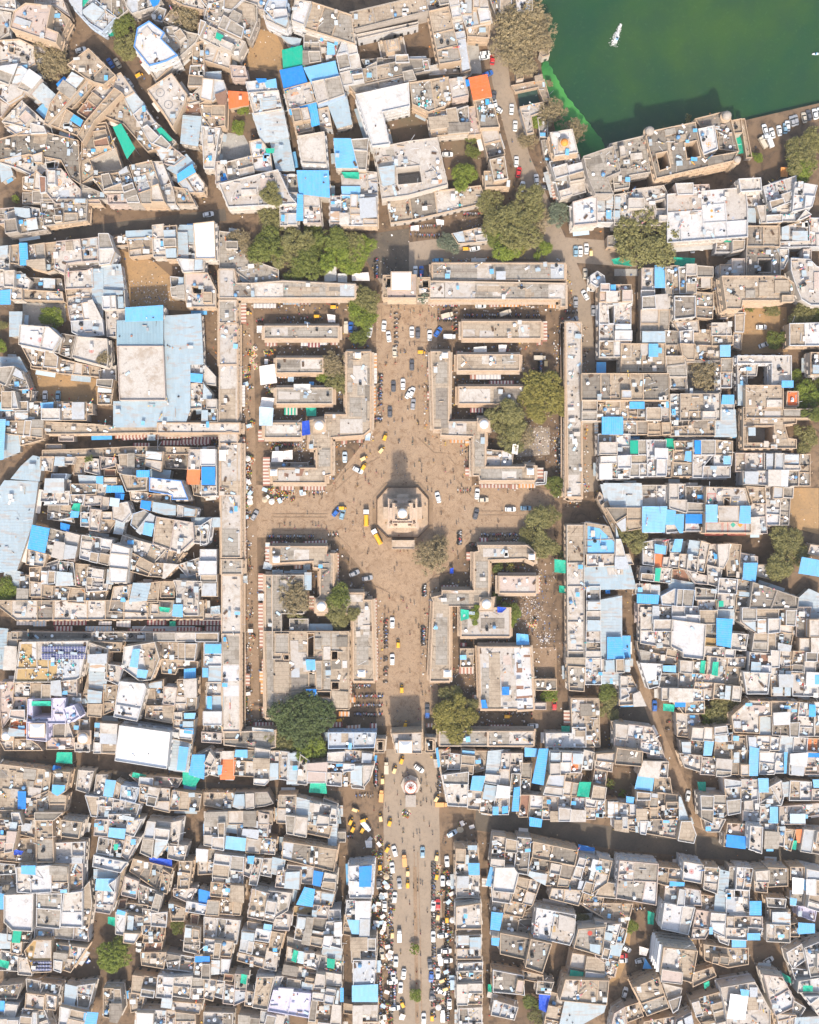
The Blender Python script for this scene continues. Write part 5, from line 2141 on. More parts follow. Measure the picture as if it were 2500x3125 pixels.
# ------------------------------------------------------------ reading the survey
OX = OY = 0
HOUSES = []; TARPS = []; TREES = []; CARS = []; GROUND = []; ZONES = []; LOOSE = []
def pts(tok):
    out = []
    for t in tok:
        a, b = t.split(','); out.append((OX+float(a)*625/172.5, OY+float(b)*625/172.5))
    return out
for line in SURVEY.splitlines():
    line = line.strip()
    if not line: continue
    if line[0] == '@': OX, OY = map(float, line[1:].split(',')); continue
    lab = None
    if '"' in line:
        i = line.index('"'); j = line.index('"', i+1); lab = line[i+1:j]; line = line[:i]+line[j+1:]
    secs = [s.split() for s in line.split(';')]; h = secs[0]; k = h[0]
    if k in 'HM':
        if k == 'M' or len(h) > 2:
            d = dict(kind=k, code=h[1], h=float(h[2]), p=pts([t for t in h[3:] if ',' in t]), lab=lab, sub=[])
            for s in secs[1:]:
                if not s: continue
                c = s[0]
                if c == 'o': d['sub'].append(('o', None, 0, pts(s[1:])))
                elif c in 'KDJ':
                    x, y = s[1].split(','); q = pts([s[1]])[0]; d['sub'].append((c, None, [float(v) for v in s[2:]], q))
                elif c[0] == 'r': d['sub'].append(('r', c[1], float(s[1]), pts(s[2:])))
                else: d['sub'].append((c[0], c[1], 0, pts(s[1:])))
            HOUSES.append(d)
    elif k == 'S':
        HOUSES[-1]['sub'].append(('S', h[-1] if ',' not in h[-1] else 'r', 0, pts([t for t in h[1:] if ',' in t])))
    elif k in 'KD': HOUSES[-1]['sub'].append((k, None, [float(h[2])], pts([h[1]])[0]))
    elif k == 'T':
        hh = float(h[2]) if ',' not in h[2] else 6.; TARPS.append(dict(code=h[1], h=hh, p=pts([t for t in h[2:] if ',' in t]), lab=lab))
    elif k == 'W': TARPS.append(dict(code='w' if h[1] == 'w' else 'h', h=2.6, p=pts([t for t in h[2:] if ',' in t]), lab='goods'))
    elif k == 'G': GROUND.append(dict(code=h[1], p=pts(h[2:]), lab=lab))
    elif k == 'A': TREES.append((pts([h[1]])[0], float(h[2]), h[3]))
    elif k in 'CV': CARS.append((k, h[1], pts([h[2]])[0], float(h[3])))
    elif k in 'YXB': CARS.append((k, '', pts([h[1]])[0], float(h[2])))
    elif k in 'NFP': ZONES.append((k, pts(h[1:3]), int(h[3])))
    elif k in 'UO': LOOSE.append((k, pts([h[1]])[0], float(h[2])))

rr = random.Random(77)
for x0, x1, y0, y1, n_ in ((1150, 1180, 2600, 3110, 5), (1195, 1235, 2560, 3110, 4), (1312, 1372, 2620, 3110, 12), (1150, 1200, 2320, 2520, 4)):
    for _ in range(n_):
        for _t in range(12):
            x, y = rr.uniform(x0, x1), rr.uniform(y0, y1)
            if not any(abs(c[2][0]-x) < 19 and abs(c[2][1]-y) < 36 for c in CARS):
                k = rr.random(); CARS.append(('C', rr.choice('wwgdtbgdtk'), (x, y), rr.choice([90, 270])+rr.uniform(-10, 10)) if k < .6 else (('Y', '', (x, y), 90+rr.uniform(-25, 25)) if k < .85 else ('V', rr.choice('wto'), (x, y), 90+rr.uniform(-12, 12)))); break
# marks painted on particular roofs: tile origin, then x, y, kind, radius, colour
MK = '''0 0|135 78 ring 3.7 grey|142 88 ring 3.7 grey
1875 0|79.3 121.7 emblem 1.7 orange
1875 625|55 5 disc 1 orange|60 5 disc 1 orange|65 5 disc 1 orange|72 4 ring 1.8 red|82 5 disc 1.1 orange|82 10 disc 1 orange|88 7 ring 1.1 grey|95 7 ring 1.2 grey|88 0 ring 1.1 grey|100 11 ring .9 blue
0 625|53 37 ring 1.4 red|56 45 ring 1.5 red|77 123 rose 1.9 red|34 114 rose 2 red|69 104 cross 1.2 orange
1875 1250|35 33 ring 1.4 grey|31 43 ring 1.3 red|66.5 99.5 rose 1.6 red|84 100 rect 7.5 red|103 100 rect 7.5 red|100 97 dia 2.2 green|106 97 dia 2.2 orange|81 76 dia 1.6 green|82 73 rect 3.4 red|142 43 rose 2 red|125 58 ring 1.2 red|136 58 ring 1.2 grey
0 1250|135 65 ring 1.4 orange|104 129 ring 1.9 orange|152 73 ring 1.1 grey|89 89 ring 1.1 grey
0 1875|130 84 ring 1.3 red|143 68 ring 1.4 grey
0 2500|22 56 ring 1.6 grey|36 54 ring 1.3 grey|37 44 ring 1.2 grey|9 68 ring 1.3 grey|22 69 ring 1.3 grey|8 83 ring 1.3 grey|22 85 ring 1.3 grey|29 152 ring 1.5 red|35 107 ring 1.3 grey
1250 2500|152 96 disc 2 red
1875 2500|65 44 rose 2.1 red|82 49 ring 1.4 orange|11 42 rose 1.5 red|9 56 ring 1.5 orange|107 51 ring 1.6 orange|102 73 ring 1.5 grey|101 95 ring 1.3 orange|135 96 rose 2 grey|97 17 ring 1.4 red
1875 1875|31 36 ring 1.5 orange|61 44 ring 1.4 grey|134 108 rose 1.7 grey|159 59 disc 1.2 red|134 57 disc .8 orange
1250 1250|153 127 ring 1.5 orange|170 47 ring 1.5 grey
1250 1875|140 50 ring .9 grey|121 142 rose 1.2 orange'''
for ln in MK.splitlines():
    f = ln.split('|'); ox_, oy_ = map(float, f[0].split())
    for m_ in f[1:]:
        a = m_.split(); x, y = ox_+float(a[0])*625/172.5, oy_+float(a[1])*625/172.5
        c_ = [d for d in HOUSES if inside(x, y, d['p'])]
        if c_: max(c_, key=lambda d: d['h'])['sub'].append(('mark', a[2], float(a[3])*.435, (x, y), a[4]+'_paint'))
THINGS = []
def thing(o, look, S, cat, group=None, custom=None, rank=0):
    o['category'] = cat
    if group: o['group'] = group
    THINGS.append(dict(o=o, look=look, S=S, cat=cat, custom=custom, rank=rank)); return o
def structure(name, mb):
    o = build(name, mb); o['kind'] = 'structure'; return o

# ------------------------------------------------------------ the ground and the lake
LAKE = [(1628, -700), (1628, 0), (1650, 55), (1672, 90), (1682, 150), (1650, 175), (1655, 240), (1680, 330), (1700, 420), (1772, 470), (1790, 540), (1800, 610),
        (1850, 480), (1900, 430), (2020, 400), (2260, 370), (2500, 315), (3300, 140), (3300, -700)]
lk = ccw([P(x, y) for x, y in LAKE])
mb = MB(); big = [(-1200, -1200), (1200, -1200), (1200, 1200), (-1200, 1200)]
top(mb, [big, list(reversed(lk))], 0, 'ground'); structure('ground', mb)
mb = MB(); walls(mb, lk, -2.2, 0, 'wall_tan', inward=True); structure('lake_wall', mb)
mb = MB(); top(mb, [inset(lk, -1)], -1.8, 'water'); structure('lake_water', mb)
mb = MB(); al = [(1655, 178), (1675, 190), (1700, 240), (1728, 290), (1772, 345), (1812, 395), (1840, 430), (1848, 470), (1800, 600), (1790, 610), (1760, 480), (1690, 420), (1655, 300)]
a3 = []
for i in range(len(al)):
    (xa, ya), (xb, yb) = al[i], al[(i+1) % len(al)]; m_ = max(1, int(math.dist(al[i], al[(i+1) % len(al)])/9))
    for k in range(m_): a3.append((xa+(xb-xa)*k/m_+math.sin(k*1.9+i*3)*2.6+R.uniform(-1.6, 1.6), ya+(yb-ya)*k/m_+R.uniform(-1.6, 1.6)))
a2 = ccw([P(x, y, -1.8) for x, y in a3]); top(mb, [a2], -1.79, 'algae'); o = structure('algae_bloom', mb)
mb = MB()
for q in ([(0, 1180), (0, 1180)],): pass
AV = ccw([P(x, y) for x, y in [(1148, 925), (1335, 925), (1335, 1300), (1440, 1310), (1440, 1480), (1600, 1480), (1690, 1500), (1690, 1660), (1600, 1640), (1430, 1655), (1340, 1760), (1335, 2215), (1148, 2215), (1148, 1790), (1030, 1650), (820, 1640), (770, 1640), (770, 1480), (820, 1480), (1010, 1480), (1148, 1300)]])
top(mb, [AV], .004, 'paving'); structure('plaza_paving', mb)
NZ = [0]
def strip(pts_, wd, z, mat, name):
    NZ[0] += 1; z = .004+.004*NZ[0]
    mb = MB(); q = [Vector(P(x, y)) for x, y in pts_]
    L = []; Rr = []
    for i, a in enumerate(q):
        d = (q[min(i+1, len(q)-1)]-q[max(i-1, 0)]).normalized(); nn = Vector((-d.y, d.x))
        L.append(a+nn*wd/2); Rr.append(a-nn*wd/2)
    n = len(q); mb.add([(a.x, a.y, z) for a in L+Rr], [(i, n+i, n+i+1, i+1) for i in range(n-1)], mat); structure(name, mb)
strip([(1265, 2290), (1255, 2480), (1262, 2750), (1285, 3200), (1290, 3500)], 20.5, .004, 'asphalt', 'road')
strip([(1245, 2210), (1265, 2290)], 12, .008, 'asphalt', 'road')
strip([(1180, 760), (1240, 860), (1240, 930)], 17, .008, 'asphalt', 'road')
strip([(1495, 0), (1530, 250), (1590, 480), (1650, 620), (1720, 780), (1775, 900), (1790, 1100), (1800, 1500)], 6.5, .012, 'asphalt', 'road')
strip([(1150, 790), (1500, 745), (1700, 760), (2100, 790)], 9, .016, 'asphalt', 'road')
strip([(1900, 1950), (1930, 2010), (2010, 2250), (2120, 2500), (2300, 2590)], 5.0, .004, 'G_t', 'lane')
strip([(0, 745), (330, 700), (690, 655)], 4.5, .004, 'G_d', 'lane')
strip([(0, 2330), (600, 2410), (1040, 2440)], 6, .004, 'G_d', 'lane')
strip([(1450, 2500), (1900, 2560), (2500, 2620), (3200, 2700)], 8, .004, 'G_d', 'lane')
strip([(735, 900), (745, 1500), (755, 2200)], 9, .004, 'G_t', 'lane')
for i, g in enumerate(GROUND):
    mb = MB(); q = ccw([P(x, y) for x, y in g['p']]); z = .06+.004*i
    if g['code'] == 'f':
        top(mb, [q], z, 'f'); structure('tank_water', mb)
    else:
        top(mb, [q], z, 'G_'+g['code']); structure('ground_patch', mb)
        mb = MB()
        for _ in range(int(abs(area(q))/9)):      # loose stones and litter lying on the patch
            x = R.uniform(min(a[0] for a in q), max(a[0] for a in q)); y = R.uniform(min(a[1] for a in q), max(a[1] for a in q))
            if inside(x, y, q):
                s_ = R.uniform(.15, .5); mb.box((x, y, 0), (s_, s_*R.uniform(.5, 1), s_*.5), R.choice(['wall_pale', 'wall_tan', 'wall_grey', 'wood_dark', 'canvas']), R.uniform(0, 3), R.random(), .6)
        if mb.v: o = build('rubble', mb); o['kind'] = 'stuff'; o['label'] = 'loose stones and litter lying on '+(g['lab'] or 'open ground'); o['category'] = 'rubble'

# ------------------------------------------------------------ houses
for d in HOUSES:
    d['area'] = abs(area([P(x, y, d['h']) for x, y in d['p']])); d['c'] = cen(d['p'])
for i, d in enumerate(HOUSES):
    r_ = random.Random(i*77+5); d['r'] = r_
    h = d['h'] + (r_.uniform(-.8, .9) if not d['lab'] and d['kind'] == 'H' else r_.uniform(-.1, .1))
    if d['kind'] == 'H' and not d['lab']: h *= .84
    d['h'] = round(h, 3)+i*.0007
    d['w'] = inset(ccw([P(x, y, d['h']) for x, y in d['p']]), .02 if d['kind'] == 'M' or d['lab'] or d['area'] < 14 else -.22)
    d['bb'] = (min(a[0] for a in d['w']), min(a[1] for a in d['w']), max(a[0] for a in d['w']), max(a[1] for a in d['w']))
GRID = {}
for i, d in enumerate(HOUSES):
    x0, y0, x1, y1 = d['bb']
    for gx in range(int(x0//12), int(x1//12)+1):
        for gy in range(int(y0//12), int(y1//12)+1): GRID.setdefault((gx, gy), []).append(i)
def under(x, y, skip=-1):
    """height of the highest roof over a world point"""
    z = 0
    for i in GRID.get((int(x//12), int(y//12)), ()):
        d = HOUSES[i]
        if i != skip and d['bb'][0] <= x <= d['bb'][2] and d['bb'][1] <= y <= d['bb'][3] and d['h'] > z and inside(x, y, d['w']): z = d['h']
    return z
WALLOF = dict(w=['wall_pale', 'wall_pale', 'wall_tan', 'W'], W=['W', 'wall_pale'], u=['wall_pale', 'wall_blue'], g=['wall_grey', 'wall_pale', 'wall_tan'], t=['wall_tan', 'wall_tan', 'wall_pale'],
              d=['wall_grey', 'wall_tan'], p=['p', 'wall_tan'], y=['y', 'wall_tan'], v=['v'], r=['wall_tan'], l=['wall_grey', 'wall_pale'], L=['wall_pale'], c=['wall_pale'], k=['wall_pale'], o=['wall_tan'], e=['wall_grey'], m=['wall_tan'])
METAL = 'lLcksheo'
ROOFNAME = dict(w='white washed', W='bright white', u='pale bluish', g='grey concrete', t='tan stone', d='dark weathered', p='pink plastered', y='ochre', v='lavender', r='brown tiled', l='grey-blue sheet', L='blue-grey ridged', c='sky blue sheet', k='deep blue sheet', o='orange', e='green sheet', m='maroon')
CLC = ['cloth_'+c for c in ('red', 'yellow', 'white', 'white', 'white', 'blue', 'sack', 'orange', 'pink', 'teal', 'sack')]

def clutter(parts, p, z, r_, area_, code, avoid=()):
    """roof fittings: tanks and dishes as parts, small things joined as stuff"""
    x0 = min(a[0] for a in p); x1 = max(a[0] for a in p); y0 = min(a[1] for a in p); y1 = max(a[1] for a in p)
    st = MB(); feats = []
    def spot(m=.8):
        q = inset(p, m)
        for _ in range(8):
            x, y = r_.uniform(x0, x1), r_.uniform(y0, y1)
            if inside(x, y, q) and not any(inside(x, y, a) for a in avoid): return x, y
        return None
    n = int(min(70, area_/3.2))
    for _ in range(n):
        s = spot(.5)
        if not s: continue
        x, y = s; k = r_.random(); a = r_.uniform(0, 3)
        if k < .40: st.box((x, y, z), (r_.uniform(.2, .7), r_.uniform(.2, .6), r_.uniform(.1, .6)), r_.choice(['wall_pale', 'wall_tan', 'wood_dark', 'wood_dark', 'metal', 'window_dark', 'window_dark', 'wall_grey', 'rubber', 'stripe_red']), a, r_.random())
        elif k < .47: st.box((x, y, z), (r_.uniform(.8, 1.3), r_.uniform(.5, .8), .5), 'tank_white' if r_.random() < .6 else 'metal', r_.choice([0, 1.57])+.1)
        elif k < .54: st.box((x, y, z+.4), (1.8, .8, .06), r_.choice(['wood_dark', 'canvas', 'canvas_blue']), a)
        elif k < .60:
            L_ = r_.uniform(1.2, 3.5); ca, sa = math.cos(a), math.sin(a)
            for q in range(int(L_/.6)): st.box((x+ca*q*.62, y+sa*q*.62, z+.9), (.55, .06+r_.random()*.35, .5), r_.choice(CLC), a, r_.random())
        elif k < .76: L_ = r_.uniform(1, 4); st.beam((x, y, z+.1), (x+L_*math.cos(a), y+L_*math.sin(a), z+.1), .06, r_.choice(['metal', 'wood_dark', 'tank_white']), 4)
        elif k < .84: st.cyl((x, y, z), .22, .4, r_.choice(['cloth_blue', 'cloth_white', 'tank_black', 'tank_black', 'cloth_orange', 'wall_tan', 'wall_tan']), 6)
        elif k < .93:
            L_ = r_.uniform(1.2, 3.2); st.box((x, y, z), (L_, .16, r_.uniform(.4, .9)), r_.choice(['wall_pale', 'wall_tan', 'W', 'p']), r_.choice([0, 1.57])+r_.uniform(-.1, .1), r_.random())
        else: st.box((x, y, z+1.5), (r_.uniform(1.2, 2.4), r_.uniform(.9, 1.8), .05), r_.choice(['l', 'l', 's', 's', 'h', 'h', 'c', 'wall_pale']), r_.choice([0, 1.57])+r_.uniform(-.1, .1), r_.random())
    if st.v: parts.append(('rooftop_clutter', st, None, 'stuff'))
    if code not in METAL:
        for _ in range(r_.choice([0, 1, 1, 2]) + (1 if area_ > 120 else 0)):
            s = spot(1.0)
            if s:
                q = MB(); c = r_.choice(['tank_black', 'tank_black', 'tank_white', 'tank_white', 'tank_blue']); rr = r_.uniform(.45, .7)
                q.cyl((*s, z+.25), rr, 1.1, c, 12); q.cyl((*s, z+1.35), rr, .25, c, 12, rr*.35); q.box((*s, z), (rr*1.7, rr*1.7, .25), 'wall_grey')
                parts.append(('water_tank', q, None, None)); feats.append({'tank_black': 'black tank', 'tank_white': 'white tank', 'tank_blue': 'blue tank'}[c])
        if r_.random() < .5:
            s = spot(1.0)
            if s:
                q = MB(); q.beam((*s, z), (*s, z+.8), .05, 'metal'); a = r_.uniform(-.5, .5)
                q.cyl((s[0], s[1], z+.75), .2, .18, 'tank_white', 12, .55); parts.append(('satellite_dish', q, None, None)); feats.append('dish')
        if code in 'wWu' and area_ > 35 and r_.random() < .3:
            s = spot(2.2)
            if s:
                q = MB(); m = r_.choice(['red_paint', 'grey_paint', 'grey_paint', 'orange_paint', 'blue_paint']); rr = r_.uniform(.6, 1.15)
                def rg(a, b_):
                    n_ = 20; vs = [(s[0]+a*math.cos(6.283*i/n_), s[1]+a*math.sin(6.283*i/n_), z+.012) for i in range(n_)]+[(s[0]+b_*math.cos(6.283*i/n_), s[1]+b_*math.sin(6.283*i/n_), z+.012) for i in range(n_)]
                    q.add(vs, [(i, n_+i, n_+(i+1) % n_, (i+1) % n_) for i in range(n_)][::-1], m)
                rg(rr*.82, rr); rg(rr*.25, rr*.4)
                for i in range(8):
                    a = i*.785; q.box((s[0]+rr*.6*math.cos(a), s[1]+rr*.6*math.sin(a), z+.0), (rr*.3, rr*.1, .013), m, a)
                q.f = [f if True else f for f in q.f]; parts.append(('painted_rosette', q, None, None)); feats.append({'red_paint': 'red rosette', 'grey_paint': 'grey rosette', 'orange_paint': 'orange rosette', 'blue_paint': 'blue rosette'}[m])
    return feats

def stripes(q, z, cols, th=.06, sw=.62, drop=.35):
    """striped cloth awning over a quad, stripes across its long side, outer posts"""
    mb = MB(); a, b, c, d = q
    if math.dist(a, b) < math.dist(b, c): a, b, c, d = b, c, d, a
    n = max(2, round(math.dist(a, b)/sw))
    for i in range(n):
        k0, k1 = i/n, (i+1)/n
        e = [(a[0]+(b[0]-a[0])*k, a[1]+(b[1]-a[1])*k) for k in (k0, k1)]; f = [(d[0]+(c[0]-d[0])*k, d[1]+(c[1]-d[1])*k) for k in (k1, k0)]
        sag = .06*math.sin(i*1.7)
        vs = [(*e[0], z+sag), (*e[1], z+sag), (*f[0], z-drop), (*f[1], z-drop)]
        vs += [(x, y, zz-th) for x, y, zz in vs]
        mb.add(vs, [(0, 1, 2, 3), (7, 6, 5, 4), (0, 4, 5, 1), (2, 6, 7, 3), (1, 5, 6, 2), (3, 7, 4, 0)], cols[i % 2])
    return mb
STR = dict(r=('stripe_red', 'stripe_white'), m=('stripe_maroon', 'stripe_white'), o=('stripe_orange', 'stripe_white'), w=('canvas', 'W'), u=('canvas_blue', 'stripe_white'), t=('canvas', 'stripe_orange'), e=('e', 'stripe_white'))

def house(d, idx, full=True):
    """list of (name, MB, parent part index or None, kind) for one building, and words on its look"""
    r_ = d['r']; p = d['w']; h = d['h']; code = d['code']; parts = []; feats = []
    hall = d['kind'] == 'M'; ar = d['area']; tt = r_.random()
    wm = 'sandstone' if hall else r_.choice(WALLOF.get(code, ['wall_pale']))
    holes = []; subs = []
    for s in d['sub']:
        if s[0] == 'mark': continue
        if s[0] == 'o':
            hp = inset(ccw([P(x, y, h) for x, y in s[3]]), .05); holes.append(hp)
    W = MB(); walls(W, p, 0, h, wm, tt)
    for hp in holes: walls(W, hp, .02, h, wm, tt, inward=True); top(W, [hp], .03, 'G_g' if r_.random() < .5 else 'G_t')
    if full and not hall and ar > 30: pass
    parts.append(('wall', W, None, None))
    roofc = 'white_paint' if d['lab'] and ('white tent' in d['lab'] or 'clean white' in d['lab']) else code
    RF = MB(); metal = code in METAL
    rz = h
    if metal:
        out = inset(p, -.25); walls(RF, out, h, h+.12, roofc, tt)
        top(RF, [out]+[list(reversed(x)) for x in holes], h+.12, roofc, tt); rz = h+.12
    else:
        top(RF, [p]+[list(reversed(x)) for x in holes], h, roofc, tt)
    parts.append(('roof', RF, None, None))
    # exposed sides get windows, ledges and shop fronts
    n = len(p); WN = MB(); LG = MB(); AW = []
    for i in range(n):
        a, b = Vector(p[i]), Vector(p[(i+1) % n]); L = (b-a).length
        if L < 2.2: continue
        e = (b-a)/L; nn = Vector((e.y, -e.x)); m = (a+b)/2+nn*1.3
        hh = under(m.x, m.y, idx)
        if hh > h-1.5: continue
        ang = math.atan2(e.y, e.x); z0 = max(.0, hh)
        fl = 0
        for k in range(int(h//3.0)):
            zf = k*3.0
            if zf+1 < z0 or zf+2.6 > h: continue
            if k and not hall: c = (a+b)/2+nn*.22; LG.box((c.x, c.y, zf-.1), (L, .44, .12), wm, ang, tt)
            nw = max(1, int(L/(1.9 if hall else 2.4)))
            for j in range(nw):
                if not hall and r_.random() < .22: continue
                c = a+e*L*(j+.5)/nw+nn*.02; ww = r_.uniform(.7, 1.1) if not hall else 1.25; hw = 2.2 if (hall or k == 0) else 1.3; zb = zf+(.1 if (hall or k == 0) else .9)
                WN.box((c.x, c.y, zb), (ww, .1, hw), 'window_dark', ang)
                if k or hall:
                    c2 = c+nn*.2; WN.box((c2.x, c2.y, zb+hw+.05), (ww+.4, .55, .07), wm if not metal else 'wall_pale', ang, tt)
        if hall:
            c = (a+b)/2+nn*.55; LG.box((c.x, c.y, 3.4), (L+.2, 1.1, .12), 'sandstone', ang, r_.random())
            c = (a+b)/2+nn*.1; LG.box((c.x, c.y, h-.35), (L+.2, .3, .35), 'sandstone', ang, .2)
        elif full and hh == 0 and L > 4 and r_.random() < .3:
            k0 = r_.uniform(.05, .3); k1 = r_.uniform(.6, .95); q0 = a+e*L*k0; q1 = a+e*L*k1; dpt = r_.uniform(1.2, 2.)
            q = MB(); c = (q0+q1)/2+nn*dpt/2; q.box((c.x, c.y, 2.7), ((q1-q0).length, dpt, .06), r_.choice(['l', 's', 'canvas', 'canvas_blue', 'c', 'h']), ang, r_.random()); AW.append(q)
    if d['lab'] and 'striped west wall' in d['lab']:
        a = Vector(min(p, key=lambda v: v[0]-v[1]*.2)); k = p.index(tuple(a)) if tuple(a) in p else 0
        for i in range(n):
            a, b = Vector(p[i]), Vector(p[(i+1) % n]); L = (b-a).length; e = (b-a)/L; nn = Vector((e.y, -e.x))
            if nn.x < -.8:
                for z_ in range(1, 6):
                    c = (a+b)/2+nn*.5; q = MB(); q.box((c.x, c.y, z_*2.8), (L, 1.0, .35), 'white_paint', math.atan2(e.y, e.x)); parts.append(('balcony_band', q, 0, None))
                    c = (a+b)/2+nn*.05; q = MB(); q.box((c.x, c.y, z_*2.8-1.7), (L-.6, .12, 1.5), 'window_dark', math.atan2(e.y, e.x)); parts.append(('window_band', q, 0, None))
    if WN.v: parts.append(('windows', WN, 0, 'stuff'))
    if LG.v: parts.append(('ledge', LG, 0, 'stuff'))
    for q in AW: parts.append(('sheet_awning', q, None, None))
    # parapet
    if not metal and ar > 8:
        PR = MB(); pm = {'w': r_.choice(['W', 'wall_pale', 'wall_tan', 'p']), 'W': r_.choice(['W', 'W', 'wall_pale']), 't': 'wall_tan', 'g': r_.choice(['wall_pale', 'wall_grey', 'W'])}.get(code, wm)
        if hall: pm = 'sandstone'
        if d['lab'] and 'blue edged' in d['lab']: pm = 'blue_paint'
        ph = r_.uniform(.7, 1.1) if not hall else .6
        ring(PR, p, h-.02, h+ph, .23 if not hall else .34, pm, r_.random()); parts.append(('parapet', PR, None, None))
        for hp in holes:
            q = MB(); ring(q, inset(hp, -.3), h-.02, h+.7, .28, pm, .3); parts.append(('parapet', q, None, None))
    elif metal and ar > 25:
        q = MB(); xs = max(p[i-1][0] for i in range(n))
        # ridges along the longer side of the sheet roof
        L0 = max(range(n), key=lambda i: math.dist(p[i], p[(i+1) % n])); a, b = Vector(p[L0]), Vector(p[(L0+1) % n]); e = (b-a).normalized(); nn = Vector((-e.y, e.x))
        if convex(p):
            wd = max((Vector(v)-a).dot(nn) for v in p)
            t0 = .9
            while t0 < (b-a).length-.3:
                o_ = a+e*t0; hit = []
                for i in range(n):
                    u, v = Vector(p[i]), Vector(p[(i+1) % n]); du = (u-o_).dot(e); dv = (v-o_).dot(e)
                    if du*dv < 0: k = du/(du-dv); hit.append((u+(v-u)*k))
                if len(hit) == 2:
                    m = (hit[0]+hit[1])/2; L_ = (hit[1]-hit[0]).length; q.box((m.x, m.y, rz), (L_-.1, .1, .07), roofc, math.atan2(nn.y, nn.x), min(1, tt+.3))
                t0 += 1.1
        if q.v: parts.append(('sheet_ribs', q, 1, 'stuff'))
    # divisions of the roof into terraces and upper rooms
    occupied = [ccw([P(x, y, h+1) for x, y in s[3]]) for s in d['sub'] if s[0] in ('r', 'T')] + holes
    for s in d['sub']:
        if s[0] == 'mark': x, y = P(*s[3], h); k = s[2]*1.2; occupied.append([(x-k, y-k), (x+k, y-k), (x+k, y+k), (x-k, y+k)])
    special = bool(d['lab']); clean = special and any(k_ in d['lab'] for k_ in ('white tent', 'clean white', 'bright white', 'large white', 'white walled', 'cream hall'))
    if convex(p) and ar > 34 and not metal and not hall and not holes and not clean:
        cells = []
        def rec(q, lim):
            if abs(area(q)) < lim or len(cells) > 12: cells.append(q); return
            k = max(range(len(q)), key=lambda i: math.dist(q[i], q[(i+1) % len(q)])); a, b = q[k], q[(k+1) % len(q)]
            f = r_.uniform(.33, .67); o_ = (a[0]+(b[0]-a[0])*f, a[1]+(b[1]-a[1])*f); e = Vector((b[0]-a[0], b[1]-a[1])).normalized()
            A, B = cut(q, o_, (-e.y, e.x))
            if len(A) < 3 or len(B) < 3: cells.append(q); return
            rec(A, lim); rec(B, lim)
        rec(p, r_.uniform(17, 46) if not special else 90)
        pal = {'w': 'wwwwWWgtu', 'W': 'WWWw', 'u': 'uwg', 'g': 'ggwtd', 't': 'ttgwd', 'd': 'dgt', 'p': 'ppw', 'y': 'yt', 'v': 'vvW', 'r': 'rt', 'm': 'm'}.get(code, 'w')
        for q in cells:
            a_ = abs(area(q)); cx, cy = cen(q)
            if a_ < 5 or any(inside(cx, cy, o_) for o_ in occupied): continue
            k = r_.random(); rc = r_.choice(pal); q2 = inset(q, .02)
            if len(cells) > 1 and k < (.25 if not special else .0) and a_ < 60:
                dz = r_.uniform(2.3, 3.1); b = MB(); q3 = inset(q, .06); prism(b, q3, h, h+dz, wm, None, tt); parts.append(('upper_room', b, None, None)); pi = len(parts)-1
                c = MB(); top(c, [inset(q3, .001)], h+dz+.004, rc, r_.random()); parts.append(('roof', c, pi, None))
                if r_.random() < .75: c = MB(); ring(c, q3, h+dz-.02, h+dz+r_.uniform(.3, .9), .22, r_.choice([wm, 'W', 'wall_pale']), r_.random()); parts.append(('parapet', c, pi, None))
                else: c = MB(); o2 = inset(q3, -.3); prism(c, o2, h+dz+.006, h+dz+.16, rc, None, r_.random()); parts.append(('roof_slab', c, pi, None))
                occupied.append(q)
            elif k < .42 and a_ < 40 and not special:
                dz = r_.uniform(.5, 1.4); b = MB(); prism(b, inset(q, .05), h, h+dz, wm, rc, tt); ring(b, inset(q, .05), h+dz-.01, h+dz+.5, .2, wm, .7); parts.append(('raised_terrace', b, None, None)); occupied.append(q)
            elif k < .52 and not special:
                b = MB(); q3 = inset(q, .35); zz = h+2.2; prism(b, q3, zz, zz+.07, r_.choice('llllscu' if r_.random() < .9 else 'ek'), None, r_.random())
                for v in q3: b.beam((v[0], v[1], h), (v[0], v[1], zz), .06, 'metal', 4)
                parts.append(('canopy', b, None, None)); occupied.append(q)
            else:
                b = MB(); top(b, [q2], h+.006, rc, r_.random()); parts.append(('terrace_floor', b, 1, None))
                if len(cells) > 1: b = MB(); ring(b, q2, h, h+r_.uniform(.25, .8), .16, pm, r_.random()); parts.append(('partition_wall', b, None, None))
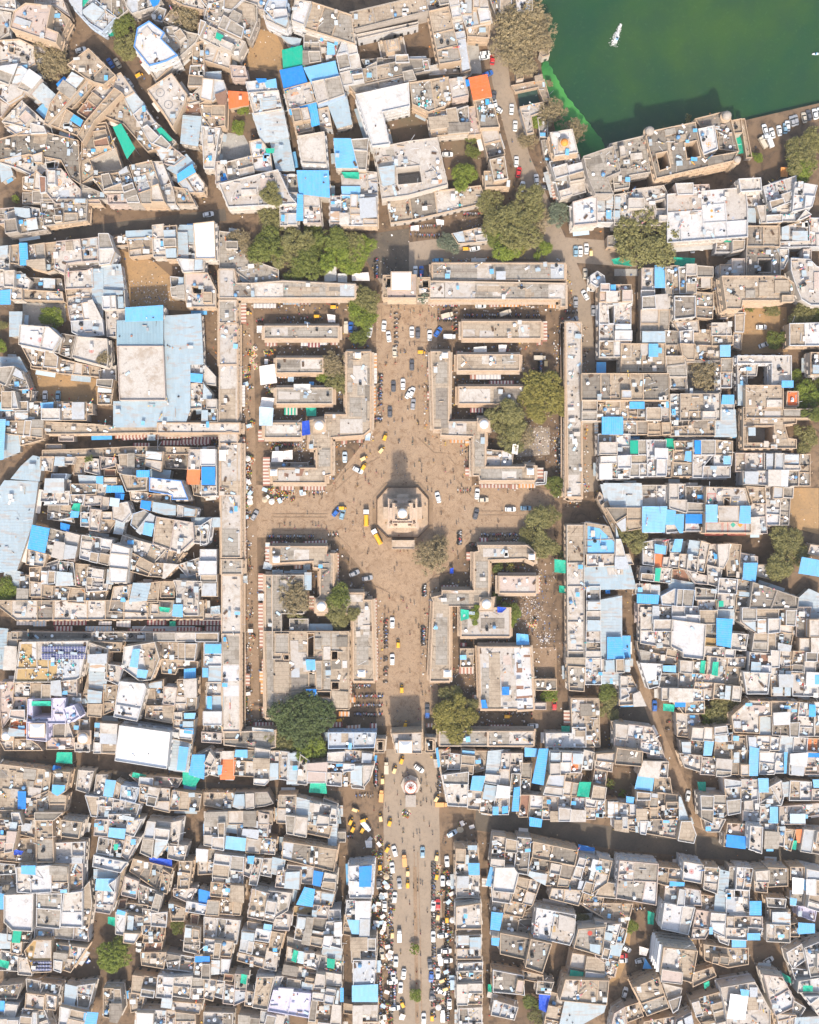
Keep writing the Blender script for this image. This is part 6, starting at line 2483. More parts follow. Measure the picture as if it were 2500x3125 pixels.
    if (not convex(p) or holes) and ar > 60 and not metal and not clean:
        L0 = max(range(n), key=lambda i: math.dist(p[i], p[(i+1) % n])); e = Vector(p[(L0+1) % n])-Vector(p[L0]); ang = math.atan2(e.y, e.x); ca, sa = math.cos(ang), math.sin(ang)
        for _ in range(int(ar/(16 if not hall else 9))):
            cx, cy = r_.uniform(d['bb'][0], d['bb'][2]), r_.uniform(d['bb'][1], d['bb'][3]); aw, ah = r_.uniform(2.2, 6), r_.uniform(2, 5)
            if hall: aw, ah = r_.uniform(2, 9), r_.uniform(1.5, 4)
            q = [(cx+u*ca-v*sa, cy+u*sa+v*ca) for u, v in ((-aw/2, -ah/2), (aw/2, -ah/2), (aw/2, ah/2), (-aw/2, ah/2))]
            if not all(inside(*v, p) and not any(inside(*v, o_) for o_ in occupied) for v in q+[(cx, cy)]) : continue
            if any(any(inside(*v, q) for v in hp) for hp in holes): continue
            if hall or r_.random() < .3:
                b = MB(); top(b, [q], h+.008+.002*len(parts), r_.choice({'w': 'wwugp', 'g': 'gwtdd', 't': 'tgwdd', 'p': 'pw', 'd': 'dgt'}.get(code, 'wgt')), r_.random()); parts.append(('roof_patch', b, 1, None))
                if not hall: occupied.append(q)
            else:
                dz = r_.choice([.6, .8, 2.4, 2.6]) if not special else .6; dz += r_.uniform(0, .3); b = MB(); prism(b, q, h, h+dz, wm, None, tt); parts.append(('upper_room', b, None, None)); pi = len(parts)-1
                c = MB(); top(c, [q], h+dz+.004, r_.choice('wwgtpu' if code in 'wWup' else 'tgwd'), r_.random()); parts.append(('roof', c, pi, None)); occupied.append(q)
                if dz > 1.5: c = MB(); ring(c, q, h+dz-.02, h+dz+r_.uniform(.3, .8), .2, wm, r_.random()); parts.append(('parapet', c, pi, None))
    for s in d['sub']:
        if s[0] == 'r':
            q = inset(ccw([P(x, y, h+s[2]) for x, y in s[3]]), .03)
            if s[2] < 0: continue
            b = MB(); prism(b, q, h, h+s[2], wm, None, tt); parts.append(('upper_room', b, None, None)); pi = len(parts)-1
            c = MB(); top(c, [q], h+s[2]+.004, s[1], r_.random()); parts.append(('roof', c, pi, None))
            if s[2] > 1: c = MB(); ring(c, q, h+s[2]-.02, h+s[2]+.35, .2, wm, .8); parts.append(('parapet', c, pi, None))
        elif s[0] == 'P':
            q = ccw([P(x, y, h) for x, y in s[3]]); b = MB(); prism(b, inset(q, .01), rz, rz+(.03 if not metal else .05)+.004*len(parts), s[1], None, r_.random()); parts.append(('roof_patch', b, 1, None))
        elif s[0] == 'T':
            zz = h+2.1+.01*len(parts); q = ccw([P(x, y, zz) for x, y in s[3]]); b = MB(); prism(b, q, zz, zz+.07, s[1], None, r_.random())
            for v in inset(q, .15): b.beam((v[0], v[1], h), (v[0], v[1], zz), .06, 'metal', 4)
            parts.append(('sheet_canopy', b, None, None))
            feats.append({'c': 'sky blue', 'k': 'deep blue', 'l': 'grey sheet', 'e': 'green', 'u': 'pale sheet', 'w': 'white'}.get(s[1], '')+' canopy')
        elif s[0] == 'S':
            q = ccw([P(x, y, 3.1) for x, y in s[3]])
            if len(q) == 4:
                b = stripes(q, 3.0+r_.uniform(0, .3), STR.get(s[1], STR['r']))
                for v in inset(q, .1): b.beam((v[0], v[1], 0), (v[0], v[1], 2.7), .04, 'metal', 4)
                parts.append(('striped_awning', b, None, None))
        elif s[0] == 'mark':
            x, y = P(s[3][0], s[3][1], h); kind, rr_, m = s[1], s[2], s[4]; q = MB(); zz = rz+.02+(.12 if metal else 0)
            def rg2(a, b_, sg=24):
                vs = [(x+a*math.cos(6.283*i/sg), y+a*math.sin(6.283*i/sg), zz) for i in range(sg)]+[(x+b_*math.cos(6.283*i/sg), y+b_*math.sin(6.283*i/sg), zz) for i in range(sg)]
                q.add(vs, [(i, sg+i, sg+(i+1) % sg, (i+1) % sg) for i in range(sg)], m)
            if kind == 'ring': rg2(rr_*.84, rr_); rg2(.02, rr_*.16)
            elif kind == 'disc': rg2(.01, rr_)
            elif kind == 'rose':
                rg2(rr_*.86, rr_); rg2(.02, rr_*.22)
                for i in range(8): a = i*.785; q.box((x+rr_*.5*math.cos(a), y+rr_*.5*math.sin(a), zz-.01), (rr_*.5, rr_*.16, .012), m, a)
            elif kind == 'cross':
                for a in (.785, 2.356): q.box((x, y, zz-.01+a*.001), (rr_*2, rr_*.4, .012), m, a)
            elif kind == 'dia': q.box((x, y, zz-.01), (rr_*1.4, rr_*1.4, .012), m, .785)
            elif kind == 'rect':
                q2 = [(x-rr_, y-rr_*.75), (x+rr_, y-rr_*.75), (x+rr_, y+rr_*.75), (x-rr_, y+rr_*.75)]; ring(q, q2, zz-.01, zz, .18, m); q3 = inset(q2, .5); ring(q, q3, zz-.01, zz, .1, m)
            elif kind == 'emblem':
                w_ = rr_*.26
                q.box((x, y, zz-.01), (rr_*2, w_, .012), m); q.box((x, y, zz-.012), (w_, rr_*2, .013), m)
                for bx, by, hz_ in ((rr_*.5, rr_-w_/2, 1), (-rr_*.5, -rr_+w_/2, 1), (rr_-w_/2, -rr_*.5, 0), (-rr_+w_/2, rr_*.5, 0)): q.box((x+bx, y+by, zz-.014), (rr_, w_, .0125) if hz_ else (w_, rr_, .0125), m)
            parts.append(('painted_mark', q, 1, None))
        elif s[0] == 'K':      # small square kiosk with a white hipped roof standing on the building
            sz = s[2][0]*.435/1.6; x, y = P(s[3][0], s[3][1], h+3); b = MB(); b.box((x, y, h), (sz*1.75, sz*1.75, 2.2), 'sandstone'); parts.append(('roof_kiosk', b, None, None)); pi = len(parts)-1
            c = MB(); c.box((x, y, h+2.2), (sz*2.3, sz*2.1, .2), 'sandstone'); c.box((x, y, h+2.4), (sz*2, sz*1.85, .9), 'white_paint', 0, .5, .45); parts.append(('hipped_roof', c, pi, None))
        elif s[0] == 'D':
            rr = s[2][0]*.435*.82; x, y = P(s[3][0], s[3][1], h+4); b = MB(); b.box((x, y, h), (rr*3.1, rr*3.1, .9), 'sandstone'); b.cyl((x, y, h+.9), rr*1.12, 1.5, 'sandstone', 16); b.cyl((x, y, h+2.4), rr*1.35, .18, 'sandstone', 20); parts.append(('dome_drum', b, None, None)); pi = len(parts)-1
            c = MB(); c.dome((x, y, h+2.58), rr*1.05, 'orange_paint' if d['lab'] and 'orange dome' in d['lab'] else 'white_paint', 20, 7, .85); c.cyl((x, y, h+2.58+rr*.88), .12, .7, 'wall_tan', 6, .02); parts.append(('dome', c, pi, None))
        elif s[0] == 'J':
            x0, y0 = P(s[3][0], s[3][1], h+1)
            # rows of dark solar modules, tilted towards the sun
            nc, nr = (15, 2) if s[2][0] == 12 else (7, 3)
            mw, mh = (1.0, 2.0) if nc == 15 else (.95, 1.15)
            for rr in range(nr):
                for c_ in range(nc):
                    b = MB(); bx, by = x0+c_*(mw+.06), y0-rr*(mh+.55 if nc == 15 else mh+.08); vs = [(bx, by-mh, h+.5), (bx+mw, by-mh, h+.5), (bx+mw, by, h+1.0), (bx, by, h+1.0)]
                    b.add(vs+[(x, y, z-.05) for x, y, z in vs], [(0, 1, 2, 3), (7, 6, 5, 4), (0, 4, 5, 1), (2, 6, 7, 3), (1, 5, 6, 2), (3, 7, 4, 0)], 'pv_cell')
                    for g in range(1, 3):
                        k = g/3; ya = by-mh+mh*k; za = h+.5+.5*k; b.add([(bx, ya-.02, za+.01), (bx+mw, ya-.02, za+.01), (bx+mw, ya+.02, za+.012), (bx, ya+.02, za+.012)], [(0, 1, 2, 3)], 'tank_white')
                    b.add([(bx, by-mh, h+.512), (bx+.05, by-mh, h+.512), (bx+.05, by, h+1.012), (bx, by, h+1.012)], [(0, 1, 2, 3)], 'tank_white')
                    parts.append(('solar_panel', b, None, None))
    if special and any(k_ in d['lab'] for k_ in ('tables', 'ochre terrace')):
        b = MB()
        for _ in range(26 if ar > 150 else 14):
            x, y = r_.uniform(d['bb'][0]+1, d['bb'][2]-1), r_.uniform(d['bb'][1]+1, d['bb'][3]-1)
            if inside(x, y, inset(p, 1)):
                b.cyl((x, y, rz+.7), .5, .05, r_.choice(['canvas_blue', 'wood_dark', 'cloth_teal']), 8); b.cyl((x, y, rz), .05, .7, 'metal', 4)
                for q in range(4): b.box((x+.8*math.cos(q*1.57), y+.8*math.sin(q*1.57), rz), (.35, .35, .8), r_.choice(['canvas_blue', 'cloth_white', 'wood_dark']), r_.random())
        parts.append(('table_sets', b, None, 'stuff'))
    if special and 'round skylights' in d['lab'] and len(p) == 4:
        for i_ in range(3):
            for j_ in range(2):
                u, v = (i_+.5)/3, (j_+.5)/2+.05; x = (p[0][0]*(1-u)+p[3][0]*u)*(1-v)+(p[1][0]*(1-u)+p[2][0]*u)*v; y = (p[0][1]*(1-u)+p[3][1]*u)*(1-v)+(p[1][1]*(1-u)+p[2][1]*u)*v
                b = MB(); b.cyl((x, y, rz), .42, .12, 'wood_dark', 10); parts.append(('skylight', b, None, None))
    if clean: feats += clutter(parts, p, rz, r_, ar*.03, 'l', occupied)
    elif ar > 14 and not metal:
        dens = ar*(.55 if (hall or code == 'W') else 1.0)*(.5 if special else 1)
        feats += clutter(parts, p, rz, r_, dens, code, occupied)
    elif metal and ar > 30:
        feats += clutter(parts, p, rz, r_, ar*.12, code, occupied)
    return parts, feats

order = sorted([i for i, d in enumerate(HOUSES)], key=lambda i: -HOUSES[i]['area'])
vis = lambda d: 0 < d['c'][0] < 2500 and 0 < d['c'][1] < 3125
HOUSE_MAX, SHED_MAX = 300, 200
nh = ns = 0; REST = MB(); LAND = []; ncount = 0
for i in order:
    d = HOUSES[i]; sm = d['kind'] == 'H' and d['code'] in METAL; keep = d['kind'] == 'M' or d['lab']
    if not keep:
        if sm: ns += 1; keep = ns <= SHED_MAX
        else: nh += 1; keep = nh <= HOUSE_MAX-110
    parts, feats = house(d, i, keep)
    if not keep:
        for nme, b, pa, kd in parts: REST.merge(b)
        continue
    nm = 'market_hall' if d['kind'] == 'M' else ('sheet_roofed_shed' if sm else 'house')
    c = cen(d['w']); root = link(nm, None, None, (c[0], c[1], 0))
    objs = []
    for nme, b, pa, kd in parts:
        if not b.v: objs.append(None); continue
        par = root if pa is None or objs[pa] is None else objs[pa]
        off = (-c[0], -c[1], 0) if par is root else (0, 0, 0)
        o = build(nme, b, par, off); objs.append(o)
        if kd: o['kind'] = kd
    size = 'large' if d['area'] > 160 else ('mid sized' if d['area'] > 80 else 'small')
    f = ''
    if feats:
        fs = sorted(set(x for x in feats if x.strip()), key=lambda x: feats.index(x))[:1]; f = ' with '+(('its ' if False else 'a ')+fs[0]) if fs else ''
    if nm == 'house': look = f"{size} {ROOFNAME[d['code']]} house{f}".replace('mid sized ', '').replace('white washed', 'whitewashed').replace('with a ', 'with ')
    elif nm == 'market_hall': look = f"{'long ' if d['area'] > 150 else 'short '}{ROOFNAME[d['code']]} market hall"
    else: look = f"{size} {ROOFNAME.get(d['code'], '')} roofed shed".replace('mid sized ', '')
    S = (min(max(d['c'][0], 5), 2495), min(max(d['c'][1], 5), 3120))
    if nm == 'house' and d['h'] > 8.8: look = look.replace(size, size+' tall') if not f else look
    thing(root, look, S, {'house': 'house', 'market_hall': 'market hall', 'sheet_roofed_shed': 'shed'}[nm], {'house': 'flat roofed houses of the old town', 'market_hall': 'market halls round the clock tower', 'sheet_roofed_shed': 'sheds with sheet metal roofs'}[nm], d['lab'])
    if d['lab']: LAND.append((d['lab'], S))
if REST.v:
    o = build('small_houses', REST); o['kind'] = 'stuff'; o['category'] = 'houses'; o['label'] = 'small crowded houses of the old town filling in between the larger roofs'

# ------------------------------------------------------------ free standing sheets, tarpaulins and canopies
CN = dict(c='sky blue', k='deep blue', i='royal blue', e='green', l='grey-blue', u='pale blue', w='cream white', W='bright white', t='tan', y='yellow', g='grey', h='beige', o='orange')
for i, t in enumerate(TARPS):
    z = t['h']
    c = cen(t['p']); sup = 0
    for _ in range(2):
        q = ccw([P(x, y, z) for x, y in t['p']]); cq = cen(q)
        chk = [cq]+[((a[0]*.8+cq[0]*.2), (a[1]*.8+cq[1]*.2)) for a in q]
        sup = max(under(*a) for a in chk); z = max(t['h'], sup+1.5) if sup else (t['h'] if t['h'] < 5.5 else t['h'])
    z += i*.003; q = ccw([P(x, y, z) for x, y in t['p']]); code = t['code']
    cloth = t['h'] < 5.5 or code in 'ei'
    mat = {'w': 'canvas', 'u': 'canvas_blue', 'g': 'h', 'W': 'white_paint', 't': 'canvas', 'y': 'stripe_orange'}.get(code, code)
    rr = random.Random(i+900); mb = MB(); cq = cen(q)
    if cloth and len(q) == 4:      # slack cloth, sagging between its corners
        G_ = 6; vs = []; lift = [rr.uniform(-.15, .35) for _ in range(4)]
        for a in range(G_+1):
            for b in range(G_+1):
                u, v = a/G_, b/G_; sag = -.45*math.sin(math.pi*u)*math.sin(math.pi*v)+.08*math.sin(a*2.1+b*1.3+i); pull = .06*math.sin(math.pi*u)
                x = (q[0][0]*(1-u)+q[1][0]*u)*(1-v)+(q[3][0]*(1-u)+q[2][0]*u)*v; y = (q[0][1]*(1-u)+q[1][1]*u)*(1-v)+(q[3][1]*(1-u)+q[2][1]*u)*v
                x += (cq[0]-x)*.07*(math.sin(math.pi*u) if b in (0, G_) else 0); y += (cq[1]-y)*.07*(math.sin(math.pi*v) if a in (0, G_) else 0)
                vs.append((x, y, z+sag+lift[0]*(1-u)*(1-v)+lift[1]*u*(1-v)+lift[2]*u*v+lift[3]*(1-u)*v))
        fs = [(a*(G_+1)+b, (a+1)*(G_+1)+b, (a+1)*(G_+1)+b+1, a*(G_+1)+b+1) for a in range(G_) for b in range(G_)]; mb.add(vs, fs, mat, rr.random())
    else: prism(mb, q, z-.08, z, mat, None, rr.random()); top(mb, [q], z-.08, mat)
    root = link('tarpaulin' if cloth else 'sheet_canopy', None, None, (cq[0], cq[1], 0))
    build('cloth' if cloth else 'roof_sheet', mb, root, (-cq[0], -cq[1], 0))
    if not cloth:
        rb = MB(); L0 = max(range(len(q)), key=lambda k: math.dist(q[k], q[(k+1) % len(q)])); a, b = Vector(q[L0]), Vector(q[(L0+1) % len(q)]); e = (b-a).normalized(); nn = Vector((-e.y, e.x)); t0 = .6
        while t0 < (b-a).length-.2:
            o_ = a+e*t0; hit = []
            for k_ in range(len(q)):
                u, v = Vector(q[k_]), Vector(q[(k_+1) % len(q)]); du = (u-o_).dot(e); dv = (v-o_).dot(e)
                if du*dv < 0: kk = du/(du-dv); hit.append(u+(v-u)*kk)
            if len(hit) == 2: m = (hit[0]+hit[1])/2; rb.box((m.x, m.y, z), ((hit[1]-hit[0]).length-.1, .08, .06), mat, math.atan2(nn.y, nn.x), .9)
            t0 += .8
        if rb.v: o = build('sheet_ribs', rb, root, (-cq[0], -cq[1], 0)); o['kind'] = 'stuff'
    for v in inset(q, .15):
        b0 = under(v[0], v[1]); pb = MB(); pb.beam((v[0], v[1], min(b0, z-.3)), (v[0], v[1], z-.09), .06, 'metal', 5); build('post', pb, root, (-cq[0], -cq[1], 0))
    look = f"{CN.get(code, 'pale')} {'cloth tarpaulin' if cloth else 'sheet canopy on posts'}"
    thing(root, look, c, 'tarp' if cloth else 'canopy', 'tarpaulins and sheet canopies', t['lab'] if t['lab'] and t['lab'] != 'goods' else None)

# ------------------------------------------------------------ the clock tower
T0 = P(1229.5, 1566)
def tw(name, parent, boxes, mat='sandstone'):
    b = MB()
    for x, y, z, a, c, h in boxes: b.box((x, y, z), (a, c, h), mat, 0, R.random())
    return build(name, b, parent)
tower = link('clock_tower', None, None, (*T0, 0))
oc = [(-9.6, -5.0), (-5.6, -9.0), (5.6, -9.0), (9.6, -5.0), (9.6, 5.0), (5.6, 9.6), (-5.6, 9.6), (-9.6, 5.0)]
b = MB(); prism(b, oc, 0, .35, 'sandstone', 'sandstone', .3); build('octagonal_platform', b, tower)
b = MB(); ring(b, oc, .35, 1.35, .3, 'wood_dark', .3); build('platform_wall', b, tower)
b = MB(); ring(b, inset(oc, -1.5), 0, .22, 1.5, 'G_t', .2); build('outer_kerb', b, tower)
g = tw('ground_storey', tower, [(0, 0, .35, 12.0, 12.0, 1.0), (0, 0, 1.35, 10.2, 10.2, 5.2), (0, 0, .36, 6.2, 13.8, 1.1), (0, 0, .37, 13.8, 6.2, 1.1)])
tw('porch', tower, [(0, -5.7, 1.47, 4.4, 2.6, 4.2)]); tw('porch', tower, [(0, 5.7, 1.47, 4.4, 2.6, 4.2)])
tw('porch', tower, [(-5.7, 0, 1.48, 2.6, 4.4, 4.2)]); tw('porch', tower, [(5.7, 0, 1.48, 2.6, 4.4, 4.2)])
b = MB(); b.box((0, 0, 6.55), (10.6, 10.6, .25), 'clock', 0, .2); ring(b, [(-4.7, -4.7), (4.7, -4.7), (4.7, 4.7), (-4.7, 4.7)], 6.8, 7.5, .25, 'sandstone', .9); build('balcony', b, tower)
tw('second_storey', tower, [(0, 0, 6.8, 7.2, 7.2, 4.6), (0, 0, 6.81, 3.8, 9.2, 4.0), (0, 0, 6.82, 9.2, 3.8, 4.0)], 'clock')
b = MB(); b.box((0, 0, 11.4), (7.4, 7.4, .25), 'clock', 0, .9); ring(b, [(-3.6, -3.6), (3.6, -3.6), (3.6, 3.6), (-3.6, 3.6)], 11.65, 12.3, .22, 'sandstone', .9); build('balcony', b, tower)
sh = tw('shaft', tower, [(0, 0, 11.6, 4.6, 4.6, 8.2)])
for a in range(4):
    b = MB(); th = a*math.pi/2; cx, cy = 2.36*math.sin(th), -2.36*math.cos(th)
    n_ = 20; u = Vector((math.cos(th), math.sin(th), 0)); nn = Vector((math.sin(th), -math.cos(th), 0)); c0 = Vector((cx, cy, 17.2))
    for rr_, m, off in ((1.25, 'sandstone', 0), (1.08, 'white_paint', .05)):
        f_ = [c0+nn*off+u*rr_*math.cos(6.283*k/n_)+Vector((0, 0, rr_*math.sin(6.283*k/n_))) for k in range(n_)]; bk = [v-nn*.12 for v in f_]
        b.add([tuple(v) for v in f_+bk], [tuple(range(n_))]+[(k, n_+k, n_+(k+1) % n_, (k+1) % n_) for k in range(n_)], m)
    fc = build('clock_face', b, sh)
    for ang, L_ in ((.5, .55), (1.9, .85)):
        hb = MB(); hb.beam(c0+nn*.09, c0+nn*.09+u*L_*math.cos(ang)+Vector((0, 0, L_*math.sin(ang))), .05, 'window_dark', 4); build('clock_hand', hb, sh)
b = MB(); b.box((0, 0, 19.8), (5.4, 5.4, .3), 'sandstone', 0, .9); ring(b, [(-2.6, -2.6), (2.6, -2.6), (2.6, 2.6), (-2.6, 2.6)], 20.1, 20.8, .2, 'sandstone', .9)
build('cornice', b, tower)
b = MB(); b.cyl((0, 0, 20.1), 1.75, .4, 'sandstone', 16)
for k in range(8): b.cyl((1.45*math.cos(k*.785+.39), 1.45*math.sin(k*.785+.39), 20.5), .16, 2.2, 'sandstone', 8)
b.cyl((0, 0, 22.7), 1.95, .2, 'sandstone', 24); build('cupola', b, tower)
for sx in (-1, 1):
    for sy in (-1, 1):
        b = MB(); b.cyl((sx*2.2, sy*2.2, 20.8), .35, .9, 'sandstone', 8); b.dome((sx*2.2, sy*2.2, 21.7), .38, 'sandstone', 10, 4); build('corner_finial', b, tower)
b = MB(); b.dome((0, 0, 22.9), 1.6, 'white_paint', 28, 9, .95); b.cyl((0, 0, 24.35), .14, 1.0, 'wall_tan', 6, .02); build('dome', b, tower)
for x, y in ((-3.9, -4.2), (3.9, -4.2), (-3.9, 4.2), (3.9, 4.2)):
    b = MB(); b.box((x, y, 6.8), (1.5, 1.5, .9), 'sandstone', 0, .8); b.box((x, y, 7.7), (1.8, 1.8, .5), 'sandstone', 0, .4, .3); build('corner_turret', b, tower)
b = MB(); b.box((-4.6, 4.3, 1.4), (.1, .1, .1), 'sandstone')
thing(tower, '', (1229.5, 1566), 'clock tower', None, 'sandstone clock tower with white dome on an octagonal platform'); LAND.append(('clock tower', (1229.5, 1566)))
b = MB(); x, y = P(1231, 1661); b.box((x, y, 0), (8.2, 2.9, 3.2), 'sandstone', 0, .6); pav = link('entrance_pavilion', None, None, (x, y, 0))
b = MB(); b.box((0, 0, 0), (8., 2.9, 3.1), 'sandstone', 0, .6); build('wall', b, pav); b = MB(); b.box((0, 0, 3.1), (8.3, 3.3, .2), 'sandstone', 0, .9); build('roof', b, pav)
b = MB(); ring(b, [(-4.1, -1.6), (4.1, -1.6), (4.1, 1.6), (-4.1, 1.6)], 3.3, 3.8, .2, 'sandstone', .9); build('parapet', b, pav)
thing(pav, '', (1231, 1661), 'pavilion', None, 'low sandstone entrance pavilion at the foot of the clock tower platform')

# stone shrine standing in the temple court at the top
x, y = P(1200, 148, 5); shr = link('temple_shrine', None, None, (x, y, 0), .2)
b = MB(); b.box((0, 0, 0), (9.6, 9.4, 1.2), 'wall_grey', 0, .3); ring(b, [(-4.8, -4.7), (4.8, -4.7), (4.8, 4.7), (-4.8, 4.7)], 1.2, 1.9, .5, 'wall_pale', .9); build('plinth', b, shr)
b = MB(); b.box((0, .8, 1.2), (5.6, 5.6, 3.6), 'wall_tan', 0, .7); build('sanctum', b, shr)
b = MB(); b.box((0, -2.9, 1.2), (4.2, 2.2, 2.8), 'wall_pale', 0, .5); b.box((0, -2.9, 4.0), (4.6, 2.6, .3), 'wall_pale'); build('porch', b, shr)
for k in range(5): b = MB(); b.box((0, .8, 4.8+k*.9), (5.2-k*.95, 5.2-k*.95, .9), ['wall_tan', 'wall_grey'][k % 2], k*.0, .2+.15*k, .93); build('spire_tier', b, shr)
b = MB(); b.cyl((0, .8, 9.3), .7, .6, 'wall_tan', 12, .5); b.cyl((0, .8, 9.9), .12, .9, 'wood_dark', 6, .03); build('finial', b, shr)
for sx in (-1, 1):
    for sy in (-1, 1): b = MB(); b.box((sx*3.6, .8+sy*3.0, 1.2), (1.2, 1.2, 2.2), 'wall_pale'); b.box((sx*3.6, .8+sy*3.0, 3.4), (1.3, 1.3, 1.1), 'wall_tan', 0, .5, .25); build('small_spire', b, shr)
thing(shr, '', (1200, 148), 'shrine', None, 'carved stone shrine with a stepped spire in the temple court'); LAND.append(('carved stone shrine', (1200, 148)))

# kerbs and low rails across the plaza
def kerb(a_, wd=.3, h=.14, mat='G_t'):
    b = MB(); q = [Vector(P(x, y)) for x, y in a_]
    for u, v in zip(q, q[1:]):
        m = (u+v)/2; b.box((m.x, m.y, 0), ((v-u).length+.1, wd, h+R.uniform(0, .02)), mat, math.atan2(v.y-u.y, v.x-u.x), R.random())
    o = build('kerb', b); o['kind'] = 'structure'
for a_ in ([(835, 1569), (1000, 1569)], [(835, 1579), (1000, 1579)], [(1462, 1561), (1600, 1561)], [(1462, 1573), (1600, 1573)], [(1010, 1530), (1020, 1500), (1098, 1430), (1160, 1395)], [(818, 1618), (1015, 1620), (1070, 1672), (1068, 1735), (1110, 1775), (1190, 1810)],
           [(1275, 1335), (1325, 1382), (1360, 1384)], [(1368, 1392), (1391, 1420), (1393, 1465), (1443, 1520)], [(1600, 1617), (1445, 1617), (1390, 1660), (1392, 1680)], [(1370, 1752), (1330, 1754), (1283, 1800), (1282, 2070)], [(1184, 1880), (1184, 2090)],
           [(1000, 1513), (1038, 1455), (1085, 1410)], [(1276, 1060), (1276, 1310)], [(1252, 960), (1252, 1045), (1360, 1045)], [(1165, 1045), (1100, 1043)], [(1165, 1045), (1165, 940)], [(1264, 2600), (1268, 2800), (1276, 3120)], [(1275, 2600), (1281, 2800), (1288, 3120)]): kerb(a_)

# ------------------------------------------------------------ lakeside turrets, canopy, boats
for k, (x, y), rr in LOOSE:
    if k == 'U':
        z = 13.; X, Y = P(x, y, z); o = link('corner_turret', None, None, (X, Y, 0)); rr *= .435
        b = MB(); b.cyl((0, 0, 0), rr*1.0, 11, 'wall_tan', 14, rr*.9); build('shaft', b, o)
        b = MB(); b.cyl((0, 0, 11), rr*1.15, .3, 'wall_tan', 16); b.cyl((0, 0, 11.3), rr*.8, 1.4, 'wall_tan', 12); build('drum', b, o)
        b = MB(); b.dome((0, 0, 12.7), rr*.95, 'wall_grey', 16, 6, .8); build('dome', b, o); thing(o, 'round stone turret with a grey dome on the palace', (x, y), 'turret', 'corner turrets of the lakeside palace')
    elif k == 'O':
        z = 4.5; X, Y = P(x, y, z); o = link('round_canopy', None, None, (X, Y, 0)); rr *= .435*1.45; b = MB(); n_ = 16
        for i in range(n_):
            a, c = 6.283*i/n_, 6.283*(i+1)/n_
            for (r0, z0, r1, z1), m in (((rr, 3.6, rr*.82, 3.85), 'stripe_red'), ((rr*.82, 3.85, rr*.55, 4.2), 'white_paint' if i % 2 else 'canvas'), ((rr*.55, 4.2, rr*.25, 4.7), 'stripe_red' if i % 2 else 'canvas'), ((rr*.25, 4.7, 0.01, 5.2), 'red_paint')):
                b.add([(r0*math.cos(a), r0*math.sin(a), z0), (r0*math.cos(c), r0*math.sin(c), z0), (r1*math.cos(c), r1*math.sin(c), z1), (r1*math.cos(a), r1*math.sin(a), z1)], [(0, 1, 2, 3)], m)
        build('cloth_top', b, o)
        b = MB()
        for i in range(8): b.cyl((rr*.9*math.cos(i*.785), rr*.9*math.sin(i*.785), 0), .1, 3.7, 'white_paint', 6)
        build('post', b, o); b = MB(); b.cyl((0, 0, 0), rr*1.45, .6, 'wall_pale', 8); build('base', b, o); b = MB(); b.box((0, -rr*2.1, 0), (rr*1.3, rr*1.5, 2.6), 'wall_pale'); b.box((0, -rr*2.1, 2.6), (rr*1.5, rr*1.7, .15), 'wall_grey'); build('side_booth', b, o)
        thing(o, '', (x, y), 'canopy', None, 'round red and white canopy in the street below the south gatehouse'); LAND.append(('round red and white canopy', (x, y)))
def boat(x, y, ang, big):
    X, Y = P(x, y, -1.8); o = link('boat', None, None, (X, Y, -1.85), math.radians(ang)); L_ = 3.6 if big else 2.4
    b = MB(); sec = [(-1, .62, .45), (-.4, .75, .45), (.3, .65, .5), (.75, .35, .58), (1, .03, .7)]; vs = []
    for t_, w_, z_ in sec: vs += [(t_*L_/2, -w_*L_*.24, z_), (t_*L_/2, w_*L_*.24, z_), (t_*L_/2*.92, w_*L_*.12, .0), (t_*L_/2*.92, -w_*L_*.12, .0)]
    fs = [(0, 3, 2, 1)]
    for i in range(4):
        for j in range(4): a = i*4+j; c = i*4+(j+1) % 4; fs.append((a, c, c+4, a+4))
    b.add(vs, fs, 'tank_white'); build('hull', b, o); b = MB(); b.box((-.2, 0, .5), (L_*.3, L_*.3, .25), 'c'); b.box((.1, 0, .75), (L_*.15, L_*.25, .4), 'glass', 0, .5, .7); build('cabin', b, o)
    thing(o, 'small white boat on the green lake', (x, y), 'boat', 'boats on the lake')
    return X, Y
def spray(x, y, ang, L_, wd, name):
    b = MB(); r_ = random.Random(int(x)); ca, sa = math.cos(math.radians(ang)), math.sin(math.radians(ang)); X, Y = P(x, y, -1.8)
    for _ in range(900):
        t_ = r_.random()**.8; s_ = r_.gauss(0, .28)*wd*(1-t_*.75); px = X+ca*t_*L_-sa*s_; py = Y+sa*t_*L_+ca*s_; k = r_.uniform(.03, .14)
        b.box((px, py, -1.8+r_.random()*1.2*(1-abs(s_)/wd)), (k*1.6, k, k), 'white_paint', math.radians(ang), .5)
    o = build(name, b); o['kind'] = 'stuff'; o['label'] = 'white spray thrown up over the green lake water'; o['category'] = 'spray'
spray(1868, 142, 68, 8.5, 2.6, 'fountain_spray'); spray(2500, 163, 20, 5, 1.5, 'boat_wake')
boat(1882, 118, 66, True); boat(2487, 166, 183, False)

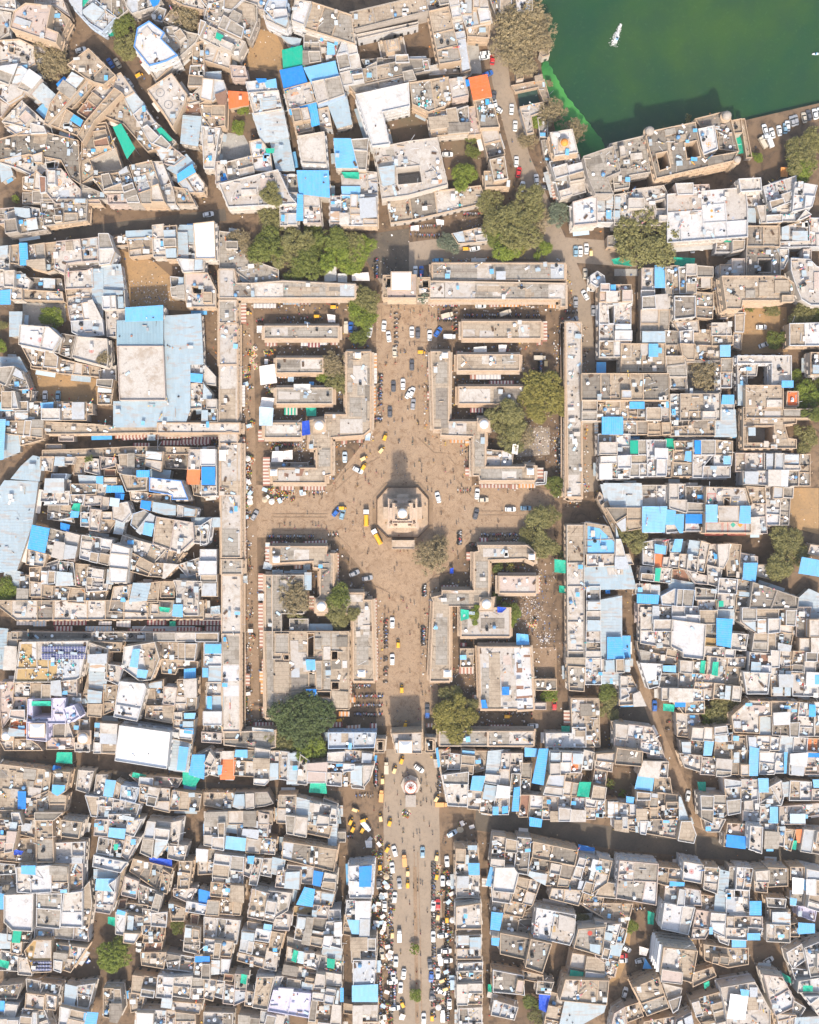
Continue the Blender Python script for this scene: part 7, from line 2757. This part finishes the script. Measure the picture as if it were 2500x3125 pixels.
# ------------------------------------------------------------ vehicles
def car_meshes():
    b = MB(); L_, W_ = 4.0, 1.7
    sec = [(-2.0, .62, .55, .72), (-1.9, .66, .3, .9), (-1.3, .84, .25, .95), (0, .86, .22, .95), (1.2, .85, .22, .92), (1.85, .72, .28, .72), (2.0, .5, .4, .62)]
    vs = []
    for x, hw, z0, z1 in sec: vs += [(x, -hw, z0), (x, hw, z0), (x, hw, z1), (x, -hw, z1)]
    fs = [(0, 1, 2, 3)]+[tuple(i*4+k for k in ((j), (j+1) % 4))+tuple((i+1)*4+k for k in ((j+1) % 4, j)) for i in range(6) for j in range(4)]+[(27, 26, 25, 24)]
    fs = [f[::-1] for f in fs]; b.add(vs, fs, 'car_w'); body = b.mesh('body')
    b = MB(); b.add([(-1.5, -.74, .94), (.95, -.74, .93), (.95, .74, .93), (-1.5, .74, .94), (-1.25, -.6, 1.45), (.25, -.6, 1.47), (.25, .6, 1.47), (-1.25, .6, 1.45)],
                    [(0, 1, 5, 4), (1, 2, 6, 5), (2, 3, 7, 6), (3, 0, 4, 7)], 'glass'); glass = b.mesh('windows')
    b = MB(); b.add([(-1.24, -.6, 1.46), (.26, -.6, 1.48), (.26, .6, 1.48), (-1.24, .6, 1.46), (-1.15, -.5, 1.53), (.12, -.5, 1.54), (.12, .5, 1.54), (-1.15, .5, 1.53)],
                    [(0, 1, 5, 4), (1, 2, 6, 5), (2, 3, 7, 6), (3, 0, 4, 7), (4, 5, 6, 7)], 'car_w'); roof = b.mesh('roof')
    b = MB(); n_ = 10; vs = [(.31*math.cos(6.283*i/n_), s, .31*math.sin(6.283*i/n_)) for s in (-.1, .1) for i in range(n_)]
    b.add(vs, [(i, (i+1) % n_, n_+(i+1) % n_, n_+i) for i in range(n_)]+[tuple(range(n_))[::-1], tuple(range(n_, 2*n_))], 'rubber'); wheel = b.mesh('wheel')
    b = MB(); b.box((0, 0, 0), (.12, .3, .14), 'headlight'); hl = b.mesh('headlight')
    return body, glass, roof, wheel, hl
CB, CG, CRF, CW, CHL = car_meshes()
def setmat(o, mat):
    o.material_slots[0].link = 'OBJECT'; o.material_slots[0].material = MATS[mat]
def car(x, y, ang, col, z=0):
    o = link('car', None, None, (*P(x, y, .8), .02), math.radians(ang))
    a = link('body', CB, o); setmat(a, 'car_'+col); link('windows', CG, o); a = link('roof', CRF, o); setmat(a, 'car_'+col)
    for sx in (-1.25, 1.25):
        for sy in (-.78, .78): link('wheel', CW, o, (sx, sy, .31))
    for sy in (-.5, .5): link('headlight', CHL, o, (1.86, sy, .55))
    return o
def part(name, parent, boxes):
    b = MB()
    for c, d_, m in boxes: b.box(c, d_, m)
    return build(name, b, parent)
rick = None
def rickshaw_meshes():
    b = MB(); b.add([(-1.3, -.62, .35), (1.0, -.6, .35), (1.0, .6, .35), (-1.3, .62, .35), (-1.3, -.65, .95), (.75, -.6, .95), (.75, .6, .95), (-1.3, .65, .95)], [(0, 1, 5, 4), (1, 2, 6, 5), (2, 3, 7, 6), (3, 0, 4, 7), (4, 5, 6, 7)], 'grey_paint'); b.box((1.15, 0, .4), (.5, .7, .55), 'yellow_paint', 0, .5, .7)
    bd = b.mesh('body')
    b = MB(); b.add([(-1.35, -.66, 1.55), (.7, -.62, 1.6), (.7, .62, 1.6), (-1.35, .66, 1.55), (-1.15, -.5, 1.82), (.45, -.48, 1.85), (.45, .48, 1.85), (-1.15, .5, 1.82)], [(0, 1, 5, 4), (1, 2, 6, 5), (2, 3, 7, 6), (3, 0, 4, 7), (4, 5, 6, 7), (3, 2, 1, 0)], 'yellow_paint'); cn = b.mesh('canopy')
    b = MB(); b.add([(.72, -.58, .95), (.72, .58, .95), (.66, .55, 1.6), (.66, -.55, 1.6)], [(0, 1, 2, 3)], 'glass'); ws = b.mesh('windscreen')
    return bd, cn, ws
RB, RC, RW = rickshaw_meshes()
def rickshaw(x, y, ang, cream):
    o = link('auto_rickshaw', None, None, (*P(x, y, 1.5), .02), math.radians(ang)); link('body', RB, o); a = link('canopy', RC, o); link('windscreen', RW, o)
    if cream: setmat(a, 'cream_canvas')
    for q in ((-.9, -.55), (-.9, .55), (1.1, 0)): w_ = link('wheel', CW, o, (*q, .28)); w_.scale = (.85, .8, .85)
    return o
DIRS = ['right', 'upper right', 'up', 'upper left', 'left', 'lower left', 'down', 'lower right']
CNAME = dict(w='white', k='blue', c='bright blue', R='red', r='dark red', d='black', g='grey', t='beige', b='steel blue', u='pale blue', o='orange')
nst = 0
for k, col, (x, y), ang in CARS:
    if not (-20 < x < 2520 and -20 < y < 3150): continue
    dd = DIRS[int(((ang % 360)+22.5)//45) % 8]
    if k == 'C':
        o = car(x, y, ang, col if col in CNAME else 'w'); thing(o, f"{CNAME.get(col, 'white')} car", (x, y), 'car', 'cars parked or driving')
    elif k == 'Y':
        cr = R.random() < .3; o = rickshaw(x, y, ang, cr); thing(o, f"{'cream' if cr else 'yellow'} roofed auto rickshaw", (x, y), 'rickshaw', 'auto rickshaws')
    elif k == 'V':
        o = link('van', None, None, (*P(x, y, 1.), .02), math.radians(ang)); body = {'w': 'car_w', 't': 'car_t', 'o': 'car_o'}.get(col, 'car_w')
        b = MB(); b.box((-.7, 0, .6), (3.4, 1.7, 1.15), body, 0, .5, .95); build('cargo_box', b, o); b = MB(); b.box((1.55, 0, .5), (1.1, 1.6, 1.2), body, 0, .5, .8); build('cab', b, o); b = MB(); b.box((1.75, 0, 1.1), (.75, 1.5, .5), 'glass', 0, .5, .82); build('windscreen', b, o)
        for sx in (-1.6, 1.4):
            for sy in (-.75, .75): link('wheel', CW, o, (sx, sy, .31))
        thing(o, f"{CNAME.get(col, 'white')} goods van", (x, y), 'van', 'goods vans')
    elif k == 'X':
        o = link('tanker_truck', None, None, (*P(x, y, 1.4), .02), math.radians(ang))
        b = MB(); b.box((2.1, 0, .6), (1.7, 2.0, 1.7), 'car_w', 0, .5, .93); build('cab', b, o); b = MB(); b.box((2.75, 0, 1.3), (.5, 1.7, .7), 'glass'); build('windscreen', b, o)
        b = MB(); n_ = 12; vs = [(sx, .82*math.cos(6.283*i/n_), 1.55+.75*math.sin(6.283*i/n_)) for sx in (-2.9, 1.0) for i in range(n_)]
        b.add(vs, [(i, n_+i, n_+(i+1) % n_, (i+1) % n_)[::-1] for i in range(n_)]+[tuple(range(n_)), tuple(range(n_, 2*n_))[::-1]], 'yellow_paint'); build('tank', b, o)
        b = MB(); b.box((-.6, 0, .55), (5, 1.1, .3), 'rubber'); b.box((-3.0, 0, .6), (.3, 1.7, .3), 'yellow_paint'); build('chassis', b, o)
        for sx in (-2.2, -1.2, 2.1):
            for sy in (-.85, .85): w_ = link('wheel', CW, o, (sx, sy, .42)); w_.scale = (1.35, 1.4, 1.35)
        thing(o, 'yellow tank lorry with a white cab', (x, y), 'truck', 'yellow tank lorries beside the clock tower')
    # B: boats are built with the lake

# ------------------------------------------------------------ motorbikes, people and stalls
def bike_mesh(col):
    b = MB(); n_ = 8
    for sx in (-.62, .62):
        vs = [(sx+.3*math.cos(6.283*i/n_), s, .3+.3*math.sin(6.283*i/n_)) for s in (-.06, .06) for i in range(n_)]
        b.add(vs, [(i, (i+1) % n_, n_+(i+1) % n_, n_+i) for i in range(n_)]+[tuple(range(n_))[::-1], tuple(range(n_, 2*n_))], 'rubber')
    b.box((0, 0, .3), (.5, .26, .4), 'metal'); b.box((.15, 0, .68), (.5, .3, .22), col, 0, .5, .8); b.box((-.4, 0, .7), (.75, .28, .12), 'rubber'); b.box((.5, 0, .55), (.22, .3, .45), col, 0, .5, .7); b.beam((.45, -.36, 1.0), (.45, .36, 1.0), .03, 'metal'); b.beam((.45, 0, 1.0), (.62, 0, .3), .04, 'metal')
    return b.mesh('motorbike')
BK = [(c, bike_mesh('car_'+c)) for c in 'dRkgw']
NM = dict(d='black', R='red', k='blue', g='grey', w='white')
def figure(pose):
    """one skinned body; faces coloured by height as shoes, trousers, shirt, skin, hair"""
    s = .22 if pose else .0
    V = [(0, 0, .95), (0, 0, 1.2), (0, 0, 1.42), (0, 0, 1.5), (0, .01, 1.62), (0, 0, 1.74),
         (-.1, 0, .9), (-.11, s, .5), (-.11, s*.6, .08), (-.11, s*.6+.13, .04), (.1, 0, .9), (.11, -s*.5, .5), (.11, -s*1.3, .1), (.11, -s*1.3+.13, .04),
         (-.19, 0, 1.4), (-.25, -s*.6, 1.12), (-.24, -s*.2+.08, .86), (.19, 0, 1.4), (.25, s*.6, 1.12), (.24, s*.8+.08, .88)]
    E = [(0, 1), (1, 2), (2, 3), (3, 4), (4, 5), (0, 6), (6, 7), (7, 8), (8, 9), (0, 10), (10, 11), (11, 12), (12, 13), (2, 14), (14, 15), (15, 16), (2, 17), (17, 18), (18, 19)]
    Rr = [.15, .14, .15, .06, .1, .08, .09, .065, .045, .04, .09, .065, .045, .04, .07, .05, .035, .07, .05, .035]
    me = bpy.data.meshes.new('person'); me.from_pydata(V, E, []); o = bpy.data.objects.new('person_proto', me); COL.objects.link(o)
    m = o.modifiers.new('s', 'SKIN'); 
    for i, v in enumerate(me.skin_vertices[0].data): v.radius = (Rr[i], Rr[i]*.85); v.use_root = i == 0
    dg = bpy.context.evaluated_depsgraph_get(); out = bpy.data.meshes.new_from_object(o.evaluated_get(dg)); bpy.data.objects.remove(o); return out
BODY = [figure(0), figure(1)]
PEOPLE = []
for pi, (sh_, tr_, nm) in enumerate([('white', 'white', 'white clothes'), ('blue', 'black', 'a blue shirt'), ('red', 'red', 'a red sari'), ('black', 'black', 'dark clothes'), ('yellow', 'yellow', 'a yellow sari'), ('teal', 'brown', 'a teal shirt'), ('pink', 'pink', 'a pink sari'), ('brown', 'black', 'a brown shirt'), ('white', 'black', 'a white shirt')]):
    for k in (0, 1):
        me = BODY[k].copy(); me.name = 'person'; me.materials.clear()
        for m in ('cloth_black', 'cloth_'+tr_, 'cloth_'+sh_, 'skin', 'cloth_black'): me.materials.append(MATS[m])
        for f in me.polygons:
            z = f.center.z; x = abs(f.center.x)
            f.material_index = 0 if z < .1 else (3 if (x > .2 and z < 1.05) else (1 if z < .95 else (2 if z < 1.46 else (3 if z < 1.66 and f.center.y > -.03 else 4))))
        PEOPLE.append((me, nm, k))
def free(x, y): return under(x, y) == 0
def place(zone, n, fn, tries=6):
    (x0, y0), (x1, y1) = zone
    for _ in range(n):
        for t in range(tries):
            x, y = R.uniform(min(x0, x1), max(x0, x1)), R.uniform(min(y0, y1), max(y0, y1)); w_ = P(x, y)
            if free(*w_) and not any(abs(c[2][0]-x) < 16 and abs(c[2][1]-y) < 26 for c in CARS): fn(x, y, w_); break
nbike = nppl = nstall = 0; BST = MB(); PST = MB()
def stamp(mb, me, x, y, z, ang, s=1):
    o = len(mb.v); ca, sa = math.cos(ang)*s, math.sin(ang)*s
    mb.v += [(x+v.co.x*ca-v.co.y*sa, y+v.co.x*sa+v.co.y*ca, z+v.co.z*s) for v in me.vertices]
    mp = [mb.mi(nm_) for nm_ in (next(k_ for k_, m_ in MATS.items() if m_ == mm) for mm in me.materials)]
    for f in me.polygons: mb.f.append(tuple(a+o for a in f.vertices)); mb.m.append(mp[f.material_index]); mb.t.append(.5)
def add_bike(x, y, w_, ang):
    global nbike
    c, me = R.choice(BK)
    if nbike > 290 or R.random() < .42: stamp(BST, me, *w_, .02, ang); return
    nbike += 1
    o = link('motorbike', me, None, (*w_, .02), ang); thing(o, f"{NM[c]} motorbike parked", (x, y), 'motorbike', 'parked motorbikes')
ZONES += [('N', [(1150, 2580), (1172, 3120)], 60), ('N', [(1185, 2650), (1200, 3110)], 34), ('N', [(1312, 2620), (1335, 3110)], 52), ('N', [(1350, 2640), (1380, 3115)], 60), ('F', [(1355, 2600), (1385, 3115)], 40), ('F', [(1130, 2600), (1160, 3100)], 40)]
for k, z, n in ZONES:
    if k != 'N': continue
    (x0, y0), (x1, y1) = z; w_ = abs(x1-x0); h_ = abs(y1-y0)
    # parked side by side in rows along the longer side of the zone
    horiz = w_ >= h_; L_ = max(w_, h_); D_ = min(w_, h_); rows = max(1, min(int(D_/22), math.ceil(n/(L_/8)))); per = math.ceil(n/rows)
    for r0 in range(rows):
        for i in range(per):
            u = (i+.5)/per*L_+R.uniform(-1.5, 1.5); v = (r0+.5)/rows*D_+R.uniform(-2, 2)
            if R.random() < .12: continue
            x, y = (min(x0, x1)+u, min(y0, y1)+v) if horiz else (min(x0, x1)+v, min(y0, y1)+u)
            p_ = P(x, y)
            if free(*p_): add_bike(x, y, p_, (math.pi/2 if horiz else 0)+R.uniform(-.35, .35))
def add_person(x, y, w_, ang=None):
    global nppl
    me, nm, k = R.choice(PEOPLE)
    if nppl > 290 or (R.random() < .33 and nppl > 30): stamp(PST, me, *w_, .02, R.uniform(0, 6.28)); return
    nppl += 1; o = link('person', me, None, (*w_, .02), R.uniform(0, 6.28) if ang is None else ang); s_ = R.uniform(.92, 1.05); o.scale = (s_, s_, s_)
    thing(o, f"person in {nm} {'walking' if k else 'standing'}", (x, y), 'person', 'people in the market streets')
for x, y in [(1283, 1411), (1324, 1411), (1287, 1441), (1318, 1500), (1306, 1495), (1376, 1475), (1366, 1487), (1126, 1475), (1116, 1467), (1112, 1635), (1122, 1690), (1126, 1682), (1078, 1600), (1238, 1655), (1222, 1682), (1233, 1682), (1244, 1681), (1348, 1607), (1347, 1570), (1400, 1592), (1100, 1540), (1282, 1530), (1140, 1538), (1298, 1543), (1290, 1582), (1150, 1870), (1255, 1150), (1245, 1250), (1210, 1420), (1220, 1350), (1219, 975), (1222, 970), (1230, 1010), (1300, 1000)]: add_person(x, y, P(x, y))
place([(1150, 940), (1340, 1300)], 46, add_person); place([(1000, 1330), (1450, 1480)], 26, add_person); place([(820, 1480), (1000, 1640)], 20, add_person); place([(1460, 1480), (1700, 1640)], 12, add_person)
place([(1150, 1800), (1335, 2210)], 40, add_person); place([(1130, 2290), (1360, 2560)], 44, add_person); place([(1150, 2560), (1370, 3120)], 44, add_person); place([(735, 960), (770, 2200)], 34, add_person); place([(1490, 380), (1640, 700)], 14, add_person); place([(1080, 780), (1330, 860)], 22, add_person); place([(1550, 1000), (1720, 1480)], 26, add_person); place([(1560, 1660), (1710, 2180)], 26, add_person); place([(1020, 1320), (1440, 1800)], 50, add_person); place([(780, 930), (1130, 960)], 14, add_person); place([(780, 2180), (1130, 2200)], 10, add_person)
for mb_, nm_, lb_ in ((BST, 'motorbikes', 'further motorbikes standing close together in the market parking rows'), (PST, 'crowd', 'further people scattered through the market streets and square')):
    if mb_.v: o = build(nm_, mb_); o['kind'] = 'stuff'; o['label'] = lb_; o['category'] = nm_
PROD = ['fruit_red', 'fruit_orange', 'fruit_yellow', 'fruit_green', 'fruit_green', 'fruit_pink', 'fruit_brown', 'fruit_white']
STALLS = []
for v in range(10):
    rr = random.Random(v+40); b = MB(); kind = v % 5
    if kind == 0:
        b.box((0, 0, .75), (1.9, 1.1, .12), 'wood_dark'); nm, cat, look = 'handcart', 'handcart', 'wooden handcart'
        for i in range(10): b.cyl((rr.uniform(-.8, .8), rr.uniform(-.4, .4), .87), .2, .22, PROD[(v+i) % 5 if v < 5 else (i*3+v) % 8], 6, .05)
        for q in ((-.6, -.6), (.6, -.6), (-.6, .6), (.6, .6)): b.cyl((q[0], q[1]*.8, 0), .08, .75, 'metal', 5)
    elif kind == 1:
        b.box((0, 0, 0), (2.2, 1.7, .03), 'cloth_sack'); nm, cat, look = 'ground_stall', 'stall', 'produce on sacking'
        for i in range(14): b.cyl((rr.uniform(-1, 1), rr.uniform(-.7, .7), .03), rr.uniform(.16, .3), .25, PROD[(i*2+v) % 8], 7, .06)
    elif kind == 2:
        c0 = ['cloth_white', 'cloth_sack'][v // 5]; b.cyl((0, 0, 0), .04, 2.3, 'metal', 5); b.cyl((0, 0, 2.0), 1.1, .45, c0, 10, .05); nm, cat, look = 'market_umbrella', 'umbrella', ('white' if v < 5 else 'beige')+' market umbrella'
    elif kind == 3:
        nm, cat, look = 'crate_stack', 'crates', 'stack of crates and baskets'
        for i in range(7): b.box((rr.uniform(-.6, .6), rr.uniform(-.5, .5), (i % 3)*.28), (.5, .38, .27), rr.choice(['wood_dark', 'cloth_blue', 'cloth_sack', 'canvas', 'cloth_green']), rr.uniform(0, .6))
    else:
        nm, cat, look = 'market_table', 'table', 'cloth shaded market table'
        b.box((0, 0, .6), (1.6, .9, .06), 'wood_dark'); b.box((0, .1, 1.9), (1.9, 1.3, .04), ['canvas', 'canvas_blue'][v//5], .1)
        for q in ((-.8, -.4), (.8, -.4), (-.8, .6), (.8, .6)): b.cyl((*q, 0), .03, 1.9, 'metal', 4)
        for i in range(8): b.cyl((rr.uniform(-.7, .7), rr.uniform(-.35, .35), .66), .14, .2, PROD[i % 8], 6, .05)
    STALLS.append((nm, cat, look, b.mesh(nm)))
def add_stall(x, y, w_, flow=False):
    global nstall
    nm, cat, look, me = R.choice(STALLS[:2]*3+STALLS[5:7]*3+STALLS[3:5]*2+STALLS[8:]*2+[STALLS[2], STALLS[7]]); nstall += 1
    if nstall > 298: return
    o = link(nm, me, None, (*w_, .02), R.uniform(0, 6.28)); thing(o, look, (x, y), cat, 'street vendors and their goods')
for k, z, n in ZONES:
    if k == 'F': place(z, int(n*.62), add_stall)
# litter and small goods nobody could count, lying along the shop fronts and lanes
b = MB(); rr = random.Random(3); cnt = 0
for d in HOUSES:
    dens = .55 if d['kind'] == 'M' else .12
    p = d['w']; n = len(p)
    for i in range(n):
        a, c = Vector(p[i]), Vector(p[(i+1) % n]); L_ = (c-a).length
        if L_ < 1: continue
        e = (c-a)/L_; nn = Vector((e.y, -e.x))
        for _ in range(int(L_*dens*(3 if d['kind'] == 'M' else 1.5))):
            q = a+e*rr.uniform(0, L_)+nn*rr.uniform(.5, 3.4)
            if cnt < 16000 and free(q.x, q.y): cnt += 1; s_ = rr.uniform(.15, .65); b.box((q.x, q.y, 0), (s_, s_*rr.uniform(.4, 1), s_*rr.uniform(.2, .9)), rr.choice(['cloth_red', 'cloth_orange', 'cloth_yellow', 'cloth_white', 'cloth_brown', 'cloth_sack', 'wood_dark', 'canvas', 'metal', 'wall_pale', 'wall_tan', 'cloth_black', 'cloth_blue', 'window_dark', 'tank_white']), rr.uniform(0, 3), rr.random())
o = build('street_goods', b); o['kind'] = 'stuff'; o['label'] = 'small goods, sacks and litter strewn along the shop fronts and lanes'; o['category'] = 'goods'
b = MB()
for (x0, y0, x1, y1, n_) in ((1560, 1290, 1720, 1400, 700), (1560, 1790, 1680, 1930, 520), (1640, 1920, 1690, 1970, 160), (1600, 1720, 1690, 1800, 160), (900, 1330, 930, 1400, 150), (1380, 2040, 1500, 2200, 260), (1130, 940, 1150, 1000, 60), (375, 850, 560, 950, 420), (1400, 660, 1560, 740, 240), (1500, 1960, 1700, 2060, 200)):
    for _ in range(n_):
        x, y = P(rr.gauss((x0+x1)/2, (x1-x0)/3.4), rr.gauss((y0+y1)/2, (y1-y0)/3.4)); s_ = rr.uniform(.12, .45)
        if free(x, y) and rr.random() < .8: b.box((x, y, 0), (s_, s_*rr.uniform(.4, 1), s_*.4), rr.choice(['cloth_white', 'canvas', 'canvas', 'cloth_sack', 'cloth_blue', 'cloth_black', 'wall_pale', 'wood_dark', 'metal', 'cloth_brown', 'wall_tan']), rr.uniform(0, 3), rr.random())
o = build('heaps_of_scrap', b); o['kind'] = 'stuff'; o['label'] = 'pale scrap, stones and bundles heaped in the open market yards'; o['category'] = 'scrap'

# ------------------------------------------------------------ trees
def crown(seed, nclump, leaf, per):
    """leaf faces gathered on the skin of many small clumps inside an uneven crown of unit radius"""
    r_ = random.Random(seed); b = MB(); lobes = []
    for i in range(r_.randint(5, 8)):
        a = r_.uniform(0, 6.283); d = r_.uniform(.25, .68); lobes.append((d*math.cos(a), d*math.sin(a), r_.uniform(-.1, .35), r_.uniform(.28, .46)))
    lobes.append((0, 0, .2, .5)); cl = []
    for i in range(nclump):
        L_ = r_.choice(lobes); v = Vector((r_.gauss(0, 1), r_.gauss(0, 1), abs(r_.gauss(0, .8)))).normalized()*L_[3]*r_.uniform(.75, 1.1)
        cl.append((Vector((L_[0]+v.x, L_[1]+v.y, .55*(L_[2]+v.z))), r_.uniform(.05, .15)))
    vs = []; fs = []
    for c, r0 in cl:
        for _ in range(per):
            n_ = Vector((r_.gauss(0, 1), r_.gauss(0, 1), r_.gauss(.5, .9))).normalized(); p = c+Vector((n_.x*r0, n_.y*r0, n_.z*r0*.7))*r_.uniform(.5, 1.25)
            nn = (n_+Vector((r_.uniform(-.6, .6), r_.uniform(-.6, .6), r_.uniform(-.2, .6)))).normalized(); u = nn.orthogonal().normalized(); a = r_.uniform(0, 6.28); w_ = nn.cross(u); u2 = u*math.cos(a)+w_*math.sin(a); w2 = nn.cross(u2); s_ = leaf*r_.uniform(.6, 1.4)
            k = len(vs); vs += [p-u2*s_, p+w2*s_*.55, p+u2*s_, p-w2*s_*.55]; fs.append((k, k+1, k+2, k+3))
    b.add(vs, fs, 'leaf_g'); return b.mesh('crown')
def trunk(seed, h=1.0):
    r_ = random.Random(seed); b = MB(); p = Vector((0, 0, 0)); b.beam(p, (.02, .01, .55), .07, 'bark', 7, .05)
    for i in range(7):
        a = i*.9+r_.uniform(-.2, .2); q = Vector((.45*math.cos(a), .45*math.sin(a), r_.uniform(.85, 1.1))); b.beam((.02, .01, .5), q, .035, 'bark', 5, .015); b.beam(q, q+Vector((.25*math.cos(a+.5), .25*math.sin(a+.5), .15)), .015, 'bark', 4, .005)
    return b.mesh('trunk')
CRB = [crown(s, 420, .031, 34) for s in range(5)]; CRS = [crown(s+20, 60, .085, 26) for s in range(3)]
CRT = [crown(s+40, 200, .034, 24) for s in range(3)]      # thin, dusty crowns
TRK = [trunk(s) for s in range(3)]
KN = dict(g='dark green', o='olive', b='dusty brown', l='bright green', y='yellow green', d='deep green', u='greyish green')
for i, ((x, y), r, k) in enumerate(TREES):
    rm = r*.435*1.08; hgt = max(2.2, min(9.5, rm*1.25)); zc = hgt*.75; base = P(x, y, zc)
    if k in 'g' and r >= 10: k = R.choice('ggo')
    sup = under(*base); z0 = 0
    if sup and rm < 2.2: z0 = sup
    o = link('tree' if rm > 1.6 else 'shrub', None, None, (*base, z0), R.uniform(0, 6.28))
    me = R.choice(CRS) if rm < 2.4 else (R.choice(CRT) if (k == 'b') else R.choice(CRB))
    sq = R.uniform(.9, 1.12)
    zc2 = max(hgt*.62, sup+rm*.12 if sup and not z0 else 0); c = link('crown', me, o, (0, 0, zc2)); c.scale = (rm*1.06*sq, rm*1.06/sq, rm*1.0); setmat(c, 'leaf_'+k)
    if k == 'b':
        c.rotation_euler = (0, 0, 1.)
        c2 = link('crown', R.choice(CRT), o, (0, 0, zc2*.94)); c2.scale = (rm, rm, rm*.8); setmat(c2, 'leaf_b')
    t = link('trunk', R.choice(TRK), o); t.scale = (rm, rm, max(hgt*.8, zc2*1.05))
    size = 'big' if rm > 5 else ('mid sized' if rm > 3 else 'small')
    thing(o, f"{size} {KN[k]} {'tree' if rm > 1.6 else 'shrub'}", (x, y), 'tree' if rm > 1.6 else 'shrub', 'trees of the old town')

# ------------------------------------------------------------ labels: look, then where, then order of nearness
EXTRA = [('green lake', (2000, 200)), ('north gatehouse', (1222, 880)), ('south gatehouse', (1235, 2270)), ('crossroads below the south gatehouse', (1225, 2440)), ('lakeside car row', (2420, 400)), ('tree lined terrace', (880, 740)),
         ('street at bottom centre', (1270, 3000)), ("photo's left edge", (0, 1500)), ("photo's bottom left corner", (0, 3125)), ("photo's top left corner", (0, 0)), ("photo's right edge", (2500, 2300)), ("photo's bottom right corner", (2500, 3125)), ("photo's top right corner", (2500, 0))]
LM = []
seen = set()
for l, S in LAND+EXTRA:
    q = l
    for w_ in (' facing ', ' with ', ' beside ', ' below ', ' above ', ' under ', ' in the', ' behind ', ' bearing ', ' at ', ' opposite ', ' north of', ' right of ', ' covering ', ' along ', ' round ', ' showing ', ' on the', ' next to '):
        k = l.find(w_)
        if k > 0 and len(l[:k].split()) >= 3 and sum(1 for m_, _ in LAND if m_.startswith(l[:k])) == 1 and len(l[:k]) < len(q): q = l[:k]
    if q not in seen and len(q.split()) <= 7: seen.add(q); LM.append((q, S))
def where(S, budget):
    best = None
    for l, q in LM:
        if len(l.split()) > budget: continue
        d_ = math.dist(S, q)
        if best is None or d_ < best[0]: best = (d_, l, q)
    _, l, q = best; dx, dy = S[0]-q[0], S[1]-q[1]
    a = 'right of' if abs(dx) > abs(dy) and dx > 0 else 'left of' if abs(dx) > abs(dy) else ('below' if dy > 0 else 'above')
    if math.dist(S, q) < 45: a = 'beside'
    return a, l, math.dist(S, q)
ORD = ['', 'second', 'third', 'fourth', 'fifth', 'sixth', 'seventh', 'eighth', 'ninth', 'tenth']+[f'{n}th' for n in range(11, 200)]
groups = {}
used = {}
for t in THINGS:
    if t['custom']:
        lab = t['custom']
        if len(lab.split()) < 4: lab = lab+' in the old town'
        if lab in used: t['custom'] = None
        else: used[lab] = 1; t['o']['label'] = lab; continue
    a, l, d_ = where(t['S'], max(2, 16-len(t['look'].split())-5)); t['w'] = (a, l, d_); groups.setdefault((t['look'], a, l), []).append(t)
for (look, a, l), ts in groups.items():
    ts.sort(key=lambda t: t['w'][2])
    for i, t in enumerate(ts):
        art = '' if l.startswith('photo') else 'the '
        pre = '' if len(ts) == 1 else ('closest ' if i == 0 else ORD[i]+' closest ')
        lab = f"{pre}{look} {a} {art}{l}"
        wds = lab.split()
        if len(wds) > 16: lab = f"{pre}{look} {a} {art}{' '.join(l.split()[:16-len((pre+look+' '+a+' '+art).split())])}"
        t['o']['label'] = lab
print('houses', len(HOUSES), 'rest faces', len(REST.f), 'bikes', nbike, 'people', nppl, 'stalls', nstall, 'objects', len(bpy.data.objects), 'goods', cnt)
print('tris', sum(len(m.loops)-2*len(m.polygons) for m in bpy.data.meshes))
